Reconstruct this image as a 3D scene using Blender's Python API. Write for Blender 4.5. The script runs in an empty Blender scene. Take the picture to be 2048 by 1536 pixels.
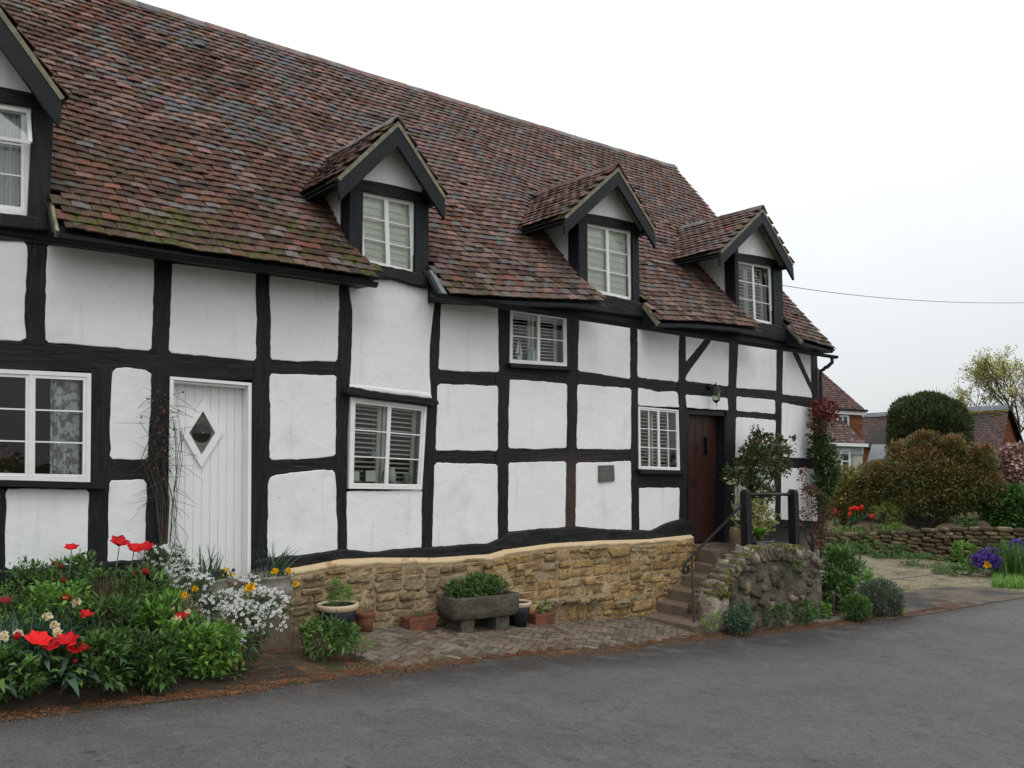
import bpy, math, random
import numpy as np
from mathutils import Vector, Matrix, noise as mnoise

random.seed(7)
RS = np.random.RandomState(7)
scene = bpy.context.scene
COL = scene.collection

# ------------------------------------------------------------------ camera, world, sun
F, YAW, PITCH = 1650.0, math.radians(50.14), math.atan(132 / 1650.0)
CAM = np.array([0.0, 0.0, 1.6])
cam_d = bpy.data.cameras.new('camera')
cam_d.sensor_width = 36.0
cam_d.lens = F / 2048.0 * 36.0
cam_d.clip_start = 0.05
cam_d.clip_end = 2000.0
cam = bpy.data.objects.new('camera', cam_d)
COL.objects.link(cam)
cam.location = CAM
cam.rotation_euler = (math.pi / 2 + PITCH, 0, YAW - math.pi / 2)
scene.camera = cam

SUN_EL, SUN_AZ = math.radians(58), math.radians(-112)     # azimuth measured from +X, the sun stands behind the viewer
world = bpy.data.worlds.new('World')
scene.world = world
world.use_nodes = True
wn, wl = world.node_tree.nodes, world.node_tree.links
wn.clear()
out = wn.new('ShaderNodeOutputWorld')
sky = wn.new('ShaderNodeTexSky')
sky.sky_type = 'NISHITA'
sky.sun_disc = False
sky.sun_elevation = SUN_EL
sky.sun_rotation = math.pi / 2 - SUN_AZ
bg1 = wn.new('ShaderNodeBackground'); bg1.inputs[1].default_value = 0.08
wl.new(sky.outputs[0], bg1.inputs[0])
tc = wn.new('ShaderNodeTexCoord')
sep = wn.new('ShaderNodeSeparateXYZ'); wl.new(tc.outputs['Generated'], sep.inputs[0])
mr = wn.new('ShaderNodeMapRange')                            # overcast sky: brighter overhead than at the horizon
mr.inputs[1].default_value = 0; mr.inputs[2].default_value = 1
mr.inputs[3].default_value = 0.79; mr.inputs[4].default_value = 2.15
wl.new(sep.outputs[2], mr.inputs[0])
nz = wn.new('ShaderNodeTexNoise'); nz.inputs['Scale'].default_value = 1.3; nz.inputs['Detail'].default_value = 4
wl.new(tc.outputs['Generated'], nz.inputs['Vector'])
mr2 = wn.new('ShaderNodeMapRange'); mr2.inputs[1].default_value = .3; mr2.inputs[2].default_value = .7
mr2.inputs[3].default_value = .90; mr2.inputs[4].default_value = 1.06
wl.new(nz.outputs[0], mr2.inputs[0])
mu = wn.new('ShaderNodeMath'); mu.operation = 'MULTIPLY'
wl.new(mr.outputs[0], mu.inputs[0]); wl.new(mr2.outputs[0], mu.inputs[1])
bg2 = wn.new('ShaderNodeBackground'); bg2.inputs[0].default_value = (.955, .985, 1.0, 1)
wl.new(mu.outputs[0], bg2.inputs[1])
mix = wn.new('ShaderNodeMixShader'); mix.inputs[0].default_value = .88
wl.new(bg1.outputs[0], mix.inputs[1]); wl.new(bg2.outputs[0], mix.inputs[2])
wl.new(mix.outputs[0], out.inputs[0])
sd = bpy.data.lights.new('sun', 'SUN'); sd.energy = 0.6; sd.angle = math.radians(28); sd.color = (1, .97, .93)
so = bpy.data.objects.new('sun', sd); COL.objects.link(so)
so.rotation_euler = (math.pi / 2 - SUN_EL, 0, SUN_AZ + math.pi / 2)
scene.view_settings.view_transform = 'Standard'
scene.view_settings.look = 'None'
scene.view_settings.exposure = 0.0
scene.view_settings.gamma = 1.0
scene.cycles.max_bounces = 6
scene.cycles.transparent_max_bounces = 12
scene.cycles.use_denoising = True

# ------------------------------------------------------------------ measuring: a pixel of the photograph to a point on a known plane
_v = np.array([math.cos(YAW) * math.cos(PITCH), math.sin(YAW) * math.cos(PITCH), math.sin(PITCH)])
_r = np.array([math.sin(YAW), -math.cos(YAW), 0])
_u = np.cross(_r, _v)
def ray(x, y): return F * _v + (x - 1024.0) * _r + (768.0 - y) * _u
def PY(x, y, Y): d = ray(x, y); return CAM + d * (Y / d[1])
def PX(x, y, X): d = ray(x, y); return CAM + d * (X / d[0])
def PZ(x, y, z): d = ray(x, y); return CAM + d * ((z - 1.6) / d[2])
def g(X, Y=None):
    X = max(-14.0, min(60.0, X))
    z = -0.1 * X if X <= 10 else -1.0 - 0.025 * (X - 10)
    if Y is not None: z += 0.10 * min(1, max(0, (Y - 6.75) / 1.35)) * min(1, max(0, X - 2.2)) * min(1, max(0, 11.0 - X))     # paving rises a little to the house
    return z
def PG(x, y, dz=0.0):
    d = ray(x, y); lo, hi = 0.0005, 0.2
    for _ in range(60):
        m = (lo + hi) / 2; p = CAM + d * m
        if p[2] > g(p[0], p[1]) + dz: lo = m
        else: hi = m
    return CAM + d * hi
def pix(p):
    q = np.array(p, float) - CAM; w = q @ _v
    return 1024 + F * (q @ _r) / w, 768 - F * (q @ _u) / w
YW = 8.27

# ------------------------------------------------------------------ mesh building
class MB:
    def __init__(s): s.V = []; s.n = 0; s.G = []
    def add(s, V, faces, col=(1, 1, 1), mat=0):
        V = np.asarray(V, float).reshape(-1, 3)
        if isinstance(faces, np.ndarray): groups = [faces]
        else:
            by = {}
            for f in faces: by.setdefault(len(f), []).append(f)
            groups = [np.array(v) for v in by.values()]
        for fa in groups:
            c = np.asarray(col, float)
            if c.ndim == 1: c = np.tile(c[:3], (len(fa), 1))
            s.G.append((fa + s.n, c, mat))
        s.V.append(V); s.n += len(V)
    def box(s, lo, hi, col=(1, 1, 1), mat=0, jit=0):
        a, b = lo, hi
        V = np.array([[a[0], a[1], a[2]], [b[0], a[1], a[2]], [b[0], b[1], a[2]], [a[0], b[1], a[2]],
                      [a[0], a[1], b[2]], [b[0], a[1], b[2]], [b[0], b[1], b[2]], [a[0], b[1], b[2]]], float)
        if jit: V += RS.uniform(-jit, jit, V.shape)
        s.add(V, HEX, col, mat)
    def hexa(s, V, col=(1, 1, 1), mat=0): s.add(V, HEX, col, mat)
    def beam(s, p, q, w, h, up=(0, 0, 1), col=(1, 1, 1), mat=0):
        p, q = np.array(p, float), np.array(q, float); d = q - p; d /= np.linalg.norm(d)
        side = np.cross(d, up); side /= np.linalg.norm(side); u2 = np.cross(side, d)
        V = []
        for c in (p, q):
            for a, b in ((-1, -1), (1, -1), (1, 1), (-1, 1)): V.append(c + side * a * w / 2 + u2 * b * h / 2)
        s.add(V, [(0, 1, 2, 3), (7, 6, 5, 4), (0, 4, 5, 1), (1, 5, 6, 2), (2, 6, 7, 3), (3, 7, 4, 0)], col, mat)
    def tube(s, pts, rad, n=6, col=(1, 1, 1), mat=0, cap=True):
        pts = np.array(pts, float); m = len(pts)
        if np.isscalar(rad): rad = [rad] * m
        t = np.gradient(pts, axis=0); t /= (np.linalg.norm(t, axis=1)[:, None] + 1e-9)
        ref = np.array([0, 0, 1.0]) if abs(t[0][2]) < .9 else np.array([1.0, 0, 0])
        V = []
        sd = np.cross(t[0], ref); sd /= np.linalg.norm(sd)
        for i in range(m):
            sd = sd - t[i] * (sd @ t[i]); sd /= (np.linalg.norm(sd) + 1e-9); up = np.cross(t[i], sd)
            for k in range(n):
                a = 2 * math.pi * k / n
                V.append(pts[i] + rad[i] * (math.cos(a) * sd + math.sin(a) * up))
        Fc = [(i * n + k, i * n + (k + 1) % n, (i + 1) * n + (k + 1) % n, (i + 1) * n + k) for i in range(m - 1) for k in range(n)]
        if cap: Fc += [tuple(range(n))[::-1], tuple((m - 1) * n + k for k in range(n))]
        s.add(V, Fc, col, mat)
    def lathe(s, c, prof, n=20, col=(1, 1, 1), mat=0, wob=0, sx=1, sy=1, ph=0):
        V = []
        for r, z in prof:
            for k in range(n):
                a = 2 * math.pi * k / n + ph; rr = r * (1 + wob * mnoise.noise((math.cos(a) * 2, math.sin(a) * 2, z * 6 + c[0])))
                V.append((c[0] + rr * sx * math.cos(a), c[1] + rr * sy * math.sin(a), c[2] + z))
        m = len(prof)
        s.add(V, [(i * n + k, i * n + (k + 1) % n, (i + 1) * n + (k + 1) % n, (i + 1) * n + k) for i in range(m - 1) for k in range(n)], col, mat)
    def build(s, name, mats, parent=None, smooth=False, kind=None, label=None, link=True):
        me = bpy.data.meshes.new(name)
        V = np.concatenate(s.V)
        if parent is not None: V = V - np.array(root_of(parent).location)
        sizes = [np.full(len(f), f.shape[1]) for f, c, m in s.G]
        lt = np.concatenate(sizes); ls = np.concatenate([[0], np.cumsum(lt)[:-1]])
        li = np.concatenate([f.ravel() for f, c, m in s.G])
        me.vertices.add(len(V)); me.vertices.foreach_set('co', V.ravel().astype(np.float32))
        me.loops.add(len(li)); me.loops.foreach_set('vertex_index', li.astype(np.int32))
        me.polygons.add(len(lt)); me.polygons.foreach_set('loop_start', ls.astype(np.int32))
        me.polygons.foreach_set('material_index', np.concatenate([np.full(len(f), m) for f, c, m in s.G]).astype(np.int32))
        me.polygons.foreach_set('use_smooth', np.full(len(lt), smooth))
        me.update(calc_edges=True)
        cc = np.concatenate([c for f, c, m in s.G]); cc = np.repeat(cc, lt, axis=0)
        at = me.color_attributes.new('Col', 'FLOAT_COLOR', 'CORNER')
        at.data.foreach_set('color', np.concatenate([cc, np.ones((len(cc), 1))], axis=1).ravel().astype(np.float32))
        for m in (mats if isinstance(mats, (list, tuple)) else [mats]): me.materials.append(m)
        me.validate()
        o = bpy.data.objects.new(name, me)
        if link: COL.objects.link(o)
        if parent is not None: o.parent = parent
        if kind: o['kind'] = kind
        if label: o['label'] = label
        return o
HEX = np.array([(0, 3, 2, 1), (4, 5, 6, 7), (0, 1, 5, 4), (1, 2, 6, 5), (2, 3, 7, 6), (3, 0, 4, 7)])
def root_of(o):
    while o.parent is not None: o = o.parent
    return o
def thing(name, label, cat, loc, group=None):
    o = bpy.data.objects.new(name, None); COL.objects.link(o); o.location = [float(c) for c in loc]
    o.empty_display_size = .1
    o['label'] = label; o['category'] = cat
    if group: o['group'] = group
    return o
def tag(o, label, cat, group=None):
    o['label'] = label; o['category'] = cat
    if group: o['group'] = group
    return o
def recentre(o):
    """move a one-mesh thing's origin to its base"""
    me = o.data; n = len(me.vertices); co = np.empty(n * 3, np.float32); me.vertices.foreach_get('co', co); co = co.reshape(-1, 3)
    c = np.array([(co[:, 0].min() + co[:, 0].max()) / 2, (co[:, 1].min() + co[:, 1].max()) / 2, co[:, 2].min()])
    me.vertices.foreach_set('co', (co - c).ravel().astype(np.float32)); me.update(); o.location = [float(v) for v in c]
    return o

# ------------------------------------------------------------------ materials
def material(name, base=(.5, .5, .5), base2=None, scale=4.0, rough=.8, bump=.2, bscale=30.0, bdist=.01, use_col=False, spec=.3,
             stretch=(1, 1, 1), spots=None, spot_scale=20, spot_th=.65, detail=6, extra=None, metallic=0, big=None, objrand=0):
    m = bpy.data.materials.new(name); m.use_nodes = True
    nt = m.node_tree; N, L = nt.nodes, nt.links
    b = N['Principled BSDF']; b.inputs['Roughness'].default_value = rough
    b.inputs['Specular IOR Level'].default_value = spec; b.inputs['Metallic'].default_value = metallic
    geo = N.new('ShaderNodeNewGeometry')
    mp = N.new('ShaderNodeMapping'); mp.inputs['Scale'].default_value = stretch
    L.new(geo.outputs['Position'], mp.inputs['Vector'])
    P = mp.outputs[0]
    def noise_(sc, det=detail, rgh=.6):
        n = N.new('ShaderNodeTexNoise'); n.inputs['Scale'].default_value = sc; n.inputs['Detail'].default_value = det
        n.inputs['Roughness'].default_value = rgh; L.new(P, n.inputs['Vector']); return n.outputs[0]
    def ramp(s, a, b2):
        r = N.new('ShaderNodeMapRange'); r.inputs[1].default_value = a; r.inputs[2].default_value = b2
        r.interpolation_type = 'SMOOTHSTEP'; L.new(s, r.inputs[0]); return r.outputs[0]
    def mixc(f, a, c, mode='MIX'):
        x = N.new('ShaderNodeMix'); x.data_type = 'RGBA'; x.blend_type = mode
        if hasattr(f, 'is_output'): L.new(f, x.inputs[0])
        else: x.inputs[0].default_value = f
        for s_, i in ((a, 6), (c, 7)):
            if hasattr(s_, 'is_output'): L.new(s_, x.inputs[i])
            else: x.inputs[i].default_value = (*s_, 1)
        return x.outputs[2]
    if use_col:
        at = N.new('ShaderNodeAttribute'); at.attribute_name = 'Col'
        c = at.outputs['Color']
        c = mixc(1.0, c, mixc(ramp(noise_(scale), .25, .75), base, base2 or base), 'MULTIPLY')
    else:
        c = mixc(ramp(noise_(scale), .3, .7), base, base2 or base)
    if big:
        c = mixc(ramp(noise_(big[1], 3), big[2], big[3]), c, big[0])
    if spots: c = mixc(ramp(noise_(spot_scale, 4), spot_th, spot_th + .06), c, spots)
    if objrand:
        oi = N.new('ShaderNodeObjectInfo'); r = N.new('ShaderNodeMapRange')
        r.inputs[3].default_value = 1 - objrand; r.inputs[4].default_value = 1 + objrand
        L.new(oi.outputs['Random'], r.inputs[0])
        vm = N.new('ShaderNodeVectorMath'); vm.operation = 'SCALE'; L.new(c, vm.inputs[0]); L.new(r.outputs[0], vm.inputs['Scale'])
        c = vm.outputs[0]
    if extra: c = extra(N, L, c, geo, noise_, ramp, mixc)
    L.new(c, b.inputs['Base Color'])
    if bump:
        bp = N.new('ShaderNodeBump'); bp.inputs['Strength'].default_value = bump; bp.inputs['Distance'].default_value = bdist
        L.new(noise_(bscale, 5), bp.inputs['Height']); L.new(bp.outputs[0], b.inputs['Normal'])
    return m
def boxmask(N, L, geo, ax, a, b, c, d):
    s = N.new('ShaderNodeSeparateXYZ'); L.new(geo.outputs['Position'], s.inputs[0])
    r1 = N.new('ShaderNodeMapRange'); r1.interpolation_type = 'SMOOTHSTEP'; r1.inputs[1].default_value = a; r1.inputs[2].default_value = b; L.new(s.outputs[ax], r1.inputs[0])
    r2 = N.new('ShaderNodeMapRange'); r2.interpolation_type = 'SMOOTHSTEP'; r2.inputs[1].default_value = d; r2.inputs[2].default_value = c; L.new(s.outputs[ax], r2.inputs[0])
    m = N.new('ShaderNodeMath'); m.operation = 'MULTIPLY'; L.new(r1.outputs[0], m.inputs[0]); L.new(r2.outputs[0], m.inputs[1]); return m.outputs[0]

M = {}
def pl_extra(N, L, c, geo, nf, ramp, mixc):
    mp2 = N.new('ShaderNodeMapping'); mp2.inputs['Scale'].default_value = (7, 7, .9); L.new(geo.outputs['Position'], mp2.inputs['Vector'])
    n2 = N.new('ShaderNodeTexNoise'); n2.inputs['Scale'].default_value = 1.6; n2.inputs['Detail'].default_value = 5; L.new(mp2.outputs[0], n2.inputs['Vector'])
    c = mixc(ramp(n2.outputs[0], .56, .80), c, (.67, .67, .645))       # faint rain streaks
    v = N.new('ShaderNodeTexVoronoi'); v.feature = 'DISTANCE_TO_EDGE'; v.inputs['Scale'].default_value = 1.5
    n3 = N.new('ShaderNodeTexNoise'); n3.inputs['Scale'].default_value = 3; n3.inputs['Detail'].default_value = 6; L.new(geo.outputs['Position'], n3.inputs['Vector'])
    mx = N.new('ShaderNodeMix'); mx.data_type = 'VECTOR'; mx.inputs[0].default_value = .22; L.new(geo.outputs['Position'], mx.inputs[4]); L.new(n3.outputs['Color'], mx.inputs[5]); L.new(mx.outputs[1], v.inputs['Vector'])
    r = N.new('ShaderNodeMapRange'); r.inputs[1].default_value = .0; r.inputs[2].default_value = .004; r.inputs[3].default_value = .30; r.inputs[4].default_value = 0; L.new(v.outputs['Distance'], r.inputs[0])
    m = N.new('ShaderNodeMath'); m.operation = 'MULTIPLY'; L.new(r.outputs[0], m.inputs[0]); L.new(ramp(nf(.9, 2), .50, .62), m.inputs[1])
    c = mixc(m.outputs[0], c, (.42, .41, .38))                        # hairline cracks
    return mixc(ramp(nf(26, 3, .5), .70, .76), c, (.45, .43, .38))    # little specks of dirt
M['plaster'] = material('lime_plaster', (.74, .743, .735), (.80, .803, .793), 1.7, .9, .55, 4.5, .022, spots=(.63, .63, .61), spot_scale=9, spot_th=.72, big=((.645, .64, .61), 1.1, .56, .76), extra=pl_extra)
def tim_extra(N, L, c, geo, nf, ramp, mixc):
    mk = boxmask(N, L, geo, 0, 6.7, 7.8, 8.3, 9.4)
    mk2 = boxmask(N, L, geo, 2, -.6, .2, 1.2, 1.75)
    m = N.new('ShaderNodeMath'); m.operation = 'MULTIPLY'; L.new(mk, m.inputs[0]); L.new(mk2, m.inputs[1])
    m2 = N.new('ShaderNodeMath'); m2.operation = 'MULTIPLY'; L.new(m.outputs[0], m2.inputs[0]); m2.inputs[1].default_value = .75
    return mixc(m2.outputs[0], c, (.062, .042, .034))  # brown cast of the lens flare over these bays, painted into the timber colour
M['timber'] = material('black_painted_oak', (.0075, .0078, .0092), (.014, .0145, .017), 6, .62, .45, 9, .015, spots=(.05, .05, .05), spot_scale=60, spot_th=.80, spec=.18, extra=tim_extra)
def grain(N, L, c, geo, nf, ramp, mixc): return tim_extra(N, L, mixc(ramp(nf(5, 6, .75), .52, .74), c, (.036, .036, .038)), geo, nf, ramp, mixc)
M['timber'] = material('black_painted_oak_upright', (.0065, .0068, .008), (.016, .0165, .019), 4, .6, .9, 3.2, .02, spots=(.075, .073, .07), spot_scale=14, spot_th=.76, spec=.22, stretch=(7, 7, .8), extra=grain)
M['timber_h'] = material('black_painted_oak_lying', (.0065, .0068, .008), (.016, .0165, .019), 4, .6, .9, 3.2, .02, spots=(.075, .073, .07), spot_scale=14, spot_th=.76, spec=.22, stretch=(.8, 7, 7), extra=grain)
M['timber_worn'] = material('worn_black_oak', (.008, .008, .009), (.022, .022, .023), 7, .65, .7, 11, .03, spots=(.10, .10, .10), spot_scale=26, spot_th=.70, spec=.2, stretch=(.45, 1, 1.8))
M['black_paint'] = material('black_gloss_paint', (.009, .0095, .012), (.014, .0145, .018), 5, .5, .15, 40, .004, spec=.2)
M['verge'] = material('weathered_cement_verge', (.25, .235, .165), (.15, .14, .095), 12, .9, .5, 40)
def moss_extra(N, L, c, geo, nf, ramp, mixc):
    s = N.new('ShaderNodeSeparateXYZ'); L.new(geo.outputs['Position'], s.inputs[0])
    hz = N.new('ShaderNodeMapRange'); hz.inputs[1].default_value = 3.35; hz.inputs[2].default_value = 4.7   # moss thickest on the lowest courses
    hz.inputs[3].default_value = .115; hz.inputs[4].default_value = -.03; L.new(s.outputs[2], hz.inputs[0])
    xr = N.new('ShaderNodeMapRange'); xr.inputs[1].default_value = 3.5; xr.inputs[2].default_value = 7
    xr.inputs[3].default_value = .03; xr.inputs[4].default_value = -.035; L.new(s.outputs[0], xr.inputs[0])
    a = N.new('ShaderNodeMath'); L.new(hz.outputs[0], a.inputs[0]); L.new(xr.outputs[0], a.inputs[1])
    a2 = N.new('ShaderNodeMath'); L.new(a.outputs[0], a2.inputs[0]); L.new(nf(7.5, 8, .78), a2.inputs[1])
    a3 = N.new('ShaderNodeMath'); L.new(a2.outputs[0], a3.inputs[0]); lf = N.new('ShaderNodeMapRange'); lf.inputs[1].default_value = .35; lf.inputs[2].default_value = .65; lf.inputs[3].default_value = -.12; lf.inputs[4].default_value = .055; L.new(nf(1.3, 3), lf.inputs[0]); L.new(lf.outputs[0], a3.inputs[1])
    f = ramp(a3.outputs[0], .595, .64)
    mc = mixc(ramp(nf(30, 3), .35, .65), (.038, .034, .018), (.082, .082, .022))
    c = mixc(ramp(nf(70, 3), .68, .76), c, (.30, .28, .26))       # pale lichen flecks
    c = mixc(ramp(nf(1.1, 6, .65), .56, .70), c, mixc(.55, c, (.035, .028, .026)))
    return mixc(f, c, mc)
M['tile'] = material('clay_roof_tile', (1, 1, 1), (.58, .58, .58), 22, .85, .6, 60, .006, use_col=True, extra=moss_extra, spec=.14)
M['underlay'] = material('roof_underlay', (.02, .017, .015))
M['moss'] = material('moss', (.16, .17, .02), (.075, .085, .015), 30, .95, 1.0, 90, .03)
M['lead'] = material('lead_flashing', (.085, .10, .11), (.13, .15, .16), 6, .5, .2, 10)
M['white_paint'] = material('white_gloss_paint', (.72, .72, .69), (.80, .80, .78), 8, .4, .12, 60, .003, spots=(.45, .43, .37), spot_scale=40, spot_th=.74)
M['door_white'] = material('white_door_paint', (.77, .77, .76), (.81, .81, .80), 3, .45, .1, 40, .003)
M['shutter'] = material('cream_shutter', (.80, .80, .70), (.84, .84, .75), 4, .5, .05)
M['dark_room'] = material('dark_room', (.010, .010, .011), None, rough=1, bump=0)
M['lit_room'] = material('room_reveal', (.52, .51, .44), (.58, .57, .5), 5, .8, .1)
M['brown_door'] = material('brown_stained_oak', (.032, .0115, .0085), (.05, .019, .013), 5, .42, .4, 20, .006, stretch=(6, 6, .5))
M['iron'] = material('wrought_iron', (.02, .02, .023), (.035, .03, .03), 14, .45, .4, 50, .005, metallic=.3)
M['rust'] = material('rusty_iron', (.05, .04, .04), (.09, .06, .05), 14, .6, .4, 50, .005)
M['cream_mortar'] = material('cream_limewash_mortar', (.54, .405, .235), (.60, .455, .285), 5, .9, .5, 20, .012, spots=(.36, .25, .135), spot_scale=5, spot_th=.57)
M['mortar'] = material('lime_mortar', (.46, .345, .205), (.30, .22, .135), 5, .95, 1.0, 18, .04)
M['stone'] = material('golden_rubble_stone', (1.1, 1.07, .98), (.58, .51, .42), 8, .95, 1.0, 20, .05, use_col=True, spots=(.13, .09, .05), spot_scale=12, spot_th=.63, big=((.33, .26, .17), 3.5, .60, .70))
M['greystone'] = material('lichen_stone', (1.15, 1.12, 1.05), (.5, .47, .42), 9, .92, 1.0, 30, .03, use_col=True, spots=(.48, .47, .43), spot_scale=13, spot_th=.66)
M['parge'] = material('weathered_wall_render', (.15, .12, .095), (.06, .052, .045), 5, .95, 1.0, 14, .07, spots=(.175, .145, .105), spot_scale=5, spot_th=.56, big=((.06, .07, .03), 3, .6, .75))
M['step'] = material('brown_concrete_step', (.185, .135, .097), (.125, .092, .068), 9, .9, .7, 50, .008, spots=(.26, .21, .16), spot_scale=30, spot_th=.7)
M['brick_paver'] = material('paving_brick', (1.05, 1.0, 1.0), (.6, .6, .6), 20, .85, .6, 60, .006, use_col=True, spots=(.055, .05, .03), spot_scale=9, spot_th=.60)
M['sand'] = material('joint_soil', (.05, .038, .028), (.08, .06, .04), 20)
M['trough'] = material('old_stone_trough', (.118, .104, .080), (.058, .052, .040), 8, .95, 1.0, 24, .03, spots=(.50, .49, .45), spot_scale=9, spot_th=.70)
M['urn'] = material('cast_stone_urn', (.30, .275, .235), (.20, .185, .16), 6, .9, .5, 40)
M['terracotta'] = material('terracotta', (.235, .085, .048), (.15, .062, .04), 8, .85, .4, 40, spots=(.10, .07, .045), spot_scale=9, spot_th=.62)
M['cream_glaze'] = material('cream_glaze', (.55, .45, .30), (.48, .38, .25), 8, .45, .05)
M['blue_glaze'] = material('dark_glaze', (.012, .014, .022), (.02, .022, .03), 8, .3, .05)
M['grey_plastic'] = material('grey_plastic', (.06, .068, .072), (.075, .083, .088), 8, .5, .05)
M['black_plastic'] = material('black_plastic', (.012, .012, .013), None, rough=.5)
M['soil'] = material('garden_soil', (.028, .02, .014), (.05, .036, .024), 12, .95, 1, 30, .03)
M['leaf'] = material('leaf', (1, 1, 1), (.75, .75, .75), 9, .5, 0, use_col=True, spec=.35)
for k_ in ('leaf',):
    if k_ not in M: continue
    nt_ = M[k_].node_tree; pb = nt_.nodes['Principled BSDF']; tr_ = nt_.nodes.new('ShaderNodeBsdfTranslucent'); mx_ = nt_.nodes.new('ShaderNodeMixShader'); mx_.inputs[0].default_value = .28
    src = pb.inputs['Base Color'].links[0].from_socket; gm = nt_.nodes.new('ShaderNodeVectorMath'); gm.operation = 'SCALE'; gm.inputs['Scale'].default_value = 1.55
    nt_.links.new(src, gm.inputs[0]); nt_.links.new(gm.outputs[0], pb.inputs['Base Color']); nt_.links.new(gm.outputs[0], tr_.inputs[0])
    nt_.links.new(pb.outputs[0], mx_.inputs[1]); nt_.links.new(tr_.outputs[0], mx_.inputs[2]); nt_.links.new(mx_.outputs[0], nt_.nodes['Material Output'].inputs[0])
M['petal'] = material('petal', (1, 1, 1), (.85, .85, .85), 60, .6, 0, use_col=True, spec=.2)
M['bark'] = material('bark', (.085, .065, .048), (.045, .035, .028), 20, .9, .8, 40)
M['brick_red'] = material('red_brick', (1, 1, 1), (.75, .75, .75), 14, .9, .4, 50, use_col=True)
def asph_extra(N, L, c, geo, nf, ramp, mixc):
    c = mixc(ramp(nf(1.6, 8, .72), .42, .60), c, (.128, .116, .107))      # paler worn patches
    c = mixc(ramp(nf(34, 3, .8), .45, .72), c, (.125, .12, .118))       # pale chippings
    c = mixc(ramp(nf(48, 2, .8), .56, .70), c, (.022, .022, .024))
    c = mixc(ramp(nf(3.0, 8, .8), .54, .70), c, (.052, .049, .048))
    c = mixc(ramp(nf(15, 8, .95), .50, .60), c, (.070, .067, .065))
    c = mixc(ramp(nf(21, 8, .95), .56, .62), c, (.145, .138, .132))
    c = mixc(ramp(nf(110, 2, .9), .60, .66), c, (.19, .18, .17))
    c = mixc(ramp(nf(7, 8, .8), .56, .70), c, (.155, .143, .133))
    c = mixc(ramp(nf(5.3, 8, .85), .56, .66), c, (.040, .038, .038))
    mk = boxmask(N, L, geo, 1, 5.6, 6.5, 20, 30); m = N.new('ShaderNodeMath'); m.operation = 'MULTIPLY'; L.new(mk, m.inputs[0]); L.new(ramp(nf(3, 6), .25, .55), m.inputs[1])
    return mixc(m.outputs[0], c, (.045, .040, .037))      # damp, dirty margin along the verge
M['asphalt'] = material('asphalt', (.072, .066, .063), (.100, .092, .087), 60, .85, 1.0, 90, .015, detail=8, big=((.105, .10, .098), .55, .45, .62), spec=.3, extra=asph_extra)
M['gravel'] = material('gravel_drive', (.235, .19, .125), (.125, .10, .065), 9, .95, 1, 30, .03, big=((.085, .085, .035), 1.6, .48, .62), spots=(.38, .33, .25), spot_scale=26, spot_th=.56)
M['earth'] = material('needle_strewn_earth', (.050, .040, .026), (.085, .062, .036), 9, .95, 1, 50, .015, big=((.045, .05, .018), 2.0, .5, .62), spots=(.17, .07, .028), spot_scale=7, spot_th=.55)
M['grass'] = material('grass_ground', (.045, .07, .018), (.075, .10, .03), 5, .95, 1, 60, .02)
M['kerb'] = material('kerb_stone', (.19, .17, .14), (.12, .105, .08), 10, .9, .7, 40, spots=(.08, .08, .03), spot_scale=12, spot_th=.6)
M['needle'] = material('needle', (1, 1, 1), None, rough=.9, bump=0, use_col=True)
M['lace'] = None
M['slate'] = material('slate_plaque', (.085, .08, .075), (.12, .11, .10), 10, .6, .2)
M['blue'] = material('pale_blue_paint', (.30, .42, .42), None)
M['bluejug'] = material('blue_white_china', (.08, .10, .16), (.5, .5, .5), 40, .3, 0)

def glass_mat(name, tint=(1, 1, 1), refl=1.0, bump=.0):
    m = bpy.data.materials.new(name); m.use_nodes = True; N, L = m.node_tree.nodes, m.node_tree.links
    N.clear(); o = N.new('ShaderNodeOutputMaterial'); mx = N.new('ShaderNodeMixShader'); t = N.new('ShaderNodeBsdfTransparent'); gl = N.new('ShaderNodeBsdfGlossy')
    fr = N.new('ShaderNodeFresnel'); fr.inputs[0].default_value = 1.5; gl.inputs['Roughness'].default_value = .02
    t.inputs[0].default_value = (*tint, 1)
    k = N.new('ShaderNodeMath'); k.operation = 'MULTIPLY'; k.inputs[1].default_value = refl; L.new(fr.outputs[0], k.inputs[0])
    L.new(k.outputs[0], mx.inputs[0]); L.new(t.outputs[0], mx.inputs[1]); L.new(gl.outputs[0], mx.inputs[2]); L.new(mx.outputs[0], o.inputs[0])
    geo = N.new('ShaderNodeNewGeometry'); n = N.new('ShaderNodeTexNoise'); n.inputs['Scale'].default_value = 5; L.new(geo.outputs['Position'], n.inputs['Vector'])
    bp = N.new('ShaderNodeBump'); bp.inputs['Strength'].default_value = .25; bp.inputs['Distance'].default_value = .01; L.new(n.outputs[0], bp.inputs['Height']); L.new(bp.outputs[0], gl.inputs['Normal'])
    return m
M['glass'] = glass_mat('window_glass', (.93, .95, .94), 1.2)
M['dark_glass'] = glass_mat('dark_glass', (.35, .33, .30), 1.0)
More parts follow.
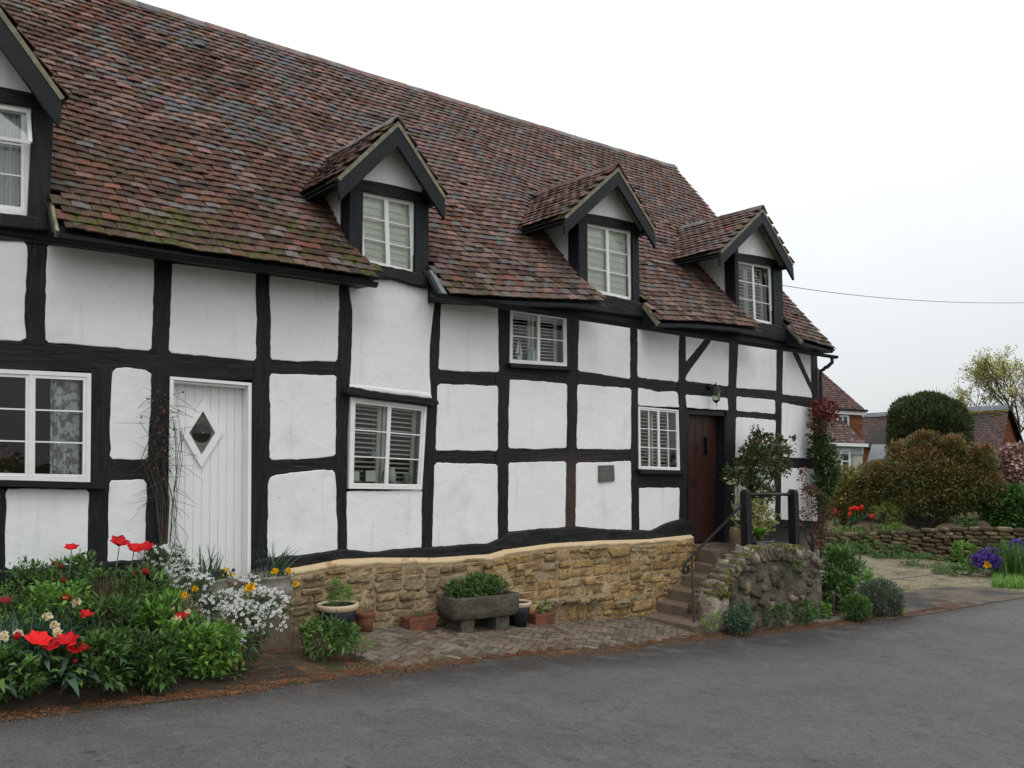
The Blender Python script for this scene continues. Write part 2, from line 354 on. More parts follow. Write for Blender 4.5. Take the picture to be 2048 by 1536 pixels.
def cloth_mat(name, lace):
    m = bpy.data.materials.new(name); m.use_nodes = True; N, L = m.node_tree.nodes, m.node_tree.links
    b = N['Principled BSDF']; b.inputs['Base Color'].default_value = (.82, .83, .81, 1); b.inputs['Roughness'].default_value = .9
    o = N['Material Output']; t = N.new('ShaderNodeBsdfTransparent'); mx = N.new('ShaderNodeMixShader')
    geo = N.new('ShaderNodeNewGeometry')
    if lace:
        v = N.new('ShaderNodeTexVoronoi'); v.inputs['Scale'].default_value = 16; v.feature = 'SMOOTH_F1'; L.new(geo.outputs['Position'], v.inputs['Vector'])
        n = N.new('ShaderNodeTexNoise'); n.inputs['Scale'].default_value = 24; n.inputs['Detail'].default_value = 3; n.inputs['Distortion'].default_value = 1.5
        L.new(geo.outputs['Position'], n.inputs['Vector'])
        a = N.new('ShaderNodeMath'); L.new(v.outputs[0], a.inputs[0]); L.new(n.outputs[0], a.inputs[1])
        r = N.new('ShaderNodeMapRange'); r.inputs[1].default_value = .92; r.inputs[2].default_value = .98; r.inputs[3].default_value = .92; r.inputs[4].default_value = .38
        L.new(a.outputs[0], r.inputs[0]); L.new(r.outputs[0], mx.inputs[0])
    else: mx.inputs[0].default_value = .8
    L.new(t.outputs[0], mx.inputs[1]); L.new(b.outputs[0], mx.inputs[2]); L.new(mx.outputs[0], o.inputs[0])
    return m
M['lace'] = cloth_mat('lace_curtain', True)
M['net'] = cloth_mat('net_curtain', False)
# ================================================================== THE COTTAGE: facade
cottage = thing('cottage', 'long black and white timber framed cottage with mossy clay tiled roof and gabled dormers', 'cottage', (5.5, 8.27, -0.6))

def densify(poly, step):
    out_ = []
    n = len(poly)
    for i in range(n):
        a = np.array(poly[i], float); b = np.array(poly[(i + 1) % n], float)
        k = max(1, int(np.linalg.norm(b - a) / step))
        for j in range(k): out_.append(a + (b - a) * j / k)
    return np.array(out_)
def chaikin(p, r=.25):
    q = []
    n = len(p)
    for i in range(n):
        a, b = p[i], p[(i + 1) % n]
        q += [a + (b - a) * r, a + (b - a) * (1 - r)]
    return np.array(q)
def area2(p):
    x, y = p[:, 0], p[:, 1]; return (x * np.roll(y, -1) - np.roll(x, -1) * y).sum()
def rough_poly(px, amp=.012, step=.05, rnd=True, Y=YW, seed=0):
    """pixel outline -> uneven outline in facade metres (X, z), counter-clockwise"""
    q = np.array([PY(x, y, Y)[[0, 2]] for x, y in px])
    if area2(q) < 0: q = q[::-1]
    q = densify(q, .10)
    if rnd: q = chaikin(q)
    q = densify(q, step * .7)
    t = np.roll(q, -1, 0) - np.roll(q, 1, 0); L_ = np.linalg.norm(t, axis=1)[:, None] + 1e-9; nrm = np.stack([t[:, 1], -t[:, 0]], 1) / L_
    o = np.array([mnoise.noise((p[0] * 4 + seed, p[1] * 4, seed * 1.7)) * .75 + mnoise.noise((p[0] * 17, p[1] * 17 + seed, 3)) * .55 + mnoise.noise((p[0] * 38, p[1] * 38 + seed, 8)) * .35 for p in q])
    return q + nrm * (o * amp)[:, None], nrm
def slab(px, yf, yb, name, mat, parent, amp=.012, step=.05, rings=((0, 0),), rnd=True, mb=None, seed=None, smooth=False):
    """irregular slab: front cap at yf; rings = (inset, y offset towards the street) from the back to the front"""
    global _sd
    _sd += 1
    q, nrm = rough_poly(px, amp, step, rnd, seed=_sd if seed is None else seed)
    n = len(q); V = []; loops = [(0, yb)] + [(i, yf - d) for i, d in rings]
    for ins, y in loops:
        for p, m in zip(q, nrm): V.append((p[0] - m[0] * ins, y, p[1] - m[1] * ins))
    k = len(loops)
    Fc = [(i * n + j, i * n + (j + 1) % n, (i + 1) * n + (j + 1) % n, (i + 1) * n + j) for i in range(k - 1) for j in range(n)]
    b = mb or MB(); b.add(V, Fc); b.add(V[-n:], [tuple(range(n))])
    return None if mb else b.build(name, mat, parent, smooth)
_sd = 0
RING = ((0, -.002), (.003, .005), (.009, .008))
panels = [
 [(-70, 470), (0, 473), (53, 481), (57, 520), (50, 600), (52, 683), (0, 681), (-70, 679)],
 [(93, 487), (309, 515), (306, 641), (303, 703), (200, 694), (89, 686), (90, 587)],
 [(343, 523), (512, 544), (512, 604), (515, 641), (512, 722), (337, 706), (340, 621)],
 [(538, 547), (678, 561), (677, 641), (675, 724), (600, 723), (539, 720), (540, 640)],
 [(881, 595), (996, 610), (998, 745), (952, 743), (875, 741), (879, 655)],
 [(1158, 634), (1260, 645), (1260, 758), (1206, 750), (1155, 742)],
 [(1274, 649), (1358, 663), (1356, 764), (1274, 755)],
 [(1371, 664), (1415, 671), (1371, 725)],
 [(1427, 673), (1458, 678), (1456, 773), (1371, 762), (1371, 751)],
 [(1476, 681), (1553, 690), (1552, 782), (1472, 776)],
 [(1566, 693), (1580, 696), (1622, 784), (1624, 796), (1564, 789)],
 [(1591, 698), (1620, 703), (1622, 768)],
 [(224, 737), (260, 735), (302, 742), (302, 792), (299, 843), (297, 920), (218, 919), (217, 860), (220, 792)],
 [(538, 748), (673, 750), (672, 913), (598, 919), (538, 920)],
 [(874, 768), (996, 771), (995, 902), (870, 901)],
 [(1018, 758), (1134, 767), (1133, 897), (1075, 899), (1016, 897)],
 [(1154, 768), (1262, 777), (1262, 900), (1153, 898)],
 [(1275, 775), (1317, 784), (1351, 783), (1356, 788), (1356, 805), (1359, 815), (1275, 811)],
 [(1370, 789), (1455, 796), (1455, 805), (1457, 821), (1372, 816)],
 [(1472, 793), (1550, 800), (1550, 828), (1472, 822)],
 [(1471, 834), (1551, 840), (1550, 918), (1470, 916)],
 [(1469, 932), (1550, 934), (1550, 1043), (1468, 1040)],
 [(1563, 805), (1590, 810), (1624, 816), (1628, 918), (1562, 914)],
 [(1562, 935), (1630, 937), (1635, 1042), (1561, 1040)],
 [(-70, 977), (-8, 977), (-6, 1140), (-70, 1143)],
 [(8, 977), (178, 979), (176, 1127), (85, 1138), (8, 1141), (12, 1011)],
 [(217, 960), (293, 960), (292, 1045), (290, 1121), (212, 1127)],
 [(535, 959), (547, 951), (598, 942), (670, 939), (672, 965), (675, 1103), (581, 1115), (533, 1117)],
 [(692, 982), (844, 980), (843, 1099), (791, 1102), (720, 1106), (694, 1102)],
 [(868, 926), (995, 928), (995, 1082), (976, 1090), (863, 1097)],
 [(1016, 925), (1132, 923), (1131, 1056), (1078, 1060), (1015, 1066)],
 [(1152, 926), (1215, 924), (1262, 921), (1263, 1063), (1198, 1060), (1150, 1059)],
 [(1277, 976), (1359, 975), (1358, 1043), (1327, 1052), (1298, 1065), (1278, 1063)],
]
for p in panels: slab(p, YW, YW + .05, 'plaster_panel', M['plaster'], cottage, rings=RING, amp=.013)
# tall panel over the shuttered window, flaring out at its foot
_p5 = [(697, 562), (696, 568), (698, 585), (703.5, 617), (703.5, 654), (701.6, 716), (699, 772), (745, 777), (790, 783), (833, 787), (862, 791), (859, 755), (859, 706), (863, 654), (867, 622), (870.5, 585), (853, 574), (822, 562), (786, 552)]
slab(_p5, YW, YW + .05, 'plaster_panel', M['plaster'], cottage, rings=RING, amp=.008)
def flare():
    top = [(699, 768), (745, 772), (790, 778), (833, 782), (861, 786)]; bot = [(699, 775), (745, 783), (790, 788), (833, 792), (865, 799)]
    V = []; n = len(top)
    for y, row in ((YW - .010, top),): V += [PY(a, b, y) for a, b in row]
    V += [PY(a, b, YW - .055) for a, b in bot]; V += [p + np.array([0, .06, -.01]) for p in V[n:2 * n]]
    F_ = [(r * n + i, r * n + i + 1, (r + 1) * n + i + 1, (r + 1) * n + i) for r in range(2) for i in range(n - 1)]
    b = MB(); b.add(V, F_); b.build('plaster_flare', M['plaster'], cottage, True)
flare()

posts = [
 [(48, 466), (98, 474), (97, 692), (47, 690)],
 [(300, 500), (348, 510), (342, 712), (298, 708)],
 [(508, 532), (543, 538), (541, 1130), (501, 1130)],
 [(672, 553), (701, 555), (708, 630), (708, 660), (703, 775), (694, 860), (694, 978), (700, 1112), (668, 1112), (668, 920), (670, 740)],
 [(884, 585), (884, 600), (880, 765), (873, 905), (868, 1105), (840, 1105), (843, 985), (852, 815), (855, 790), (856, 720), (862, 650), (866, 580)],
 [(991, 605), (1022, 610), (1017, 735), (1020, 760), (1021, 925), (1020, 1085), (990, 1092), (992, 900)],
 [(1131, 625), (1161, 632), (1157, 925), (1155, 1066), (1128, 1066), (1130, 900)],
 [(1257, 640), (1277, 645), (1276, 820), (1279, 1070), (1259, 1070)],
 [(1355, 660), (1375, 662), (1374, 815), (1374, 1070), (1355, 1070), (1357, 900)],
 [(1453, 675), (1479, 678), (1474, 1090), (1452, 1090)],
 [(1549, 690), (1569, 692), (1565, 1045), (1547, 1045)],
 [(1617, 700), (1634, 703), (1648, 1052), (1625, 1052)],
 [(-12, 975), (12, 975), (12, 1150), (-12, 1150)],
 [(181, 738), (228, 734), (223, 850), (222, 960), (217, 1132), (173, 1132), (176, 975)],
 [(290, 733), (340, 743), (337, 1130), (286, 1130)],
]
rails = [
 [(-70, 677), (0, 679), (92, 684), (309, 700), (344, 703), (515, 719), (515, 760), (345, 757), (300, 748), (222, 741), (182, 742), (0, 740), (-70, 738)],
 [(538, 717), (676, 721), (676, 754), (537, 751)],
 [(536, 917), (600, 916), (674, 910), (674, 945), (600, 946), (535, 962)],
 [(216, 917), (300, 917), (297, 963), (213, 962)],
 [(874, 738), (998, 742), (998, 774), (872, 770)], [(868, 898), (998, 899), (998, 931), (866, 929)],
 [(1015, 733), (1137, 742), (1136, 770), (1016, 761)], [(1013, 894), (1135, 894), (1135, 927), (1013, 929)],
 [(1152, 739), (1206, 746), (1262, 755), (1264, 780), (1152, 771)], [(1150, 896), (1264, 897), (1264, 925), (1150, 929)],
 [(1272, 752), (1358, 761), (1358, 788), (1317, 787), (1272, 778)], [(1274, 943), (1360, 945), (1361, 979), (1275, 980)],
 [(1369, 759), (1458, 770), (1457, 799), (1369, 792)],
 [(1470, 773), (1555, 780), (1553, 803), (1470, 796)], [(1470, 820), (1553, 826), (1553, 843), (1470, 837)],
 [(1468, 914), (1553, 916), (1553, 936), (1468, 934)],
 [(1562, 786), (1626, 793), (1627, 819), (1590, 813), (1562, 808)], [(1562, 912), (1632, 915), (1632, 938), (1560, 937)],
 [(1465, 1037), (1642, 1039), (1642, 1056), (1465, 1056)],
]
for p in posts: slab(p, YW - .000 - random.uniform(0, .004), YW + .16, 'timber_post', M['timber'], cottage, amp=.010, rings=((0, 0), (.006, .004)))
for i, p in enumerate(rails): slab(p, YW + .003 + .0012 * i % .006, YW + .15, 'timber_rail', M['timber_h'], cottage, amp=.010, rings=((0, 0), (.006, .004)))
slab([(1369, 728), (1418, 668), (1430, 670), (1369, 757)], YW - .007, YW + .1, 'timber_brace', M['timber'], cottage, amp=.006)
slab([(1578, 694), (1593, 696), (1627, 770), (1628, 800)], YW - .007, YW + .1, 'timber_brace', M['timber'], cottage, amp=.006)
# wall plates, dormer sills, lintel
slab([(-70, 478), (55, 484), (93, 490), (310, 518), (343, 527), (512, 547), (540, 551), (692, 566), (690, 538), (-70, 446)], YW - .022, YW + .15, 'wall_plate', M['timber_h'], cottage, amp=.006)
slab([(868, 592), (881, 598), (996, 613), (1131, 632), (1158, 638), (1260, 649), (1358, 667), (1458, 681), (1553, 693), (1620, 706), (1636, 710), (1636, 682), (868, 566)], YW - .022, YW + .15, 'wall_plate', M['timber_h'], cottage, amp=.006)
slab([(700, 518), (724, 526), (835, 548), (868, 562), (884, 592), (860, 579), (822, 572), (785, 561), (700, 558)], YW - .07, YW + .16, 'dormer_sill', M['timber_worn'], cottage, amp=.012, rings=((0, 0), (.015, .012)))
slab([(1168, 584), (1268, 604), (1310, 620), (1322, 640), (1300, 640), (1240, 632), (1168, 622)], YW - .075, YW + .16, 'dormer_sill', M['timber_worn'], cottage, amp=.012, rings=((0, 0), (.015, .012)))
slab([(1472, 638), (1552, 652), (1592, 668), (1596, 690), (1560, 684), (1472, 668)], YW - .07, YW + .16, 'dormer_sill', M['timber_worn'], cottage, amp=.012, rings=((0, 0), (.015, .012)))
slab([(-70, 425), (66, 436), (100, 446), (103, 468), (-70, 450)], YW - .07, YW + .16, 'dormer_sill', M['timber'], cottage, amp=.008, rings=((0, 0), (.015, .012)))
slab([(684, 776), (700, 774), (745, 784), (790, 790), (866, 799), (867, 811), (848, 812), (800, 806), (700, 794), (684, 789)], YW - .10, YW + .12, 'window_lintel', M['timber_worn'], cottage, amp=.018, rings=((0, 0), (.012, .02)))
# bottom sill beams
sillL = [(-70, 1140), (85, 1135), (180, 1124), (290, 1118), (338, 1118), (338, 1152), (180, 1158), (-70, 1178)]
slab(sillL, YW - .018, YW + .2, 'sill_beam', M['timber_worn'], cottage, amp=.02, rings=((0, 0), (.02, .015)))
sillR = [(500, 1122), (533, 1114), (600, 1110), (675, 1098), (745, 1103), (791, 1098), (863, 1093), (976, 1086), (1006, 1074), (1006, 1101), (975, 1110), (863, 1118), (750, 1117), (680, 1120), (600, 1135), (500, 1152)]
slab(sillR, YW - .028, YW + .2, 'sill_beam', M['timber_worn'], cottage, amp=.013, rings=((0, 0), (.02, .018)))
sillR2 = [(984, 1088), (1015, 1063), (1078, 1057), (1150, 1053), (1200, 1057), (1263, 1060), (1300, 1061), (1327, 1047), (1362, 1036), (1380, 1045), (1386, 1070), (1290, 1081), (1200, 1083), (1100, 1089), (1010, 1102)]
slab(sillR2, YW - .033, YW + .2, 'sill_beam', M['timber_worn'], cottage, amp=.013, rings=((0, 0), (.02, .018)))

# ------------------------------------------------------------------ windows
class Quad:
    def __init__(s, q, Y=YW): s.q = [PY(x, y, Y)[[0, 2]] for x, y in q]
    def p(s, u, v):
        a, b, c, d = s.q; return (a * (1 - u) + b * u) * (1 - v) + (d * (1 - u) + c * u) * v
    def w(s): return np.linalg.norm(s.p(1, .5) - s.p(0, .5))
    def h(s): return np.linalg.norm(s.p(.5, 1) - s.p(.5, 0))
    def bx(s, mb, u0, v0, u1, v1, y0, y1, **k):
        V = []
        for v in (v1, v0):
            for (u, y) in ((u0, y0), (u1, y0), (u1, y1), (u0, y1)):
                p = s.p(u, v); V.append((p[0], y, p[1]))
        mb.hexa(V, **k)
    def frame(s, mb, u0, v0, u1, v1, t, y0, y1):
        fu, fv = t / s.w(), t / s.h()
        s.bx(mb, u0, v0, u0 + fu, v1, y0, y1); s.bx(mb, u1 - fu, v0, u1, v1, y0, y1)
        s.bx(mb, u0 + fu, v0, u1 - fu, v0 + fv, y0 + .001, y1); s.bx(mb, u0 + fu, v1 - fv, u1 - fu, v1, y0 + .001, y1)
        return u0 + fu, v0 + fv, u1 - fu, v1 - fv

def window(q, fr=.03, lights=((0, .5), (.5, 1)), cols=1, rows=3, Y=YW, sash=.022, shutter='open', proud=.0, mull=0, bar=.013, sill=None, deep=.22, room=.62, wide=1.5, slat_n=14, vents=None):
    Q = Quad(q, YW); y0 = Y - proud
    mb = MB(); u0, v0, u1, v1 = Q.frame(mb, 0, 0, 1, 1, fr, y0, y0 + .07)
    W_, H_ = Q.w(), Q.h()
    if mull:
        for um in [l_[1] for l_ in lights[:-1]]: Q.bx(mb, um - mull / W_ / 2, v0, um + mull / W_ / 2, v1, y0 + .002, y0 + .06)
    win = mb.build('window', M['white_paint'], cottage)
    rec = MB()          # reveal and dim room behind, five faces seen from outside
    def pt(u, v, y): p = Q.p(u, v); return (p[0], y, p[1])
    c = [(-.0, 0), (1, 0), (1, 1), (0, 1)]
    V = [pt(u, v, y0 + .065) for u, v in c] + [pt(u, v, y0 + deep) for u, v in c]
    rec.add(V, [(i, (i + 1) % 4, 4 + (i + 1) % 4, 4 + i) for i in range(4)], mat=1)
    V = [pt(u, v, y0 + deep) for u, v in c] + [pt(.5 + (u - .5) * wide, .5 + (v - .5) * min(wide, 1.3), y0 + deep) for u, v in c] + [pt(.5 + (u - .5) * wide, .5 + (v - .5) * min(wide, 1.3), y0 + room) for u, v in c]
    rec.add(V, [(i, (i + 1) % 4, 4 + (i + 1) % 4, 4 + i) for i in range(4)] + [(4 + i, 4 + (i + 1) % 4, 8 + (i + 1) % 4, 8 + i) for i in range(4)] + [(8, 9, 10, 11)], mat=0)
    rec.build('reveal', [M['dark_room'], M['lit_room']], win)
    for li, (a, b) in enumerate(lights):
        a_ = max(a, u0) + (mull / W_ / 2 if (mull and a > 0) else .001); b_ = min(b, u1) - (mull / W_ / 2 if (mull and b < 1) else .001)
        dy = .006 * (li % 2)
        mb = MB(); su0, sv0, su1, sv1 = Q.frame(mb, a_, v0 + .002, b_, v1 - .002, sash, y0 + .006 + dy, y0 + .045)
        mb.build('sash', M['white_paint'], win)
        bu, bv = bar / W_, bar / H_
        for r in range(1, rows):
            vv = sv0 + (sv1 - sv0) * r / rows
            mb = MB(); Q.bx(mb, su0, vv - bv / 2, su1, vv + bv / 2, y0 + .010 + dy, y0 + .036); mb.build('glazing_bar', M['white_paint'], win)
        for k in range(1, cols):
            uu = su0 + (su1 - su0) * k / cols
            mb = MB(); Q.bx(mb, uu - bu / 2, sv0, uu + bu / 2, sv1, y0 + .012 + dy, y0 + .034); mb.build('glazing_bar', M['white_paint'], win)
        for r in range(rows):
            for k in range(cols):
                ua = su0 + (su1 - su0) * k / cols; ub = su0 + (su1 - su0) * (k + 1) / cols
                va = sv0 + (sv1 - sv0) * r / rows; vb = sv0 + (sv1 - sv0) * (r + 1) / rows
                ty = random.uniform(-.0015, .0015)
                mb = MB(); mb.add([pt(ua, vb, y0 + .025), pt(ub, vb, y0 + .025 + ty), pt(ub, va, y0 + .026), pt(ua, va, y0 + .026 - ty)], [(0, 1, 2, 3)])
                mb.build('pane', M['glass'], win)
    if shutter:
        ys = y0 + (.17 if shutter == 'open' else .075)
        for si, (a, b) in enumerate(((.03, .49), (.51, .97))):
            mb = MB(); st = .045
            ua, va, ub, vb = Q.frame(mb, a, .03, b, .99, st, ys, ys + .03)
            mb.build('shutter', M['shutter'], win)
            for k in range(slat_n):
                vc = va + (vb - va) * (k + .5) / slat_n; hh = (vb - va) / slat_n
                mb = MB(); op = shutter == 'open'
                za, zb = (vc - hh * .10, vc + hh * .10) if op else (vc - hh * .53, vc + hh * .53)
                V = []
                for v, y in ((zb, ys + (.002 if op else .000)), (za, ys + (.030 if op else .012))):
                    for u in (ua, ub):
                        p = Q.p(u, v); V.append((p[0], y, p[1] - .003)); V.append((p[0], y + .001, p[1] + .004))
                V = np.array(V)   # order: (zb,ua,lo),(zb,ua,hi),(zb,ub,lo),(zb,ub,hi),(za...)
                idx = [0, 2, 6, 4, 1, 3, 7, 5]
                mb.hexa(V[idx]); mb.build('slat', M['shutter'], win)
    if sill:
        mb = MB(); Q2 = Quad(sill, YW); Q2.bx(mb, 0, 0, 1, 1, y0 - .07, y0 + .04); mb.build('sill', M['black_paint'], win)
    return win, Q

w1, q1 = window([(699, 794), (851, 813), (841, 979), (695, 977)], fr=.036, lights=((0, .5), (.5, 1)), rows=3, sash=.024, proud=.035, slat_n=16)
w3, q3 = window([(1019, 617), (1131, 632), (1132, 733), (1018, 726)], fr=.022, rows=2, sash=.026, proud=.02, slat_n=13, sill=[(1013, 727), (1141, 737), (1141, 742), (1013, 735)])
w4, q4 = window([(1275, 813), (1355, 820), (1358, 941), (1276, 938)], fr=.022, rows=3, cols=2, sash=.024, proud=.02, slat_n=15, sill=[(1273, 938), (1366, 941), (1366, 948), (1273, 947)])
dw1, dq1 = window([(718, 379), (829, 402), (832, 548), (725, 524)], fr=.020, rows=3, sash=.028, shutter='closed', slat_n=9, proud=-.02, wide=1.03)
dw2, dq2 = window([(1169, 443), (1263, 461), (1266, 601), (1173, 581)], fr=.020, rows=3, sash=.028, shutter='closed', slat_n=9, proud=-.02, wide=1.03)
dw3, dq3 = window([(1472, 519), (1543, 532), (1548, 650), (1477, 634)], fr=.020, rows=3, sash=.026, shutter='open', slat_n=15, proud=-.02, wide=1.03)
w0, q0 = window([(-160, 731), (181, 747), (179, 964), (-160, 958)], fr=.036, lights=((0, .32), (.32, .62), (.62, 1)), rows=3, sash=.026, shutter=None, proud=.03, mull=.022, room=1.2, sill=[(-160, 955), (210, 965), (208, 977), (-160, 968)])
dw0, dq0 = window([(-130, 182), (63, 213), (62, 433), (-130, 408)], fr=.045, lights=((0, .5), (.5, 1)), rows=3, sash=.03, shutter=None, proud=-.01, room=.9, wide=1.03)
def curtain(Q, u0, u1, v0, v1, y, mat, win, folds, amp=.02):
    mb = MB(); n = folds * 6; V = []
    for v in (v0, v1):
        for i in range(n + 1):
            u = u0 + (u1 - u0) * i / n; p = Q.p(u, v); V.append((p[0], y + amp * math.sin(i * 2 * math.pi / 6 + math.sin(i * .37)), p[1]))
    mb.add(V, [(i, i + 1, n + 2 + i, n + 1 + i) for i in range(n)]); mb.build('curtain', mat, win, True)
curtain(q0, .76, .955, .06, .96, YW + .10, M['lace'], w0, 4, .022)
curtain(dq0, .05, .99, .08, .97, YW + .12, M['net'], dw0, 13, .025)
# the little top vent of the big window and of the left dormer stands ajar
for Q, u0_, u1_, v0_, v1_, win in ((dq0, .53, .965, .05, .36, dw0),):
    mb = MB(); t = .03
    def P3(u, v): p = Q.p(u, v); k = (v - v0_) / (v1_ - v0_); return np.array([p[0], YW + .005 - .10 * k, p[1]])
    c = [P3(u0_, v0_), P3(u1_, v0_), P3(u1_, v1_), P3(u0_, v1_)]
    for i in range(4): mb.beam(c[i], c[(i + 1) % 4], .03, .028, up=(0, 1, 0.2))
    mb.build('vent_sash', M['white_paint'], win)
    mb = MB(); mb.add(c, [(0, 1, 2, 3)]); mb.build('pane', M['glass'], win)

# ------------------------------------------------------------------ white plank door with the diamond light
M['bull'] = material('dim_hall_behind_glass', (.16, .145, .13), (.06, .055, .05), 9, .8, 0)
def door_white():
    Q = Quad([(339, 753), (502, 766), (500, 1168), (334, 1165)])
    mb = MB(); W_, H_ = Q.w(), Q.h()
    fu, fv = .035 / W_, .05 / H_
    Q.bx(mb, 0, 0, 1, fv * .6, YW - .02, YW + .16); Q.bx(mb, 0, fv * .6 + .0005, fu, 1, YW - .018, YW + .16); Q.bx(mb, 1 - fu, fv * .6 + .0005, 1, 1, YW - .018, YW + .16)
    Q.bx(mb, fu, fv * .6 + .0005, 1 - fu, fv * 1.1, YW + .02, YW + .158)
    door = mb.build('door', M['door_white'], cottage)
    n = 9; yd = YW + .135; ctr = PY(403, 866, yd)
    for i in range(n):
        a = fu + (1 - 2 * fu) * i / n; b = fu + (1 - 2 * fu) * (i + 1) / n; gp = .006 / W_
        mb = MB(); Q.bx(mb, a + gp / 2, fv * 1.1, b - gp / 2, 1, yd + random.uniform(0, .002), yd + .03); mb.build('plank', M['door_white'], door)
    mb = MB(); Q.bx(mb, fu, fv, 1 - fu, 1, yd + .009, yd + .034); mb.build('backing', M['door_white'], door)
    hw, hh = .205, .345
    mb = MB(); C = [(0, hh), (hw, 0), (0, -hh), (-hw, 0)]; k = .64
    for i in range(4):
        a, b = C[i], C[(i + 1) % 4]
        V = []
        for y in (yd - .028, yd):
            V += [(ctr[0] + a[0], y, ctr[2] + a[1]), (ctr[0] + b[0], y, ctr[2] + b[1]), (ctr[0] + b[0] * k, y, ctr[2] + b[1] * k), (ctr[0] + a[0] * k, y, ctr[2] + a[1] * k)]
        mb.hexa(V)
    mb.build('diamond_frame', M['door_white'], door)
    mb = MB(); mb.add([(ctr[0] + c[0] * .66, yd - .006, ctr[2] + c[1] * .66) for c in C], [(3, 2, 1, 0)]); mb.build('bullseye_backing', M['bull'], door)
    mb = MB(); prof = [(0.0, -.018), (.012, -.016), (.02, -.010), (.045, -.014), (.055, -.008), (.085, -.012), (.098, -.007)]
    V = []; nn = 20
    for r, y in prof:
        for j in range(nn): V.append((ctr[0] + r * math.cos(j * 2 * math.pi / nn), yd + y, ctr[2] + r * math.sin(j * 2 * math.pi / nn)))
    mb.add(V, [(i * nn + j, i * nn + (j + 1) % nn, (i + 1) * nn + (j + 1) % nn, (i + 1) * nn + j) for i in range(len(prof) - 1) for j in range(nn)])
    mb.build('bullseye_pane', M['dark_glass'], door, True)
    mb = MB(); Q.bx(mb, -.02, .985, 1.02, 1.03, YW - .12, YW + .14); mb.build('doorstep', M['step'], door)
door_white()
def door_brown():
    Q = Quad([(1374, 819), (1454, 823), (1452, 1090), (1376, 1088)])
    mb = MB()
    W_, H_ = Q.w(), Q.h(); fu = .09 / W_
    Q.bx(mb, 0, 0, 1, .035, YW + .02, YW + .26); Q.bx(mb, 0, .036, fu * .5, 1, YW + .0, YW + .26); Q.bx(mb, 1 - fu * .6, .036, 1, 1, YW + .0, YW + .26)
    door = mb.build('door', M['black_paint'], cottage, label='dark brown plank front door')
    yd = YW + .17; n = 5
    for i in range(n):
        a = fu * .5 + (1 - fu * 1.1) * i / n; b = fu * .5 + (1 - fu * 1.1) * (i + 1) / n; gp = .008 / W_
        mb = MB(); Q.bx(mb, a + gp / 2, .036, b - gp / 2, .985, yd + random.uniform(0, .004), yd + .04); mb.build('plank', M['brown_door'], door)
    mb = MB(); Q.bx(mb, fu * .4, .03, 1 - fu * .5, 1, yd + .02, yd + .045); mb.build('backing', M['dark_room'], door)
    mb = MB(); c = PY(1410, 892, yd)
    for (a, b, e, f) in ((-.055, -.17, -.038, .17), (.038, -.17, .055, .17), (-.038, .15, .038, .17), (-.038, -.17, .038, -.15)): mb.box((c[0] + a, yd - .012, c[2] + b), (c[0] + e, yd + .002, c[2] + f))
    fr = mb.build('grille_frame', M['iron'], door)
    mb = MB(); mb.box((c[0] - .038, yd - .004, c[2] - .15), (c[0] + .038, yd + .001, c[2] + .15)); mb.build('grille_pane', M['dark_glass'], door)
    mb = MB(); c = PY(1393, 887, yd); mb.tube([c + [0, -.02, .02], c + [0, -.04, -.03], c + [0, -.03, -.12]], .008); mb.lathe(c + [0, -.02, -.13], [(0, 0), (.018, .01), (.016, .03), (0, .035)], 8); mb.build('knocker', M['iron'], door)
    mb = MB(); c = PY(1383, 962, yd); mb.tube([c + [0, 0, .05], c + [0, -.05, .02], c + [0, -.05, -.04], c + [0, 0, -.07]], .009); mb.build('handle', M['iron'], door)
    mb = MB()
    for y in (921, 988, 1062):
        for x in (1393, 1410, 1427):
            c = PY(x, y, yd); mb.lathe(c, [(.0, 0), (.011, 0), (0.008, .01), (0, .012)], 6)
    mb.build('stud', M['iron'], door)['kind'] = 'stuff'
door_brown()
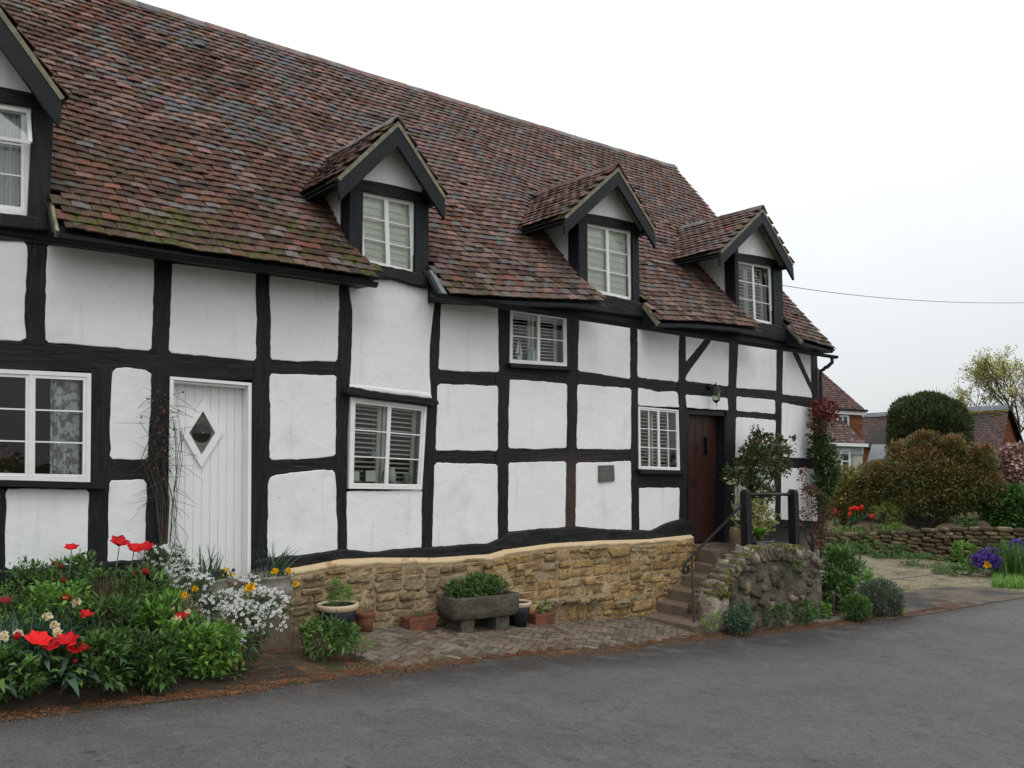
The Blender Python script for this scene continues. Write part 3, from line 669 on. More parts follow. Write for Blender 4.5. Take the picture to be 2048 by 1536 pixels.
# window furniture on the sills
def on_sill(Q, u, dy=.10, v=.985): p = Q.p(u, v); return np.array([p[0], YW + dy - .03, p[1] + .045])
def ornaments():
    c = on_sill(q3, .20, .06); t = thing('toy_sailboat', 'small white toy sailing boat on the sill inside the upper shuttered window', 'ornament', c)
    mb = MB(); mb.add([c + np.array(p) for p in [(-.07, 0, .06), (.07, 0, .06), (.05, -.018, .06), (-.05, -.018, .06), (-.035, 0, .015), (.035, 0, .015), (.05, .018, .06), (-.05, .018, .06)]], [(0, 3, 2, 1), (0, 4, 5, 1), (0, 3, 4), (3, 2, 5, 4), (2, 1, 5), (0, 7, 6, 1), (7, 6, 5, 4)]); mb.box(c + [-.03, -.012, 0], c + [.03, .012, .015]); mb.build('hull', M['white_paint'], t)
    mb = MB(); mb.tube([c + [0, 0, .06], c + [0, 0, .30]], .003, 5); mb.build('mast', M['timber'], t)
    mb = MB(); mb.add([c + np.array(p) for p in [(-.006, .002, .29), (-.006, .002, .08), (-.06, .006, .08), (.008, .002, .26), (.008, .002, .07), (.06, .006, .07)]], [(0, 1, 2), (3, 4, 5)]); mb.build('sail', M['white_paint'], t)
    for i, (u, nm) in enumerate(((.38, 'left'), (.47, 'right'))):
        c = on_sill(q3, u, .07); mb = MB(); w = .042
        V = []
        for y in (-.012, .012): V += [c + np.array(p) for p in [(-w, y, 0), (w, y, 0), (w, y, .11), (0, y, .16), (-w, y, .11)]]
        mb.add(V, [(0, 1, 2, 3, 4), (9, 8, 7, 6, 5)] + [(k, (k + 1) % 5, 5 + (k + 1) % 5, 5 + k) for k in range(5)])
        tag(recentre(mb.build('beach_hut_ornament', M['blue'] if i == 0 else M['white_paint'])), ('pale blue' if i == 0 else 'white and grey') + ' beach hut ornament on the upper window sill beside the toy boat', 'ornament', 'beach hut ornaments')
    c = on_sill(q1, .83, .10, .96); t = thing('china_jug', 'small blue and white jug on the sill of the ground floor shuttered window', 'jug', c)
    mb = MB(); mb.lathe(c, [(0, 0), (.035, 0), (.045, .03), (.04, .06), (.03, .075), (.035, .095)], 14); mb.build('body', M['bluejug'], t, True)
    mb = MB(); mb.tube([c + [.04, 0, .08], c + [.075, 0, .07], c + [.07, 0, .03], c + [.04, 0, .02]], .006, 6); mb.build('handle', M['bluejug'], t, True)
    c = on_sill(q1, .63, .10, .96); mb = MB(); mb.lathe(c, [(0, 0), (.05, 0), (.055, .08), (.035, .13), (.04, .165)], 14); tag(recentre(mb.build('white_jug', M['white_paint'], None, True)), 'plain white pitcher on the sill beside the small blue jug', 'jug')
    c = on_sill(q1, .53, .08, .96); mb = MB(); mb.box(c + [-.02, 0, 0], c + [.015, .03, .12]); mb.box(c + [-.024, -.004, .0], c + [.019, .034, .012]); tag(recentre(mb.build('brown_box', M['terracotta'])), 'narrow brown box upright on the sill behind the window mullion', 'box')
    for u, nm, h in ((.12, 'picture card leaning at the left of the ground floor window sill', .10), (.33, 'black edged picture frame standing mid sill of the ground floor window', .12)):
        c = on_sill(q1, u, .09, .96); t = thing('picture_frame', nm, 'picture frame', c); mb = MB(); mb.box(c + [-.07, 0, 0], c + [.07, .012, h]); mb.build('card', M['shutter'], t)
        mb = MB(); mb.box(c + [-.085 if u > .2 else .065, -.004, 0], c + [-.06 if u > .2 else .08, .016, h + .01]); mb.build('edge', M['black_plastic'], t)
    c = on_sill(q1, .36, .09, .70); t = thing('glass_bottle', 'pale blue glass bottle hanging in front of the shutter', 'bottle', c); mb = MB(); mb.lathe(c, [(0, 0), (.032, 0), (.03, .04), (.01, .09), (.01, .12)], 10); mb.build('bottle_body', M['blue'], t, True)
    mb = MB(); mb.tube([c + [0, 0, .12], c + [.0, 0, .5]], .0015, 4); mb.build('string', M['shutter'], t)
ornaments()
# ------------------------------------------------------------------ main roof
YE, YR = 7.9, 11.6
def unp_line(pts, Y):
    a = sorted([(PY(x, y, Y)[0], PY(x, y, Y)[2]) for x, y in pts]); return np.array(a)
RIDGE = np.array([0, -.075]) + unp_line([(270, 0), (342, 15), (413, 44), (472, 61), (523, 80), (605, 102), (697, 126), (919, 203), (1073, 246), (1158, 270), (1257, 302), (1308, 317), (1386, 339)], YR)
EAVE = np.array([[-6, 3.50], *[[PY(x, y, YE)[0], PY(x, y, YE)[2]] for x, y in [(95, 455), (400, 508), (600, 535), (755, 560)]],
                 *[[PY(x, y, YE)[0] + e, PY(x, y, YE)[2]] for x, y, e in [(887, 590, 0), (1010, 598, 0), (1200, 605, 0), (1305, 643, 0), (1400, 645, 0), (1502, 656, 0), (1578, 674, 0), (1668, 699, 0)]]])
XEND = PY(1668, 699, YE)[0]
def interp(A, x): return np.interp(x, A[:, 0], A[:, 1])
RFIT = np.polyfit(RIDGE[:, 0], RIDGE[:, 1], 2)
def ridge_z(x): return float(np.polyval(RFIT, x)) if x > RIDGE[0, 0] else float(np.polyval(RFIT, RIDGE[0, 0]))
SL = 5.75
def roofp(X, s):
    k = s / SL; ze = float(interp(EAVE, X)); zr = ridge_z(X)
    w = (.028 * mnoise.noise((X * .55, s * .6, 4)) + .02 * mnoise.noise((X * 1.7, s * 1.5, 9))) * (1 - min(1, max(0, k)) ** 2) - .05 * math.sin(math.pi * min(max(k, 0), 1))
    return np.array([X, YE + (YR - YE) * k, ze + (zr - ze) * k + w * min(1, max(0, k * 6))])
def roof_z_at(X, Y): return roofp(X, (Y - YE) / (YR - YE) * SL)[2]

# dormers: apex, tips on the plane of their bargeboards, cheeks on the wall plane
YB = YW - .26
def dorm(apex, lt, rt, cheekL, cheekR):
    a, l, r = PY(*apex, YB), PY(*lt, YB), PY(*rt, YB)
    return dict(a=a, l=l, r=r, x0=PY(cheekL, 470, YW)[0], x1=PY(cheekR, 470, YW)[0])
DORM = [dorm((-70, -85), (-300, 120), (128, 192), -150, 92), dorm((795, 240), (674, 352), (890, 390), 698, 853),
        dorm((1235, 333), (1128, 430), (1308, 455), 1156, 1274), dorm((1524, 416), (1440, 500), (1585, 527), 1467, 1559)]
DORM[0]['l'] = np.array([2 * DORM[0]['a'][0] - DORM[0]['r'][0], YB, DORM[0]['r'][2]]); DORM[0]['x0'] = 2 * DORM[0]['a'][0] - DORM[0]['x1']
def dz(d, X):
    a, l, r = d['a'], d['l'], d['r']
    return a[2] - (X - a[0]) / (r[0] - a[0]) * (a[2] - r[2]) if X > a[0] else a[2] - (a[0] - X) / (a[0] - l[0]) * (a[2] - l[2])
def in_dormer(X, Y, z):
    for i, d in enumerate(DORM):
        lo = d['x0'] + .02; hi = d['x1'] - .02
        if Y < YW + .05: lo += .17 * min(1, max(0, (YW - Y) / .28)); hi += .085
        if lo < X < hi and z < dz(d, X) - .05: return True
    return False
PAL = {'brown': (.090, .051, .038), 'dark': (.052, .032, .026), 'orange': (.132, .057, .034), 'pink': (.22, .13, .11), 'blue': (.112, .114, .118),
       'grey': (.14, .128, .122), 'mauve': (.125, .076, .066), 'rust': (.104, .052, .038), 'olive': (.085, .062, .034), 'rose': (.15, .10, .088), 'red': (.21, .075, .06)}
def tile_kind(X, s):
    r = random.random(); n = mnoise.noise((X * .5, s * .5, 2)); n2 = mnoise.noise((X * .9, s * .9, 22))
    right = min(1, max(0, (X - 3.5) / 4)); low = 1 - min(1, s / 1.8)
    blue = .035 + .09 * right + (.40 if (n2 > .05 and s > 2.4 and 2.2 < X < 6.5) else 0)
    pink = .045 + .05 * right + (.10 if s > 2.4 else 0)
    rose = .04 + .30 * right + .08 * (s > 2.5)
    orange = (.20 if (n > 0 and X < 3.5) else .06) * (1 - low * .6)
    acc = 0
    for k, p in (('blue', blue * (1 - low * .6)), ('pink', pink), ('rose', rose), ('orange', orange), ('grey', .06), ('olive', .05), ('red', .006), ('mauve', .07 + .12 * right), ('dark', .13 + .15 * low - .08 * right), ('rust', .30 * (1 - right) + .06)):
        acc += p
        if r < acc: return k
    return 'brown'
TW, TG, TL, TT = .164, .120, .18, .014
def tile_verts(P, ex, es, en, w, rnd):
    """tile with its lower edge at P: slab with a slightly cambered top"""
    V = []
    for (s_, off) in ((0, .031), (TL, .002)):
        for (x_, cb) in ((-w / 2, -.002), (0, .003), (w / 2, -.002)):
            for t_ in (0, TT): V.append(P + ex * x_ + es * s_ + en * (off + t_ + cb + rnd * (x_ * .06)))
    return np.array(V)
TF = [(0, 2, 3, 1), (2, 4, 5, 3), (1, 3, 9, 7), (3, 5, 11, 9), (0, 1, 7, 6), (4, 10, 11, 5), (6, 7, 9, 8), (8, 9, 11, 10)]
roof = MB()
NX = 70
xs = np.linspace(-5.5, XEND, NX)
V = []
for s_ in np.linspace(0, SL, 24):
    for x in xs: p = roofp(x, s_); V.append(p + np.array([0, .02, -.03]))
Fq = []
for i in range(23):
    for j in range(NX - 1):
        X = (xs[j] + xs[j + 1]) / 2; c = roofp(X, (i + .5) * SL / 23)
        if not in_dormer(X, c[1], c[2]): Fq.append((i * NX + j, i * NX + j + 1, (i + 1) * NX + j + 1, (i + 1) * NX + j))
roof.add(V, Fq)
# rear slope
V = [roofp(x, SL) + [0, .03, -.05] for x in xs] + [(x, 15.3, 3.4) for x in xs]
roof.add(V, [(k, k + 1, NX + k + 1, NX + k) for k in range(NX - 1)])
roof_o = roof.build('roof', M['underlay'], cottage)
tiles = []      # (vertices, colour key, size in view)
rows = int(SL / TG)
for i in range(rows):
    s0 = i * TG + .0; X = -4.2 + (i % 2) * TW / 2 + random.uniform(-.02, .02)
    while X < XEND - TW * .3:
        w = TW * random.uniform(.93, 1.0); Xc = X + TW / 2
        if Xc + TW / 2 > XEND + .04: Xc = XEND + .02 - w / 2
        p = roofp(Xc, s0 + random.uniform(-.006, .006))
        if not in_dormer(Xc, p[1], p[2]):
            e1 = roofp(Xc + .09, s0) - roofp(Xc - .09, s0); e1 /= np.linalg.norm(e1)
            e2 = roofp(Xc, s0 + .1) - roofp(Xc, s0); e2 -= e1 * (e1 @ e2); e2 /= np.linalg.norm(e2); e3 = np.cross(e1, e2)
            rot = random.gauss(0, .012); ex = e1 * math.cos(rot) + e2 * math.sin(rot); es = e2 * math.cos(rot) - e1 * math.sin(rot)
            lift = max(0, random.gauss(0, .0025)) + (random.uniform(.005, .014) if random.random() < .03 else 0)
            pc = p + e3 * lift; gap = (random.random() < .0)
            x_, y_ = pix(pc)
            if -60 < x_ < 2100 and y_ > -60: tiles.append((pc, ex, es, e3, w, random.uniform(-1, 1), tile_kind(Xc, s0), np.linalg.norm(pc - CAM), x_ > 8 and y_ > 8))
        X += TW
vis = sorted([t for t in tiles if t[8]], key=lambda t: t[7])[:300]
vid = set(id(t) for t in vis)
tile_mesh = {}
rest = MB()
def tcol(k): c = np.array(PAL[k]) * .93 + np.array((.120, .073, .060)) * .21; return c * random.uniform(.84, 1.16) * (1 + RS.uniform(-.06, .06, 3))
for t in tiles:
    pc, ex, es, en, w, rnd, k = t[:7]
    if id(t) in vid:
        key = (k, random.randint(0, 3))
        if key not in tile_mesh:
            b = MB(); b.add(tile_verts(np.zeros(3), np.array([1., 0, 0]), np.array([0, 1., 0]), np.array([0, 0, 1.]), TW * .97, (key[1] - 1.5) * .5), TF, tcol(k))
            tmp = b.build('tile', M['tile'], None, link=False); tile_mesh[key] = tmp.data; bpy.data.objects.remove(tmp)
        o = bpy.data.objects.new('tile', tile_mesh[key]); COL.objects.link(o); o.parent = roof_o
        lc = pc - np.array(cottage.location)
        o.matrix_local = Matrix(((ex[0], es[0], en[0], lc[0]), (ex[1], es[1], en[1], lc[1]), (ex[2], es[2], en[2], lc[2]), (0, 0, 0, 1)))
    else: rest.add(tile_verts(pc, ex, es, en, w, rnd), TF, tcol(k))
# dormer roof slopes
for di, d in enumerate(DORM):
    for side in (-1, 1):
        tip = d['l'] if side < 0 else d['r']; a = d['a']
        dn = a - tip; dn[1] = 0; Ls = np.linalg.norm(dn); es = dn / Ls; ex = np.array([0, -side * -1.0, 0]) * 1.0
        ex = np.array([0, -1.0, 0]) if side > 0 else np.array([0, 1.0, 0]); ex = -ex
        en = np.cross(ex, es)
        if en[2] < 0: ex = -ex; en = -en
        nr = int(Ls / TG)
        for i in range(nr + 1):
            s0 = i * (Ls - .02) / (nr + 1) - .02; Y = YB - .03 + (i % 2) * TW / 2
            while Y < 11.5:
                p = tip + es * s0; p = np.array([p[0], Y + TW / 2, p[2]]) + np.array([0, 0, .018 * mnoise.noise((Y * 2, s0 * 3, di)) + .03 * (Y - YB) * (.0)])
                if p[2] < roof_z_at(p[0], p[1]) - .05 and p[1] > YE: break
                xw = TW * random.uniform(.9, .99)
                if Y == YB - .03: pass
                rot = random.gauss(0, .02); k = tile_kind(p[0] + 2.5, 2.2)
                if k in ('blue',) and random.random() < .6: k = 'rose'
                if k in ('dark', 'olive', 'grey') and di in (1,): k = 'rust'
                rest.add(tile_verts(p + en * max(0, random.gauss(0, .003)), ex * math.cos(rot) + es * math.sin(rot), es * math.cos(rot) - ex * math.sin(rot), en, xw, random.uniform(-1, 1)), TF, tcol(k))
                Y += TW
rest.build('roof_tiles', M['tile'], roof_o, kind='stuff')

def half_round(mb, p, q, r, col, lift=.0, n=7, t=.014):
    p, q = np.array(p, float), np.array(q, float); d = (q - p) / np.linalg.norm(q - p); sd = np.cross(d, (0, 0, 1)); sd /= np.linalg.norm(sd); up = np.cross(sd, d)
    V = []
    for c, rr in ((p, r * 1.0), (q, r * 1.03)):
        for ro in (rr, rr - t):
            for k in range(n + 1):
                a = math.pi * (-.02 + 1.04 * k / n); V.append(c + sd * ro * math.copysign(abs(math.cos(a)) ** 1.15, math.cos(a)) * 1.10 + up * (ro * (1 - abs(math.cos(a)) ** 1.4) * 1.35 + lift))
    m = n + 1; Fc = []
    for k in range(n): Fc += [(k, k + 1, 2 * m + k + 1, 2 * m + k), (m + k + 1, m + k, 3 * m + k, 3 * m + k + 1), (k + 1, k, m + k, m + k + 1), (2 * m + k, 2 * m + k + 1, 3 * m + k + 1, 3 * m + k)]
    Fc += [(0, 2 * m, 3 * m, m), (n, m + n, 3 * m + n, 2 * m + n)]
    mb.add(V, Fc, col)
X = .2
while X < XEND - .05:
    x2 = min(X + .31, XEND + .02); a = roofp(X, SL) + [0, 0, -.045]; b = roofp(x2, SL) + [0, 0, -.045]
    mb = MB(); half_round(mb, a + [0, 0, -.03 + random.uniform(-.006, .006)], b + [.004, 0, -.03 + random.uniform(-.006, .006)], .105, tcol(random.choice(['mauve', 'rose', 'grey', 'grey', 'blue', 'rose'])) * 1.45)
    mb.build('ridge_tile', M['tile'], roof_o, True); X = x2
# verge at the far gable and at each break of the eaves
mb = MB()
for s_ in np.arange(0, SL, .25):
    a, b = roofp(XEND - .015, s_), roofp(XEND - .015, s_ + .25); mb.beam(a + [0, 0, -.035], b + [0, 0, -.035], .03, .07)
mb.build('verge', M['verge'], roof_o)
for d, kind in ((DORM[0], 'verge'), (DORM[1], 'lead'), (DORM[2], 'verge'), (DORM[3], 'verge')):
    x = d['x1'] + .025; mb = MB(); pts = [roofp(x, s_) for s_ in (-.02, .14, .28, .42)]
    for a, b in zip(pts[:-1], pts[1:]):
        if kind == 'lead': mb.beam(a + [-.03, 0, .01], b + [-.03, 0, .01], .07, .05)
        else: mb.beam(a + [-.01, 0, -.03], b + [-.01, 0, -.03], .025, .07)
    mb.build('verge_flashing' if kind == 'lead' else 'verge_board', M['lead'] if kind == 'lead' else M['verge'], roof_o)
# rafters feet / soffit board closing the eaves
brk = [(-5.5, DORM[0]['x0']), (DORM[0]['x1'], DORM[1]['x0'] + .13), (DORM[1]['x1'] + .02, DORM[2]['x0'] + .13), (DORM[2]['x1'] + .02, DORM[3]['x0'] + .13), (DORM[3]['x1'] + .02, XEND - .02)]
for a, b in brk:
    xs_ = np.linspace(a, b, 5)
    for x0, x1 in zip(xs_[:-1], xs_[1:]):
        za, zb = roofp(x0, 0)[2], roofp(x1, 0)[2]
        mb = mb if x0 > a else MB()
        mb.hexa([(x0, YE + .02, za - .07), (x1, YE + .02, zb - .07), (x1, YW + .1, zb - .04), (x0, YW + .1, za - .04), (x0, YE + .02, za - .02), (x1, YE + .02, zb - .02), (x1, YW + .1, zb + .38), (x0, YW + .1, za + .38)])
    mb.build('soffit', M['black_paint'], roof_o)

# moss cushions growing on the tiles
mb = MB()
for _ in range(900):
    X = random.uniform(.3, 14.2); s_ = abs(random.gauss(0, 1.1)) if random.random() < .75 else random.uniform(0, 5)
    if X > 4.5 and random.random() < .55: continue
    if mnoise.noise((X * 1.3, s_ * 1.3, 7)) < .02: continue
    p = roofp(X, s_)
    if in_dormer(X, p[1], p[2]): continue
    row = round(s_ / TG) * TG; p = roofp(X, row + random.choice([0, -.008, .05])); r = random.uniform(.007, .022)
    c = p + np.array([0, -.020, .036]); c += np.array([0, 0, 0]); h = r * .5
    V = [c + np.array([math.cos(a) * r * random.uniform(.8, 1.6), math.sin(a) * r * .64, math.sin(a) * r * .77 - h * .5]) for a in np.arange(6) * math.pi / 3] + [c + np.array([0, -h * .8, h * .7])]
    mb.add(V, [(k, (k + 1) % 6, 6) for k in range(6)])
mb.build('moss', M['moss'], roof_o, True, kind='stuff')

# ------------------------------------------------------------------ dormers
def dormer(d, winq, di):
    a, l, r, x0, x1 = d['a'], d['l'], d['r'], d['x0'], d['x1']
    zf = roof_z_at(x0, YW) - .1
    mb = MB()     # plaster gable over the window and the cheeks
    wq = winq.q; zt = max(wq[0][1], wq[1][1])
    def front(pts, y, th=.05): 
        V = [(p[0], y, p[1]) for p in pts] + [(p[0], y + th, p[1]) for p in pts]; n = len(pts)
        mb.add(V, [tuple(range(n))] + [(k, n + k, n + (k + 1) % n, (k + 1) % n) for k in range(n)])
    gx = a[0]
    front([(x0 + .08, zt + .03), (x1 - .08, zt + .03), (x1 - .08, dz(d, x1 - .08) - .06), (gx, a[2] - .07), (x0 + .08, dz(d, x0 + .08) - .06)], YW - .012)
    for x, sgn in ((x0, -1), (x1, 1)):       # cheeks run back into the roof slope
        z1 = dz(d, x) - .05; Yb = YW
        while roof_z_at(x, Yb) < z1 and Yb < 11: Yb += .05
        V = [(x, YW + .0, zf - .2), (x, YW + .0, z1), (x, Yb + .1, z1), (x, YW + .3, zf - .2)]
        V2 = [(x - sgn * .06, p[1], p[2]) for p in V]
        mb.add(V + V2, [(0, 1, 2, 3), (4, 7, 6, 5), (1, 5, 6, 2)])
    dm = mb.build('dormer', M['plaster'], cottage)
    zb0 = min(wq[3][1], wq[2][1]) - .06
    for x_out, x_in, sg in ((x0 - .012, (wq[0][0] + wq[3][0]) / 2 + .012, -1), (x1 + .012, (wq[1][0] + wq[2][0]) / 2 - .012, 1)):
        mb = MB(); lo, hi = min(x_out, x_in), max(x_out, x_in)
        mb.box((lo, YW - .028, zb0), (hi, YW + .19, dz(d, x_out) - .05), jit=.003)
        mb.build('post', M['timber'], dm)
    mb = MB(); L0, R0 = wq[0], wq[1]       # head rail over the window
    n = 8; V = []
    for k in range(n + 1):
        t = k / n; x = x0 + .02 + (x1 - x0 - .04) * t; zl = L0[1] + (R0[1] - L0[1]) * (x - L0[0]) / (R0[0] - L0[0])
        arch = .022 * math.sin(t * math.pi)
        for y in (YW - .034, YW + .1): V += [(x, y, zl - .012), (x, y, zl + .105 + arch)]
    Fc = []
    for k in range(n):
        o = k * 4; Fc += [(o, o + 4, o + 5, o + 1), (o + 1, o + 5, o + 7, o + 3), (o, o + 2, o + 6, o + 4)]
    mb.add(V, Fc); mb.build('head_rail', M['timber_h'], dm)
    for tip, sg in ((l, -1), (r, 1)):       # bargeboard, cement verge, exposed tile edge
        v = tip - a; v[1] = 0; Ld = np.linalg.norm(v); v /= Ld; nn = np.array([v[2] * sg * -1, 0, v[0] * sg]);
        if nn[2] > 0: nn = -nn
        def quadbox(o0, o1, s0, s1, y0, y1, nm, mt, e1=0):
            V = []
            for y in (y0, y1):
                V += [a + v * s0 + nn * o0, a + v * s1 + nn * o0, a + v * (s1 + e1) + nn * o1, a + v * s0 + nn * o1 if s0 > 0 else a + np.array([0, 0, -o1 / max(.2, -nn[2])])]
                for q in V[-4:]: q[1] = y
            if s0 == 0: V[0] = np.array([a[0], y0, a[2] - o0 / max(.2, -nn[2])]); V[4] = np.array([a[0], y1, a[2] - o0 / max(.2, -nn[2])])
            b = MB(); b.hexa(V); return b.build(nm, mt, dm)
        quadbox(.055, .21, 0, Ld + .05, YB - .012 - (.002 if sg > 0 else 0), YB + .028, 'bargeboard', M['black_paint'], .17 if sg > 0 else .12)
        quadbox(.012, .055, 0, Ld + .02, YB - .02 - (.002 if sg > 0 else 0), YB + .24, 'verge_strip', M['verge'])
        p0, p1 = tip + np.array([-.02 * sg, .1, -.06]), tip + np.array([-.02 * sg, 0, -.06]); p0[1] = YB + .03
        Yb = YB + .1
        while roof_z_at(tip[0], Yb) < tip[2] - .05 and Yb < 11: Yb += .05
        b = MB(); b.beam((tip[0] - sg * .05, YB + .03, tip[2] - .065), (tip[0] - sg * .05, Yb, tip[2] - .065), .10, .05); b.build('eaves_board', M['black_paint'], dm)
        b = MB()      # boarding under the tiles
        V = [(a[0], YB + .0, a[2] - .02), (tip[0], YB + .0, tip[2] - .02), (tip[0], Yb + .1, tip[2] - .02), (a[0], Yb + 1.6, a[2] - .02)]
        V += [(p[0], p[1], p[2] - .045) for p in V]; b.hexa([V[i] for i in (4, 5, 6, 7, 0, 1, 2, 3)]); b.build('roof_board', M['underlay'], dm)
    Y = YB - .03; Yb = Y
    while roof_z_at(a[0], Yb) < a[2] + .03 and Yb < 11.5: Yb += .05
    while Y < Yb:
        y2 = min(Y + .30, Yb + .05); b = MB(); c = tcol(random.choice(['grey', 'mauve', 'grey', 'dark'] if di in (1, 3) else ['mauve', 'rose', 'brown', 'rust'])) * 1.25
        half_round(b, (a[0], Y, a[2] - .085 + random.uniform(-.004, .004)), (a[0], y2 - .005, a[2] - .085 + random.uniform(-.004, .004)), .11, c); b.build('ridge_tile', M['tile'], dm, True); Y = y2
for i, (d, q) in enumerate(zip(DORM, (dq0, dq1, dq2, dq3))): dormer(d, q, i)

# ------------------------------------------------------------------ gutters
def gutter(p, q, r=.055):
    mb = MB(); p, q = np.array(p, float), np.array(q, float); d = (q - p) / np.linalg.norm(q - p); sd = np.cross(d, (0, 0, 1)); sd /= np.linalg.norm(sd); n = 8; V = []
    K = 12
    for i in range(K + 1):
        c = p + (q - p) * i / K + np.array([0, 0, .008 * mnoise.noise((i * .7, p[0], 0))])
        for ro in (r, r - .006):
            for k in range(n + 1):
                a = math.pi + math.pi * k / n; V.append(c + sd * ro * math.cos(a) + np.array([0, 0, ro * math.sin(a)]))
    m = n + 1; S = 2 * m; Fc = []
    for i in range(K):
        for k in range(n): Fc += [(i * S + k, i * S + k + 1, (i + 1) * S + k + 1, (i + 1) * S + k), (i * S + m + k + 1, i * S + m + k, (i + 1) * S + m + k, (i + 1) * S + m + k + 1)]
        for k in (0, n): Fc += [(i * S + k, (i + 1) * S + k, (i + 1) * S + m + k, i * S + m + k)]
    for k in range(n): Fc += [(k, k + 1, m + k + 1, m + k), (K * S + k, K * S + k + 1, K * S + m + k + 1, K * S + m + k)]
    mb.add(V, Fc); return mb.build('gutter', M['black_paint'], cottage, True)
YG = YE - .02
g1 = gutter(PY(-100, 447, YG), PY(752, 566, YG)); g2 = gutter(PY(866, 588, YG), PY(1672, 712, YG))
c = PY(1664, 714, YG)
mb = MB(); e = np.array([PY(1636, 742, YW)[0] - .02, YW - .07, PY(1636, 742, YW)[2]])
mb.tube([c + [0, 0, -.02], c + [.0, .0, -.10], c + [-.05, .08, -.19], (c + e) / 2 + [0, .02, -.06], e + [.1, .0, .03], e, e + [-.02, 0, -.15], e + [-.02, 0, -2.2]], .034, 8); mb.build('downpipe', M['iron'], cottage, True)
mb = MB(); mb.beam(PY(1566, 701, YW - .02), PY(1586, 702, YW - .02), .008, .008); mb.build('cable', M['black_plastic'], cottage)

# gable end wall and rear wall of the cottage (seen only from the side)
mb = MB(); xe = XEND - .12
mb.add([(xe, YW + .02, -1.4), (xe, 14.9, -1.4), (xe, 14.9, 3.6), (xe, YR, ridge_z(xe) - .1), (xe, YW + .02, 3.75)], [(0, 1, 2, 3, 4)])
mb.add([(xe, 14.9, -1.4), (-5.5, 14.9, -1.4), (-5.5, 14.9, 3.6), (xe, 14.9, 3.6)], [(0, 1, 2, 3)])
mb.build('gable_wall', M['plaster'], cottage)
mb = MB()
for z in (.75, 2.1, 3.6): mb.box((xe - .02, YW + .16, z), (xe + .03, 14.9, z + .17))
for y in (9.6, 11.1, 12.6, 14.1): mb.box((xe - .02, y, -1), (xe + .026, y + .16, 3.6))
mb.build('gable_timber', M['timber'], cottage)
# unseen dark lining added so that no daylight comes through the house
mb = MB(); mb.box((-5.4, YW + 1.9, -1.4), (xe - .1, YW + 1.95, 5.5)); mb.build('light_block', M['dark_room'], cottage)

# ------------------------------------------------------------------ stone plinth under the sill beam
YP = YW - .10
ptop = np.array([[PY(x, y, YW - .03)[0], PY(x, y, YW - .03)[2]] for x, y in [(-70, 1175), (335, 1150), (500, 1150), (600, 1133), (680, 1118), (750, 1115), (863, 1115), (975, 1108), (1010, 1098), (1100, 1086), (1200, 1080), (1290, 1078), (1386, 1068)]])
XP0, XP1 = -3.0, PY(1388, 1085, YP)[0]
def pt_(x): return float(interp(ptop, x))
mb = MB(); xs_ = np.arange(XP0, XP1 + .001, .06); nrow = 14; V = []
for x in xs_:
    zt = pt_(x) - .075; zb = g(x, YP) - .15
    for k in range(nrow): z = zt + (zb - zt) * k / (nrow - 1); V.append((x, YP + .022 * mnoise.noise((x * 5, 0, z * 5)) - .006, z))
n = len(xs_)
Fc = [(i * nrow + k, i * nrow + k + 1, (i + 1) * nrow + k + 1, (i + 1) * nrow + k) for i in range(n - 1) for k in range(nrow - 1)]
mb.add(V, Fc)
i0 = len(xs_) - 1
mb.add([(XP1, YP, g(XP1) - .2), (XP1, YW + .2, g(XP1) - .2), (XP1, YW + .2, pt_(XP1) - .02), (XP1, YP, pt_(XP1) - .075)], [(0, 1, 2, 3)])
plinth = mb.build('stone_plinth', M['mortar'], cottage, True)
mb = MB(); V = []
xs_ = xs_[xs_ > PY(507, 1150, YP)[0]]; n = len(xs_)
for x in xs_:      # cream mortar fillet
    w = .045 * mnoise.noise((x * 2.5, 5, 1)) + .02 * mnoise.noise((x * 13, 5, 1)); zt = pt_(x)
    V += [(x, YW + .03, zt + .015), (x, YW - .035, zt + .004), (x, YP - .008, zt - .034 + w * .3), (x, YP - .010, zt - .058 + w), (x, YP + .03, zt - .10 + w)]
mb.add(V, [(i * 5 + k, i * 5 + k + 1, (i + 1) * 5 + k + 1, (i + 1) * 5 + k) for i in range(n - 1) for k in range(4)])
mb.build('mortar_fillet', M['cream_mortar'], plinth, True)
STC = [(.34, .22, .095), (.27, .175, .085), (.21, .14, .075), (.38, .28, .15), (.28, .23, .16), (.17, .12, .075), (.30, .19, .07), (.24, .20, .15)]
def rock(c, a, b, d, col, seed, ny=.5, n1=10, n2=6, flat=.0, rot=0):
    """lumpy stone: superellipsoid with noise; half sizes a (X), d (Y), b (z)"""
    V = []
    for i in range(n2 + 1):
        ph = -math.pi / 2 + math.pi * i / n2
        for j in range(n1):
            th = 2 * math.pi * j / n1
            def sp(v, e): return math.copysign(abs(v) ** e, v)
            p = np.array([sp(math.cos(ph), .5) * sp(math.cos(th), .5), sp(math.cos(ph), .5) * sp(math.sin(th), .5), sp(math.sin(ph), .5)])
            k = 1 + ny * .35 * mnoise.noise((p[0] * 1.6 + seed, p[1] * 1.6, p[2] * 1.6 + seed * .3)) + ny * .15 * mnoise.noise((p[0] * 4 + seed, p[1] * 4, p[2] * 4))
            q = p * k * np.array([a, d, b])
            if rot: q = np.array([q[0] * math.cos(rot) - q[2] * math.sin(rot), q[1], q[0] * math.sin(rot) + q[2] * math.cos(rot)])
            V.append(np.array(c) + q)
    Fc = [(i * n1 + j, i * n1 + (j + 1) % n1, (i + 1) * n1 + (j + 1) % n1, (i + 1) * n1 + j) for i in range(n2) for j in range(n1)]
    return V, Fc
z = 0
seed = 0
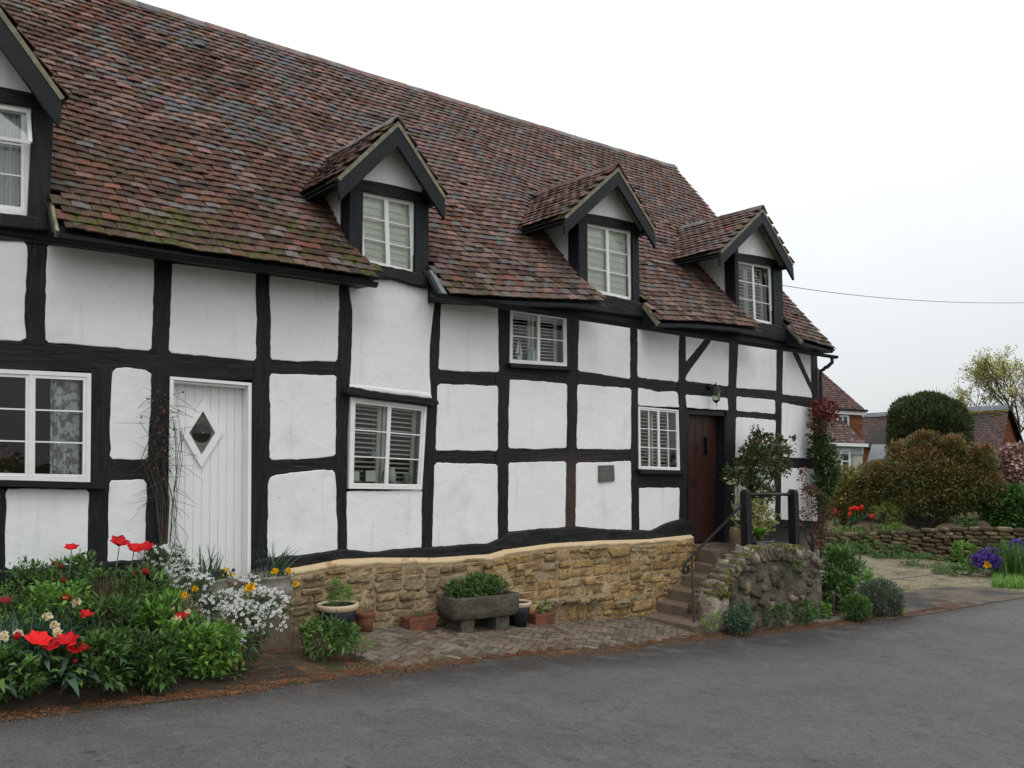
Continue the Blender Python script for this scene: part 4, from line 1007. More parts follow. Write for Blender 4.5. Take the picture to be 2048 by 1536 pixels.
def split(x0, x1, v0, v1, out_):
    w, h = x1 - x0, v1 - v0
    if h > .36 and w < 3:
        k = random.uniform(.35, .65); split(x0, x1, v0, v0 + h * k, out_); split(x0, x1, v0 + h * k, v1, out_); return
    if w > .56 or (w > .28 and random.random() < .55 and w > h * 1.3):
        k = random.uniform(.35, .65); split(x0, x0 + w * k, v0, v1, out_); split(x0 + w * k, x1, v0, v1, out_); return
    if h > .22 or (h > .14 and random.random() < .75):
        k = random.uniform(.35, .65); split(x0, x1, v0, v0 + h * k, out_); split(x0, x1, v0 + h * k, v1, out_); return
    out_.append((x0, x1, v0, v1))
cells = []; X = 2.95
while X < XP1 - .02:
    X2 = min(XP1, X + random.uniform(1.4, 2.4)); split(X, X2, -.04, 1.15, cells); X = X2
def sp_(v, e): return math.copysign(abs(v) ** e, v)
for (x0, x1, v0, v1) in cells:        # v is measured down from the fillet
    xm = (x0 + x1) / 2; top_ = pt_(xm) - .085; zb = g(xm, YP); z1 = top_ - max(0, v0); z0 = top_ - v1
    if z1 < zb - .03 or v1 < .03: continue
    seed += 1; ledge = 7.3 < xm < 9.0 and zb + .20 < (z0 + z1) / 2 < zb + .30
    left = xm < 6.2; k = mnoise.noise((xm * 1.1, z0 * 1.4, 3))
    col = np.array(random.choice(STC[3:] if left else STC[:7])) * random.uniform(.8, 1.08) * (1 - .2 * (k > .15)) * .66 + np.array((.40, .285, .145)) * .56
    if left: col = col * .6 + np.array((.27, .235, .18)) * .4
    if random.random() < .005: col = np.array((.20, .08, .05))
    a, b_, d = (x1 - x0) / 2 * random.uniform(.86, .99), (z1 - z0) / 2 * random.uniform(.84, .99), random.uniform(.022, .05)
    if ledge: d, b_, col = .12, min(b_, .04), np.array((.33, .27, .17))
    n1, n2 = 14, 7; V = []
    for i in range(n2 + 1):
        ph = -math.pi / 2 + math.pi * i / n2
        for j in range(n1):
            th = 2 * math.pi * j / n1; p = np.array([sp_(math.cos(ph), .32) * sp_(math.cos(th), .34), sp_(math.cos(ph), .32) * sp_(math.sin(th), .34), sp_(math.sin(ph), .42)])
            kk = 1 + .26 * mnoise.noise((p[0] * 1.3 + seed, p[1] * 1.3, p[2] * 1.3 + seed)) + .22 * mnoise.noise((p[0] * 3 + seed, p[1] * 3, p[2] * 3)); dy = 1 + .8 * mnoise.noise((p[0] * 2.5 + seed, p[2] * 2.5, 7))
            V.append((xm + p[0] * a * kk, YP + .012 + p[1] * d * kk * dy, (z0 + z1) / 2 + p[2] * b_ * kk + .12 * a * p[0] * mnoise.noise((seed, 1, 1))))
    Fc = [(i * n1 + j, i * n1 + (j + 1) % n1, (i + 1) * n1 + (j + 1) % n1, (i + 1) * n1 + j) for i in range(n2) for j in range(n1)]
    b = MB(); b.add(V, Fc, col); b.build('stone', M['stone'], plinth, True)
# ================================================================== GROUND
def ysheet(name, pts_lo, pts_hi, xs_, dz_, mat, kind='structure', parent=None, nrm=6):
    mb = MB(); V = []
    for x in xs_:
        a, b = np.interp(x, pts_lo[:, 0], pts_lo[:, 1]), np.interp(x, pts_hi[:, 0], pts_hi[:, 1])
        for k in range(nrm + 1): y = a + (b - a) * k / nrm; V.append((x, y, g(x, y) + dz_))
    m = nrm + 1
    mb.add(V, [(i * m + k, (i + 1) * m + k, (i + 1) * m + k + 1, i * m + k + 1) for i in range(len(xs_) - 1) for k in range(nrm)])
    return mb.build(name, mat, parent, kind=kind)
EDGE_PX = [(-60, 1445), (0, 1437), (120, 1424), (239, 1407), (360, 1396), (478, 1383), (560, 1368), (640, 1358), (718, 1347), (824, 1336), (956, 1321), (1098, 1306), (1195, 1303), (1317, 1288), (1415, 1276), (1507, 1268), (1600, 1259), (1666, 1252), (1740, 1240), (1798, 1233), (1870, 1222), (1960, 1206), (2060, 1189), (2200, 1170)]
EDGE = np.array([PG(x, y)[:2] for x, y in EDGE_PX]); EDGE = EDGE[np.argsort(EDGE[:, 0])]
EDGE = np.vstack([[-14, EDGE[0, 1] - 1.0], EDGE, [60, EDGE[-1, 1] - 4]])
xs_ = np.unique(np.concatenate([np.arange(-14, 10, .5), np.arange(10, 61, 1.0)]))
# ground to the horizon
mb = MB(); XX = np.concatenate([[-400, -14], xs_[1:], [61, 100, 400]]); YYs = [-300, -40, -6, 30, 60, 400]; V = [(x, y, g(x) - .03) for x in XX for y in YYs]
m = len(YYs); mb.add(V, [(i * m + k, (i + 1) * m + k, (i + 1) * m + k + 1, i * m + k + 1) for i in range(len(XX) - 1) for k in range(m - 1)])
ground = mb.build('ground', M['grass'], kind='structure')
road = ysheet('road', np.array([[-14, -5.0], [60, -9.0]]), EDGE, xs_, .0, M['asphalt'])
VR = np.array([[-14, YW + .3], [11.5, YW + .3], [13.5, 8.5], [60, 9.5]])
e2 = EDGE.copy(); e2[:, 1] -= .08
ysheet('verge_earth', e2, VR, np.arange(-10, 15.51, .5), -.004 + .008, M['earth'])
# gravel drive and its apron
dp = [(1600, 1100), (1665, 1098), (1740, 1100), (1820, 1110), (1900, 1124), (1990, 1150), (2090, 1184), (2060, 1192), (1960, 1208), (1870, 1224), (1780, 1238), (1700, 1232), (1640, 1215), (1600, 1180)]
mb = MB(); mb.add([PG(x, y, .006) for x, y in dp], [tuple(range(len(dp)))[::-1]]); drive = mb.build('gravel_drive', M['gravel'], kind='structure')
dp = [(1765, 1196), (1850, 1176), (1960, 1172), (2048, 1184), (2110, 1184), (2060, 1193), (1960, 1209), (1870, 1225), (1790, 1238)]
M['gravel_dark'] = material('worn_tarmac_apron', (.075, .063, .052), (.15, .12, .085), 6, .95, 1, 60, .02, spots=(.28, .23, .17), spot_scale=30, spot_th=.64, big=((.05, .045, .042), 1.5, .45, .6))
mb = MB(); mb.add([PG(x, y, .010) for x, y in dp], [tuple(range(len(dp)))[::-1]]); mb.build('drive_apron', M['gravel_dark'], kind='structure')
mb = MB(); a, b = PG(1842, 1158, .02), PG(1880, 1143, .02)
for k in range(4):
    p0 = PG(1745 + k * 33, 1162 - k * 4.0, .02); p1 = PG(1776 + k * 33, 1158 - k * 4.0, .02); mb.beam(p0 - [0, 0, .006], p1 - [0, 0, .006], .12, .012)
mb.build('drive_sett_line', M['kerb'], kind='structure')

# brick paving, laid herringbone
pav_px = [(690, 1305), (735, 1322), (777, 1338), (824, 1331), (956, 1316), (1098, 1301), (1195, 1297), (1317, 1282), (1400, 1271), (1500, 1262), (1450, 1250), (1392, 1250), (1300, 1236), (1000, 1240), (690, 1262)]
pv = [PG(x, y)[:2] for x, y in pav_px]; pv = [np.array([p[0], min(p[1], YP + .02)]) for p in pv]
def inside(p, poly):
    c = False; n = len(poly)
    for i in range(n):
        a, b = poly[i], poly[(i + 1) % n]
        if (a[1] > p[1]) != (b[1] > p[1]) and p[0] < (b[0] - a[0]) * (p[1] - a[1]) / (b[1] - a[1]) + a[0]: c = not c
    return c
mb = MB(); xs2 = np.arange(min(p[0] for p in pv), max(p[0] for p in pv) + .1, .1); ys2 = np.arange(6.2, YP + .1, .1); V = [(x, y, g(x, y) + .009) for x in xs2 for y in ys2]; m = len(ys2)
mb.add(V, [(i * m + k, (i + 1) * m + k, (i + 1) * m + k + 1, i * m + k + 1) for i in range(len(xs2) - 1) for k in range(m - 1) if inside((xs2[i] + .05, ys2[k] + .05), pv)]); pave = mb.build('pavement', M['sand'], kind='structure')
BR = [(.180, .150, .110), (.150, .125, .092), (.205, .172, .130), (.125, .103, .075), (.190, .140, .098), (.105, .085, .060)]
bl = []
U = .086; ca, sa_ = math.cos(math.radians(38)), math.sin(math.radians(38))
for i in range(-10, 150):
    for j in range(-90, 90):
        dmod = (i - j) % 4
        if dmod == 0: cx, cy, ang = i + 1, j + .5, 0
        elif dmod == 3: cx, cy, ang = i + .5, j + 1, 1
        else: continue
        x, y = 3.0 + (cx * ca - cy * sa_) * U, 6.0 + (cx * sa_ + cy * ca) * U
        if inside((x, y), pv): bl.append((x, y, ang))
bl.sort(key=lambda b_: math.hypot(b_[0], b_[1]))
bmesh_ = []
for c in BR:
    for k in range(2):
        b = MB(); h = .022; e = .006; lx, ly = U - .003, U / 2 - .003
        V = [(-lx, -ly, 0), (lx, -ly, 0), (lx, ly, 0), (-lx, ly, 0), (-lx, -ly, h - e), (lx, -ly, h - e), (lx, ly, h - e), (-lx, ly, h - e), (-lx + e, -ly + e, h), (lx - e, -ly + e, h), (lx - e, ly - e, h), (-lx + e, ly - e, h)]
        b.add(V, [(0, 1, 5, 4), (1, 2, 6, 5), (2, 3, 7, 6), (3, 0, 4, 7), (4, 5, 9, 8), (5, 6, 10, 9), (6, 7, 11, 10), (7, 4, 8, 11), (8, 9, 10, 11)], np.array(c) * (.88 + .2 * k))
        o = b.build('brick', M['brick_paver'], None, link=False); bmesh_.append((o.data, np.array(V), np.array(c))); bpy.data.objects.remove(o)
rb = MB()
for n_, (x, y, ang) in enumerate(bl):
    a = math.radians(38) + ang * math.pi / 2 + random.gauss(0, .015); z = g(x, y) + random.uniform(-.004, .004) + .010 * mnoise.noise((x * 1.2, y * 1.2, 0)) - .004
    sl = .0 if x > 10 else -.1
    if n_ < 300:
        me = random.choice(bmesh_)[0]; o = bpy.data.objects.new('brick', me); COL.objects.link(o); o.parent = pave; o.location = (x, y, z); o.rotation_euler = (random.gauss(0, .012), .0997 if x < 10 else .025, a)
        o.rotation_mode = 'XYZ'
        R_ = Matrix.Rotation(.0997 if x < 10 else .025, 4, 'Y') @ Matrix.Rotation(random.gauss(.06, .01), 4, 'X') @ Matrix.Rotation(a, 4, 'Z'); o.matrix_local = Matrix.Translation((x, y, z)) @ R_
    else:
        _, V, c = random.choice(bmesh_); W = V.copy(); W[:, 0] = V[:, 0] * math.cos(a) - V[:, 1] * math.sin(a); W[:, 1] = V[:, 0] * math.sin(a) + V[:, 1] * math.cos(a)
        W = W + [x, y, z]; W[:, 2] += sl * (W[:, 0] - x) + .06 * (W[:, 1] - y)
        rb.add(W, [(0, 1, 5, 4), (1, 2, 6, 5), (2, 3, 7, 6), (3, 0, 4, 7), (4, 5, 9, 8), (5, 6, 10, 9), (6, 7, 11, 10), (7, 4, 8, 11), (8, 9, 10, 11)], c * random.uniform(.8, 1.2))
if rb.n: rb.build('far_bricks', M['brick_paver'], pave, kind='stuff')
# flat kerb slabs running past the garden wall
kb = bpy.data.objects.new('kerb', None); COL.objects.link(kb); kb['kind'] = 'structure'
kpx = [(1300, 1283), (1350, 1279), (1400, 1272), (1470, 1264), (1540, 1256), (1610, 1249), (1680, 1242), (1750, 1233)]
for (a, b) in zip(kpx[:-1], kpx[1:]):
    p, q = PG(*a), PG(*b); mb = MB(); d = (q - p); n_ = np.array([-d[1], d[0], 0]); n_ /= np.linalg.norm(n_); w = .20 if a[0] > 1390 else .10
    V = [p, q, q + n_ * w, p + n_ * w]; V = [v + RS.uniform(-.012, .012, 3) * [1, 1, 0] for v in V]; V = [np.array([v[0], v[1], g(v[0])]) for v in V]
    V = [v - [0, 0, .05] for v in V] + [v + [0, 0, .028] for v in V]; mb.hexa(V)
    mb.build('kerb_slab', M['kerb'], kb)

# orange-brown fallen needles drifting along the edges
NC = np.array([(.235, .085, .03), (.29, .11, .04), (.15, .055, .025), (.34, .17, .08), (.10, .045, .025), (.07, .035, .02)])
def needles(n, fx, name, size=(.009, .022)):
    P_ = []
    while len(P_) < n:
        q = fx()
        if q is not None: P_.append(q)
    P_ = np.array(P_); a = RS.uniform(0, 2 * math.pi, n); L_ = RS.uniform(size[0], size[1], n) / 2; w = L_ * RS.uniform(.12, .4, n); zz = RS.uniform(0, .006, n)
    d = np.stack([np.cos(a), np.sin(a)], 1); s = np.stack([-np.sin(a), np.cos(a)], 1)
    Z = np.array([g(x, y) for x, y in P_[:, :2]]) + P_[:, 2] + zz
    V = np.zeros((n, 4, 3))
    for k, (u_, v_) in enumerate(((-1, 0), (0, -1), (1, 0), (0, 1))):
        V[:, k, :2] = P_[:, :2] + d * (L_ * u_)[:, None] + s * (w * v_)[:, None]; V[:, k, 2] = Z + RS.uniform(-.001, .003, n)
    V[:, :, 2] += (V[:, :, 0] - P_[:, None, 0]) * -.1
    mb = MB(); mb.add(V.reshape(-1, 3), np.arange(n * 4).reshape(n, 4), NC[RS.randint(0, len(NC), n)] * RS.uniform(.6, 1.2, (n, 1)))
    return mb.build(name, M['needle'], kind='stuff')
ey = lambda x: float(np.interp(x, EDGE[:, 0], EDGE[:, 1]))
def edge_band():
    x = random.uniform(.6, 16) if random.random() < .85 else random.uniform(.6, 6)
    dens = .5 + .8 * mnoise.noise((x * 1.1, 3, 0)) + .4 * mnoise.noise((x * 4, 3, 0))
    w = .05 + .13 * max(0, mnoise.noise((x * .8, 8, 1)) + .4)
    y = ey(x) + .05 + random.gauss(0, w)
    if random.random() > dens + .25: return None
    if mnoise.noise((x * 6, y * 9, 2)) < -.15: return None
    return (x, y, .012)
needles(46000, edge_band, 'fallen_needles')
def scatter2():
    x = random.uniform(1, 12); y = random.uniform(ey(x), YP)
    if mnoise.noise((x * 1.6, y * 2.6, 12)) + .35 * mnoise.noise((x * 7, y * 7, 1)) < .10: return None
    return (x, y, .020)
needles(14000, scatter2, 'scattered_needles', (.01, .024))
def onroad():
    x = random.uniform(.5, 9); y = ey(x) - abs(random.gauss(0, .22))
    if mnoise.noise((x * 1.5, y * 4, 5)) < .12: return None
    return (x, y, .004)
needles(5000, onroad, 'needles_on_road', (.008, .02))

# grit washed along the road edge and over the drive mouth
mb = MB(); n = 7000; V = []; C_ = []; Fc = []
for k in range(n):
    if k % 3: x = random.uniform(.5, 15.5); y = ey(x) - abs(random.gauss(0, .28)) + .05
    else: x = random.uniform(12.5, 21); y = random.uniform(ey(x) - .3, 11)
    s_ = random.uniform(.002, .0045); z = g(x, y) + .012; a = random.uniform(0, 3); j = len(V)
    for q in range(3): V.append((x + s_ * math.cos(a + q * 2.1), y + s_ * math.sin(a + q * 2.1), z - .004))
    V.append((x, y, z + s_ * .8)); Fc += [(j, j + 1, j + 3), (j + 1, j + 2, j + 3), (j + 2, j, j + 3)]; c = random.choice([(.20, .18, .155), (.14, .125, .11), (.26, .235, .20), (.07, .065, .06)]); C_ += [c] * 3
mb.add(V, np.array(Fc), np.array(C_)); mb.build('loose_grit', M['needle'], kind='stuff')

# ------------------------------------------------------------------ stone steps up to the brown door
YSL = YP - .002          # steps butt the plinth
st = thing('stone_steps', 'flight of brown concrete steps climbing to the dark plank front door', 'steps', (10.2, 7.7, g(10)))
prof = [(1279, 1229), (1311, 1202), (1333, 1176), (1361, 1148), (1388, 1125)]
SP = [PY(x, y, YP) for x, y in prof]
YF = 7.16
xsx = [p[0] for p in SP] + [SP[-1][0] + .27]
for i, p in enumerate(SP):
    x0 = p[0]; x1 = xsx[i + 1] + .06; zt = p[2]; zb = (SP[i - 1][2] if i else g(x0) - .1)
    if i == len(SP) - 1: x1 = 12.45
    mb = MB(); K = 6; V = []
    yb = YW - .03 if i == len(SP) - 1 else YSL
    for k in range(K + 1):
        y = YF + (yb - YF) * k / K; e = .006 * mnoise.noise((y * 3, i, 0)); e2 = .004 * mnoise.noise((y * 3, i, 5))
        V += [(x0 + e, y, zb - .02 - .12), (x0 + e, y, zt - .018 + e2), (x0 + .016 + e, y, zt + e2), (x1, y, zt + e2), (x1, y, zb - .14)]
    mb.add(V, [(k * 5 + j, (k + 1) * 5 + j, (k + 1) * 5 + j + 1, k * 5 + j + 1) for k in range(K) for j in range(4)] + [(0, 1, 2, 3, 4), (K * 5 + 4, K * 5 + 3, K * 5 + 2, K * 5 + 1, K * 5)])
    mb.build('step' if i < len(SP) - 1 else 'landing', M['step'], st)
zl = SP[-1][2]
# top step across the doorway, and the worn threshold block
a, b = PY(1389, 1093, YW - .1), PY(1478, 1100, YW - .1)
zdoor = PY(1400, 1092, YW - .03)[2]
mb = MB(); mb.box((10.62, YW - .42, zl + .001), (11.9, YW - .02, zdoor - .03), jit=.008); mb.build('door_step', M['step'], st)
mb = MB(); mb.box((10.66, YW - .02, zl), (11.6, YW + .2, zdoor + .0), jit=.004); mb.build('threshold', M['kerb'], st)
V, Fc = rock(PY(1471, 1062, YW - .28) + [0, 0, -.16], .09, .22, .08, 0, 3.3, .5); mb = MB(); mb.add(V, Fc, (.33, .24, .15)); t_ = mb.build('boundary_stone', M['greystone'], None, True); tag(recentre(t_), 'short upright stone beside the top step at the right of the dark door', 'stone')
mb = MB(); mb.tube([(10.6, 7.35, zl + .012), (10.66, 7.7, zl + .02), (10.75, 8.0, zl + .012), (10.65, 8.15, zl + .012)], .012, 6); hose = mb.build('hose', M['black_plastic']); tag(recentre(hose), 'thin black hose lying along the edge of the landing', 'hose')

# ------------------------------------------------------------------ handrail and post-and-rail
YH = 7.32
hr = thing('handrail', 'black iron handrail with scrolled foot leading up the steps', 'handrail', (10.0, YH, g(10)))
foot = PY(1388, 1251, YH); top = PY(1384, 1110, YH)
mb = MB(); mb.beam(foot + [0, 0, -.05], top, .022, .022, up=(0, 1, 0)); mb.build('post', M['rust'], hr)
mb = MB(); p1 = PY(1482, 1012, 7.42)
kn = PY(1376, 1120, YH)
pts = [p1 + (kn - p1) * k / 8 for k in range(9)]
d_ = (kn - p1) / np.linalg.norm(kn - p1)
c0 = PY(1373, 1141, YH); scr = []
for k in range(14):
    a = 2.2 + k * .42; r = .085 * (1 - k * .052); scr.append(c0 + np.array([-.0 + r * -math.sin(a - .6) * 1.0, 0, r * math.cos(a - .6) * 1.2]))
q = [PY(x, y, YH) for x, y in [(1370, 1128), (1366, 1140), (1368, 1147), (1374, 1146), (1377, 1138), (1375, 1132), (1371, 1134)]]
allp = pts + q
for a, b in zip(allp[:-1], allp[1:]): mb.beam(a, b + (b - a) * .08, .040, .016, up=(0, 1, 0) if False else (0, 0, 1))
mb.build('rail', M['iron'], hr)
pr = thing('post_and_rail', 'pair of thick black timber posts joined by a rail at the landing edge', 'railing', (11.4, 7.42, zl))
for (x, y0, w) in ((1491, 979, .115), (1586, 979, .125)):
    t0 = PY(x, y0, 7.45); mb = MB(); w2 = w / 2; zt = t0[2]
    V = []
    for z_, ww in ((zl - .5, w2 * 1.05), (zt - .05, w2), (zt, w2 * .72)):
        V += [(t0[0] - ww, 7.45 - ww, z_), (t0[0] + ww, 7.45 - ww, z_), (t0[0] + ww, 7.45 + ww, z_), (t0[0] - ww, 7.45 + ww, z_)]
    V = np.array(V) + RS.uniform(-.004, .004, (12, 3))
    mb.add(V, [(0, 3, 2, 1), (8, 9, 10, 11)] + [(r * 4 + k, r * 4 + (k + 1) % 4, r * 4 + 4 + (k + 1) % 4, r * 4 + 4 + k) for r in range(2) for k in range(4)])
    mb.build('post', M['timber'], pr)
mb = MB(); mb.tube([PY(1497, 989, 7.45), PY(1540, 988.5, 7.45), PY(1580, 989, 7.45)], .026, 8); mb.build('rail', M['iron'], pr, True)

# ------------------------------------------------------------------ garden wall beside the steps
gw = thing('garden_wall', 'low rendered stone wall with slanted mossy coping stones beside the steps', 'wall', (11.6, 7.2, g(11)))
gtop = [(1408, 1222), (1420, 1195), (1436, 1170), (1455, 1150), (1470, 1130), (1488, 1108), (1505, 1100), (1530, 1094), (1560, 1092), (1590, 1092), (1612, 1097), (1640, 1112)]
def ywall(t): return 7.30 - .32 * math.sin(min(1, t * 1.3) * math.pi / 2) + .10 * t
pts = []
for i, (x, y) in enumerate(gtop):
    t = i / (len(gtop) - 1); p = PY(x, y, ywall(t)); pts.append(p)
pts = np.array(pts); tt = np.linspace(0, 1, 60); idx = tt * (len(pts) - 1)
cl = np.stack([np.interp(idx, np.arange(len(pts)), pts[:, k]) for k in range(3)], 1)
mb = MB(); V = []; nr = 14
for p in cl:
    zb = g(p[0]) - .05
    for k in range(nr):
        z_ = p[2] - .15 + (zb - p[2] + .15) * k / (nr - 1); V.append((p[0], p[1] - .03 * k / nr + .05 * mnoise.noise((p[0] * 3, z_ * 4, 1)) + .025 * mnoise.noise((p[0] * 9, z_ * 9, 1)), z_))
    V.append((p[0], p[1] + .32, p[2] - .15)); V.append((p[0], p[1] + .32, zb))
m = nr + 2
order = [nr + 1, nr] + list(range(nr))
mb.add(V, [(i * m + order[k], (i + 1) * m + order[k], (i + 1) * m + order[k + 1], i * m + order[k + 1]) for i in range(len(cl) - 1) for k in range(m - 1)] + [tuple(order), tuple((len(cl) - 1) * m + k for k in order[::-1])])
mb.build('wall', M['parge'], gw, True)
dl = np.concatenate([[0], np.cumsum(np.linalg.norm(np.diff(cl, axis=0), axis=1))]); s_ = .03; k = 0
MOSS = []
GC = [(.26, .235, .19), (.20, .175, .14), (.31, .285, .24), (.16, .14, .105), (.24, .20, .14)]
while s_ < dl[-1] - .02:
    w = random.uniform(.055, .11); s_ += w / 2
    p = np.array([np.interp(s_, dl, cl[:, j]) for j in range(3)]) - [0, 0, .075]; k += 1
    lean = -.55 + .15 * random.random() if p[0] < 12.4 else .55
    h = random.uniform(.075, .14)
    V, Fc = rock((p[0], p[1] + .13 + random.uniform(-.025, .02), p[2] - .03), w / 2 * .98, h, .18, 0, k * 2.3, 1.6, rot=-lean * .9)
    mb = MB(); mb.add(V, Fc, np.array(random.choice(GC)) * random.uniform(.85, 1.2)); mb.build('coping_stone', M['greystone'], gw, True)
    if mnoise.noise((p[0] * 1.7, 4, 4)) > -.05:
        for _q in range(random.randint(5, 13)): MOSS.append((p[0] + random.gauss(0, .035), p[1] + random.uniform(-.07, .12), p[2] - .03 + h * .93 + random.uniform(-.03, .01)))
    s_ += w / 2 * .92
for k in range(85):      # rubble showing through the render
    t_ = random.uniform(.04, .97); i_ = t_ * (len(cl) - 1); p = np.array([np.interp(i_, np.arange(len(cl)), cl[:, j]) for j in range(3)]); zb = g(p[0]); z_ = random.uniform(zb, p[2] - .17)
    a_, b_ = random.uniform(.05, .13), random.uniform(.03, .065); V, Fc = rock((p[0], p[1] - .03 + .05 * mnoise.noise((p[0] * 3, z_ * 4, 1)) + .035, z_), a_, b_, random.uniform(.045, .07), 0, k * 3.1 + 50, 1.5, n1=9, n2=5, rot=random.gauss(0, .15))
    mb = MB(); mb.add(V, Fc, np.array(random.choice([(.17, .14, .10), (.11, .092, .07), (.22, .18, .13), (.08, .068, .05), (.14, .12, .07)])) * random.uniform(.8, 1.15)); mb.build('stone', M['greystone'], gw, True)
# pale boulder at the foot
V, Fc = rock(PY(1430, 1222, 7.2) + [0, .05, -.05], .20, .25, .16, 0, 9.1, 1.2); mb = MB(); mb.add(V, Fc, (.30, .27, .22)); mb.build('end_stone', M['greystone'], gw, True)
mb = MB()      # moss lying on the coping
def mossblob(mb, c, r, h):
    V = [np.array(c) + np.array([math.cos(a) * r * random.uniform(.8, 1.2), math.sin(a) * r * random.uniform(.8, 1.2), -h * .5]) for a in np.arange(8) * math.pi / 4] + [np.array(c) + np.array([math.cos(a) * r * .6, math.sin(a) * r * .6, h * .6]) for a in np.arange(8) * math.pi / 4 + .3] + [np.array(c) + np.array([0, 0, h])]
    mb.add(V, [(k, (k + 1) % 8, 8 + (k + 1) % 8, 8 + k) for k in range(8)] + [(8 + k, 8 + (k + 1) % 8, 16) for k in range(8)])
for (x, y, n_) in ((1450, 1186, 26), (1460, 1172, 10), (1468, 1150, 8), (1483, 1128, 16), (1497, 1118, 10), (1545, 1100, 26), (1575, 1100, 30), (1590, 1103, 12), (1520, 1097, 8)):
    for _ in range(n_):
        s = random.uniform(0, 1); p = PY(x + random.gauss(0, 7), y + random.gauss(0, 5), 7.06 + random.uniform(0, .12)); mossblob(mb, p, random.uniform(.012, .028), random.uniform(.012, .024))
for q in MOSS: mossblob(mb, q, random.uniform(.014, .03), random.uniform(.012, .024))
mb.build('moss', M['moss'], gw, True, kind='stuff')

# ------------------------------------------------------------------ lantern, plaque, wire
ln = thing('wall_lantern', 'black hanging coach lantern on the beam above the dark front door', 'lantern', PY(1431, 812, YW - .2))
yl = YW - .17; top = PY(1432, 765, yl); rim = PY(1432, 785, yl); bot = PY(1431, 801, yl); tip = PY(1430, 814, yl)
def sc(px): return px * .0078
mb = MB(); z0 = rim[2]; c = np.array([rim[0], yl, 0.])
mb.lathe(c, [(sc(11.5), z0), (sc(11), z0 + .012), (sc(8.5), z0 + .035), (sc(7.5), z0 + .07), (sc(4.5), z0 + .10), (sc(1.6), z0 + .115), (sc(1.8), z0 + .13), (sc(.8), z0 + .142), (sc(1.4), z0 + .155), (0, z0 + .168)], 6); mb.lathe(c, [(sc(11.5), z0), (sc(9), z0 - .004), (0, z0 - .004)], 6); mb.build('roof', M['iron'], ln)
mb = MB(); zb_ = bot[2]; mb.lathe(c, [(sc(7.4), zb_ + .005), (sc(6), zb_ - .012), (sc(2.4), zb_ - .035), (sc(.8), zb_ - .045), (sc(1.2), zb_ - .055), (sc(.6), zb_ - .07), (sc(.6), zb_ - .10), (0, zb_ - .105)], 6); mb.build('base', M['iron'], ln)
for k in range(6):
    a = k * math.pi / 3; mb = MB(); mb.tube([c + [sc(9.2) * math.cos(a), sc(9.2) * math.sin(a), z0], c + [sc(7.2) * math.cos(a), sc(7.2) * math.sin(a), zb_]], .0045, 4); mb.build('bar', M['iron'], ln)
    b_ = a + math.pi / 3; mb = MB(); mb.add([c + [sc(9) * math.cos(a), sc(9) * math.sin(a), z0 - .003], c + [sc(9) * math.cos(b_), sc(9) * math.sin(b_), z0 - .003], c + [sc(7) * math.cos(b_), sc(7) * math.sin(b_), zb_ + .004], c + [sc(7) * math.cos(a), sc(7) * math.sin(a), zb_ + .004]], [(0, 1, 2, 3)]); mb.build('pane', M['glass'], ln)
mb = MB(); mb.tube([c + [0, 0, zb_], c + [0, 0, zb_ + .07]], .012, 8); mb.build('bulb', M['white_paint'], ln, True)
mb = MB(); q = PY(1420, 773, YW - .03); mb.lathe((q[0], q[1], q[2] - .05), [(0, 0), (.03, .01), (.036, .05), (.03, .09), (0, .10)], 8); mb.tube([q + [0, .02, -.02], q + [.0, -.08, .02], c + [-.01, 0, z0 + .13]], .011, 6); mb.tube([q + [0, .02, -.05], q + [-.03, -.05, -.09], q + [-.04, -.03, -.13]], .009, 6); mb.build('bracket', M['iron'], ln, True)

pq = Quad([(1195, 931), (1225, 930), (1226, 962), (1195, 964)])
mb = MB(); pq.bx(mb, 0, 0, 1, 1, YW - .034, YW - .012); pl = mb.build('house_plaque', M['slate'])
tag(pl, 'small square slate name plaque on the white panel left of the casement window', 'plaque')
mb = MB()      # its worn carved lines of lettering, too worn to read
for r_, (v, n_) in enumerate(((.24, 6), (.50, 7), (.70, 7))):
    for k in range(n_):
        u = .16 + .68 * (k + .15) / n_; hgt = .13 if k == 0 else random.choice([.07, .07, .11]); pq.bx(mb, u, v + .07 - hgt, u + .055 * random.uniform(.6, 1), v + .07, YW - .0352, YW - .034)
M['carve'] = material('worn_lettering', (.15, .145, .135), None); recentre(pl)
mb.build('lettering', M['carve'], pl)

mb = MB(); pts = []
for k in range(25):
    t = k / 24; x = 1555 + (2250 - 1555) * t; y = 570 + (x - 1560) * .163 - ((x - 1560) / 1000) ** 2 * 185
    Dd = 20 + 14 * t; d = ray(x, y); pts.append(CAM + d / F * Dd)
mb.tube(pts, .008, 4); tag(recentre(mb.build('overhead_wire', M['black_plastic'])), 'thin overhead wire sagging across the pale sky right of the cottage roof', 'wire')
mb = MB(); mb.tube([pts[0] + np.array([0, 0, .05]), np.array([pts[0][0], pts[0][1], 1.0])], .03, 6)

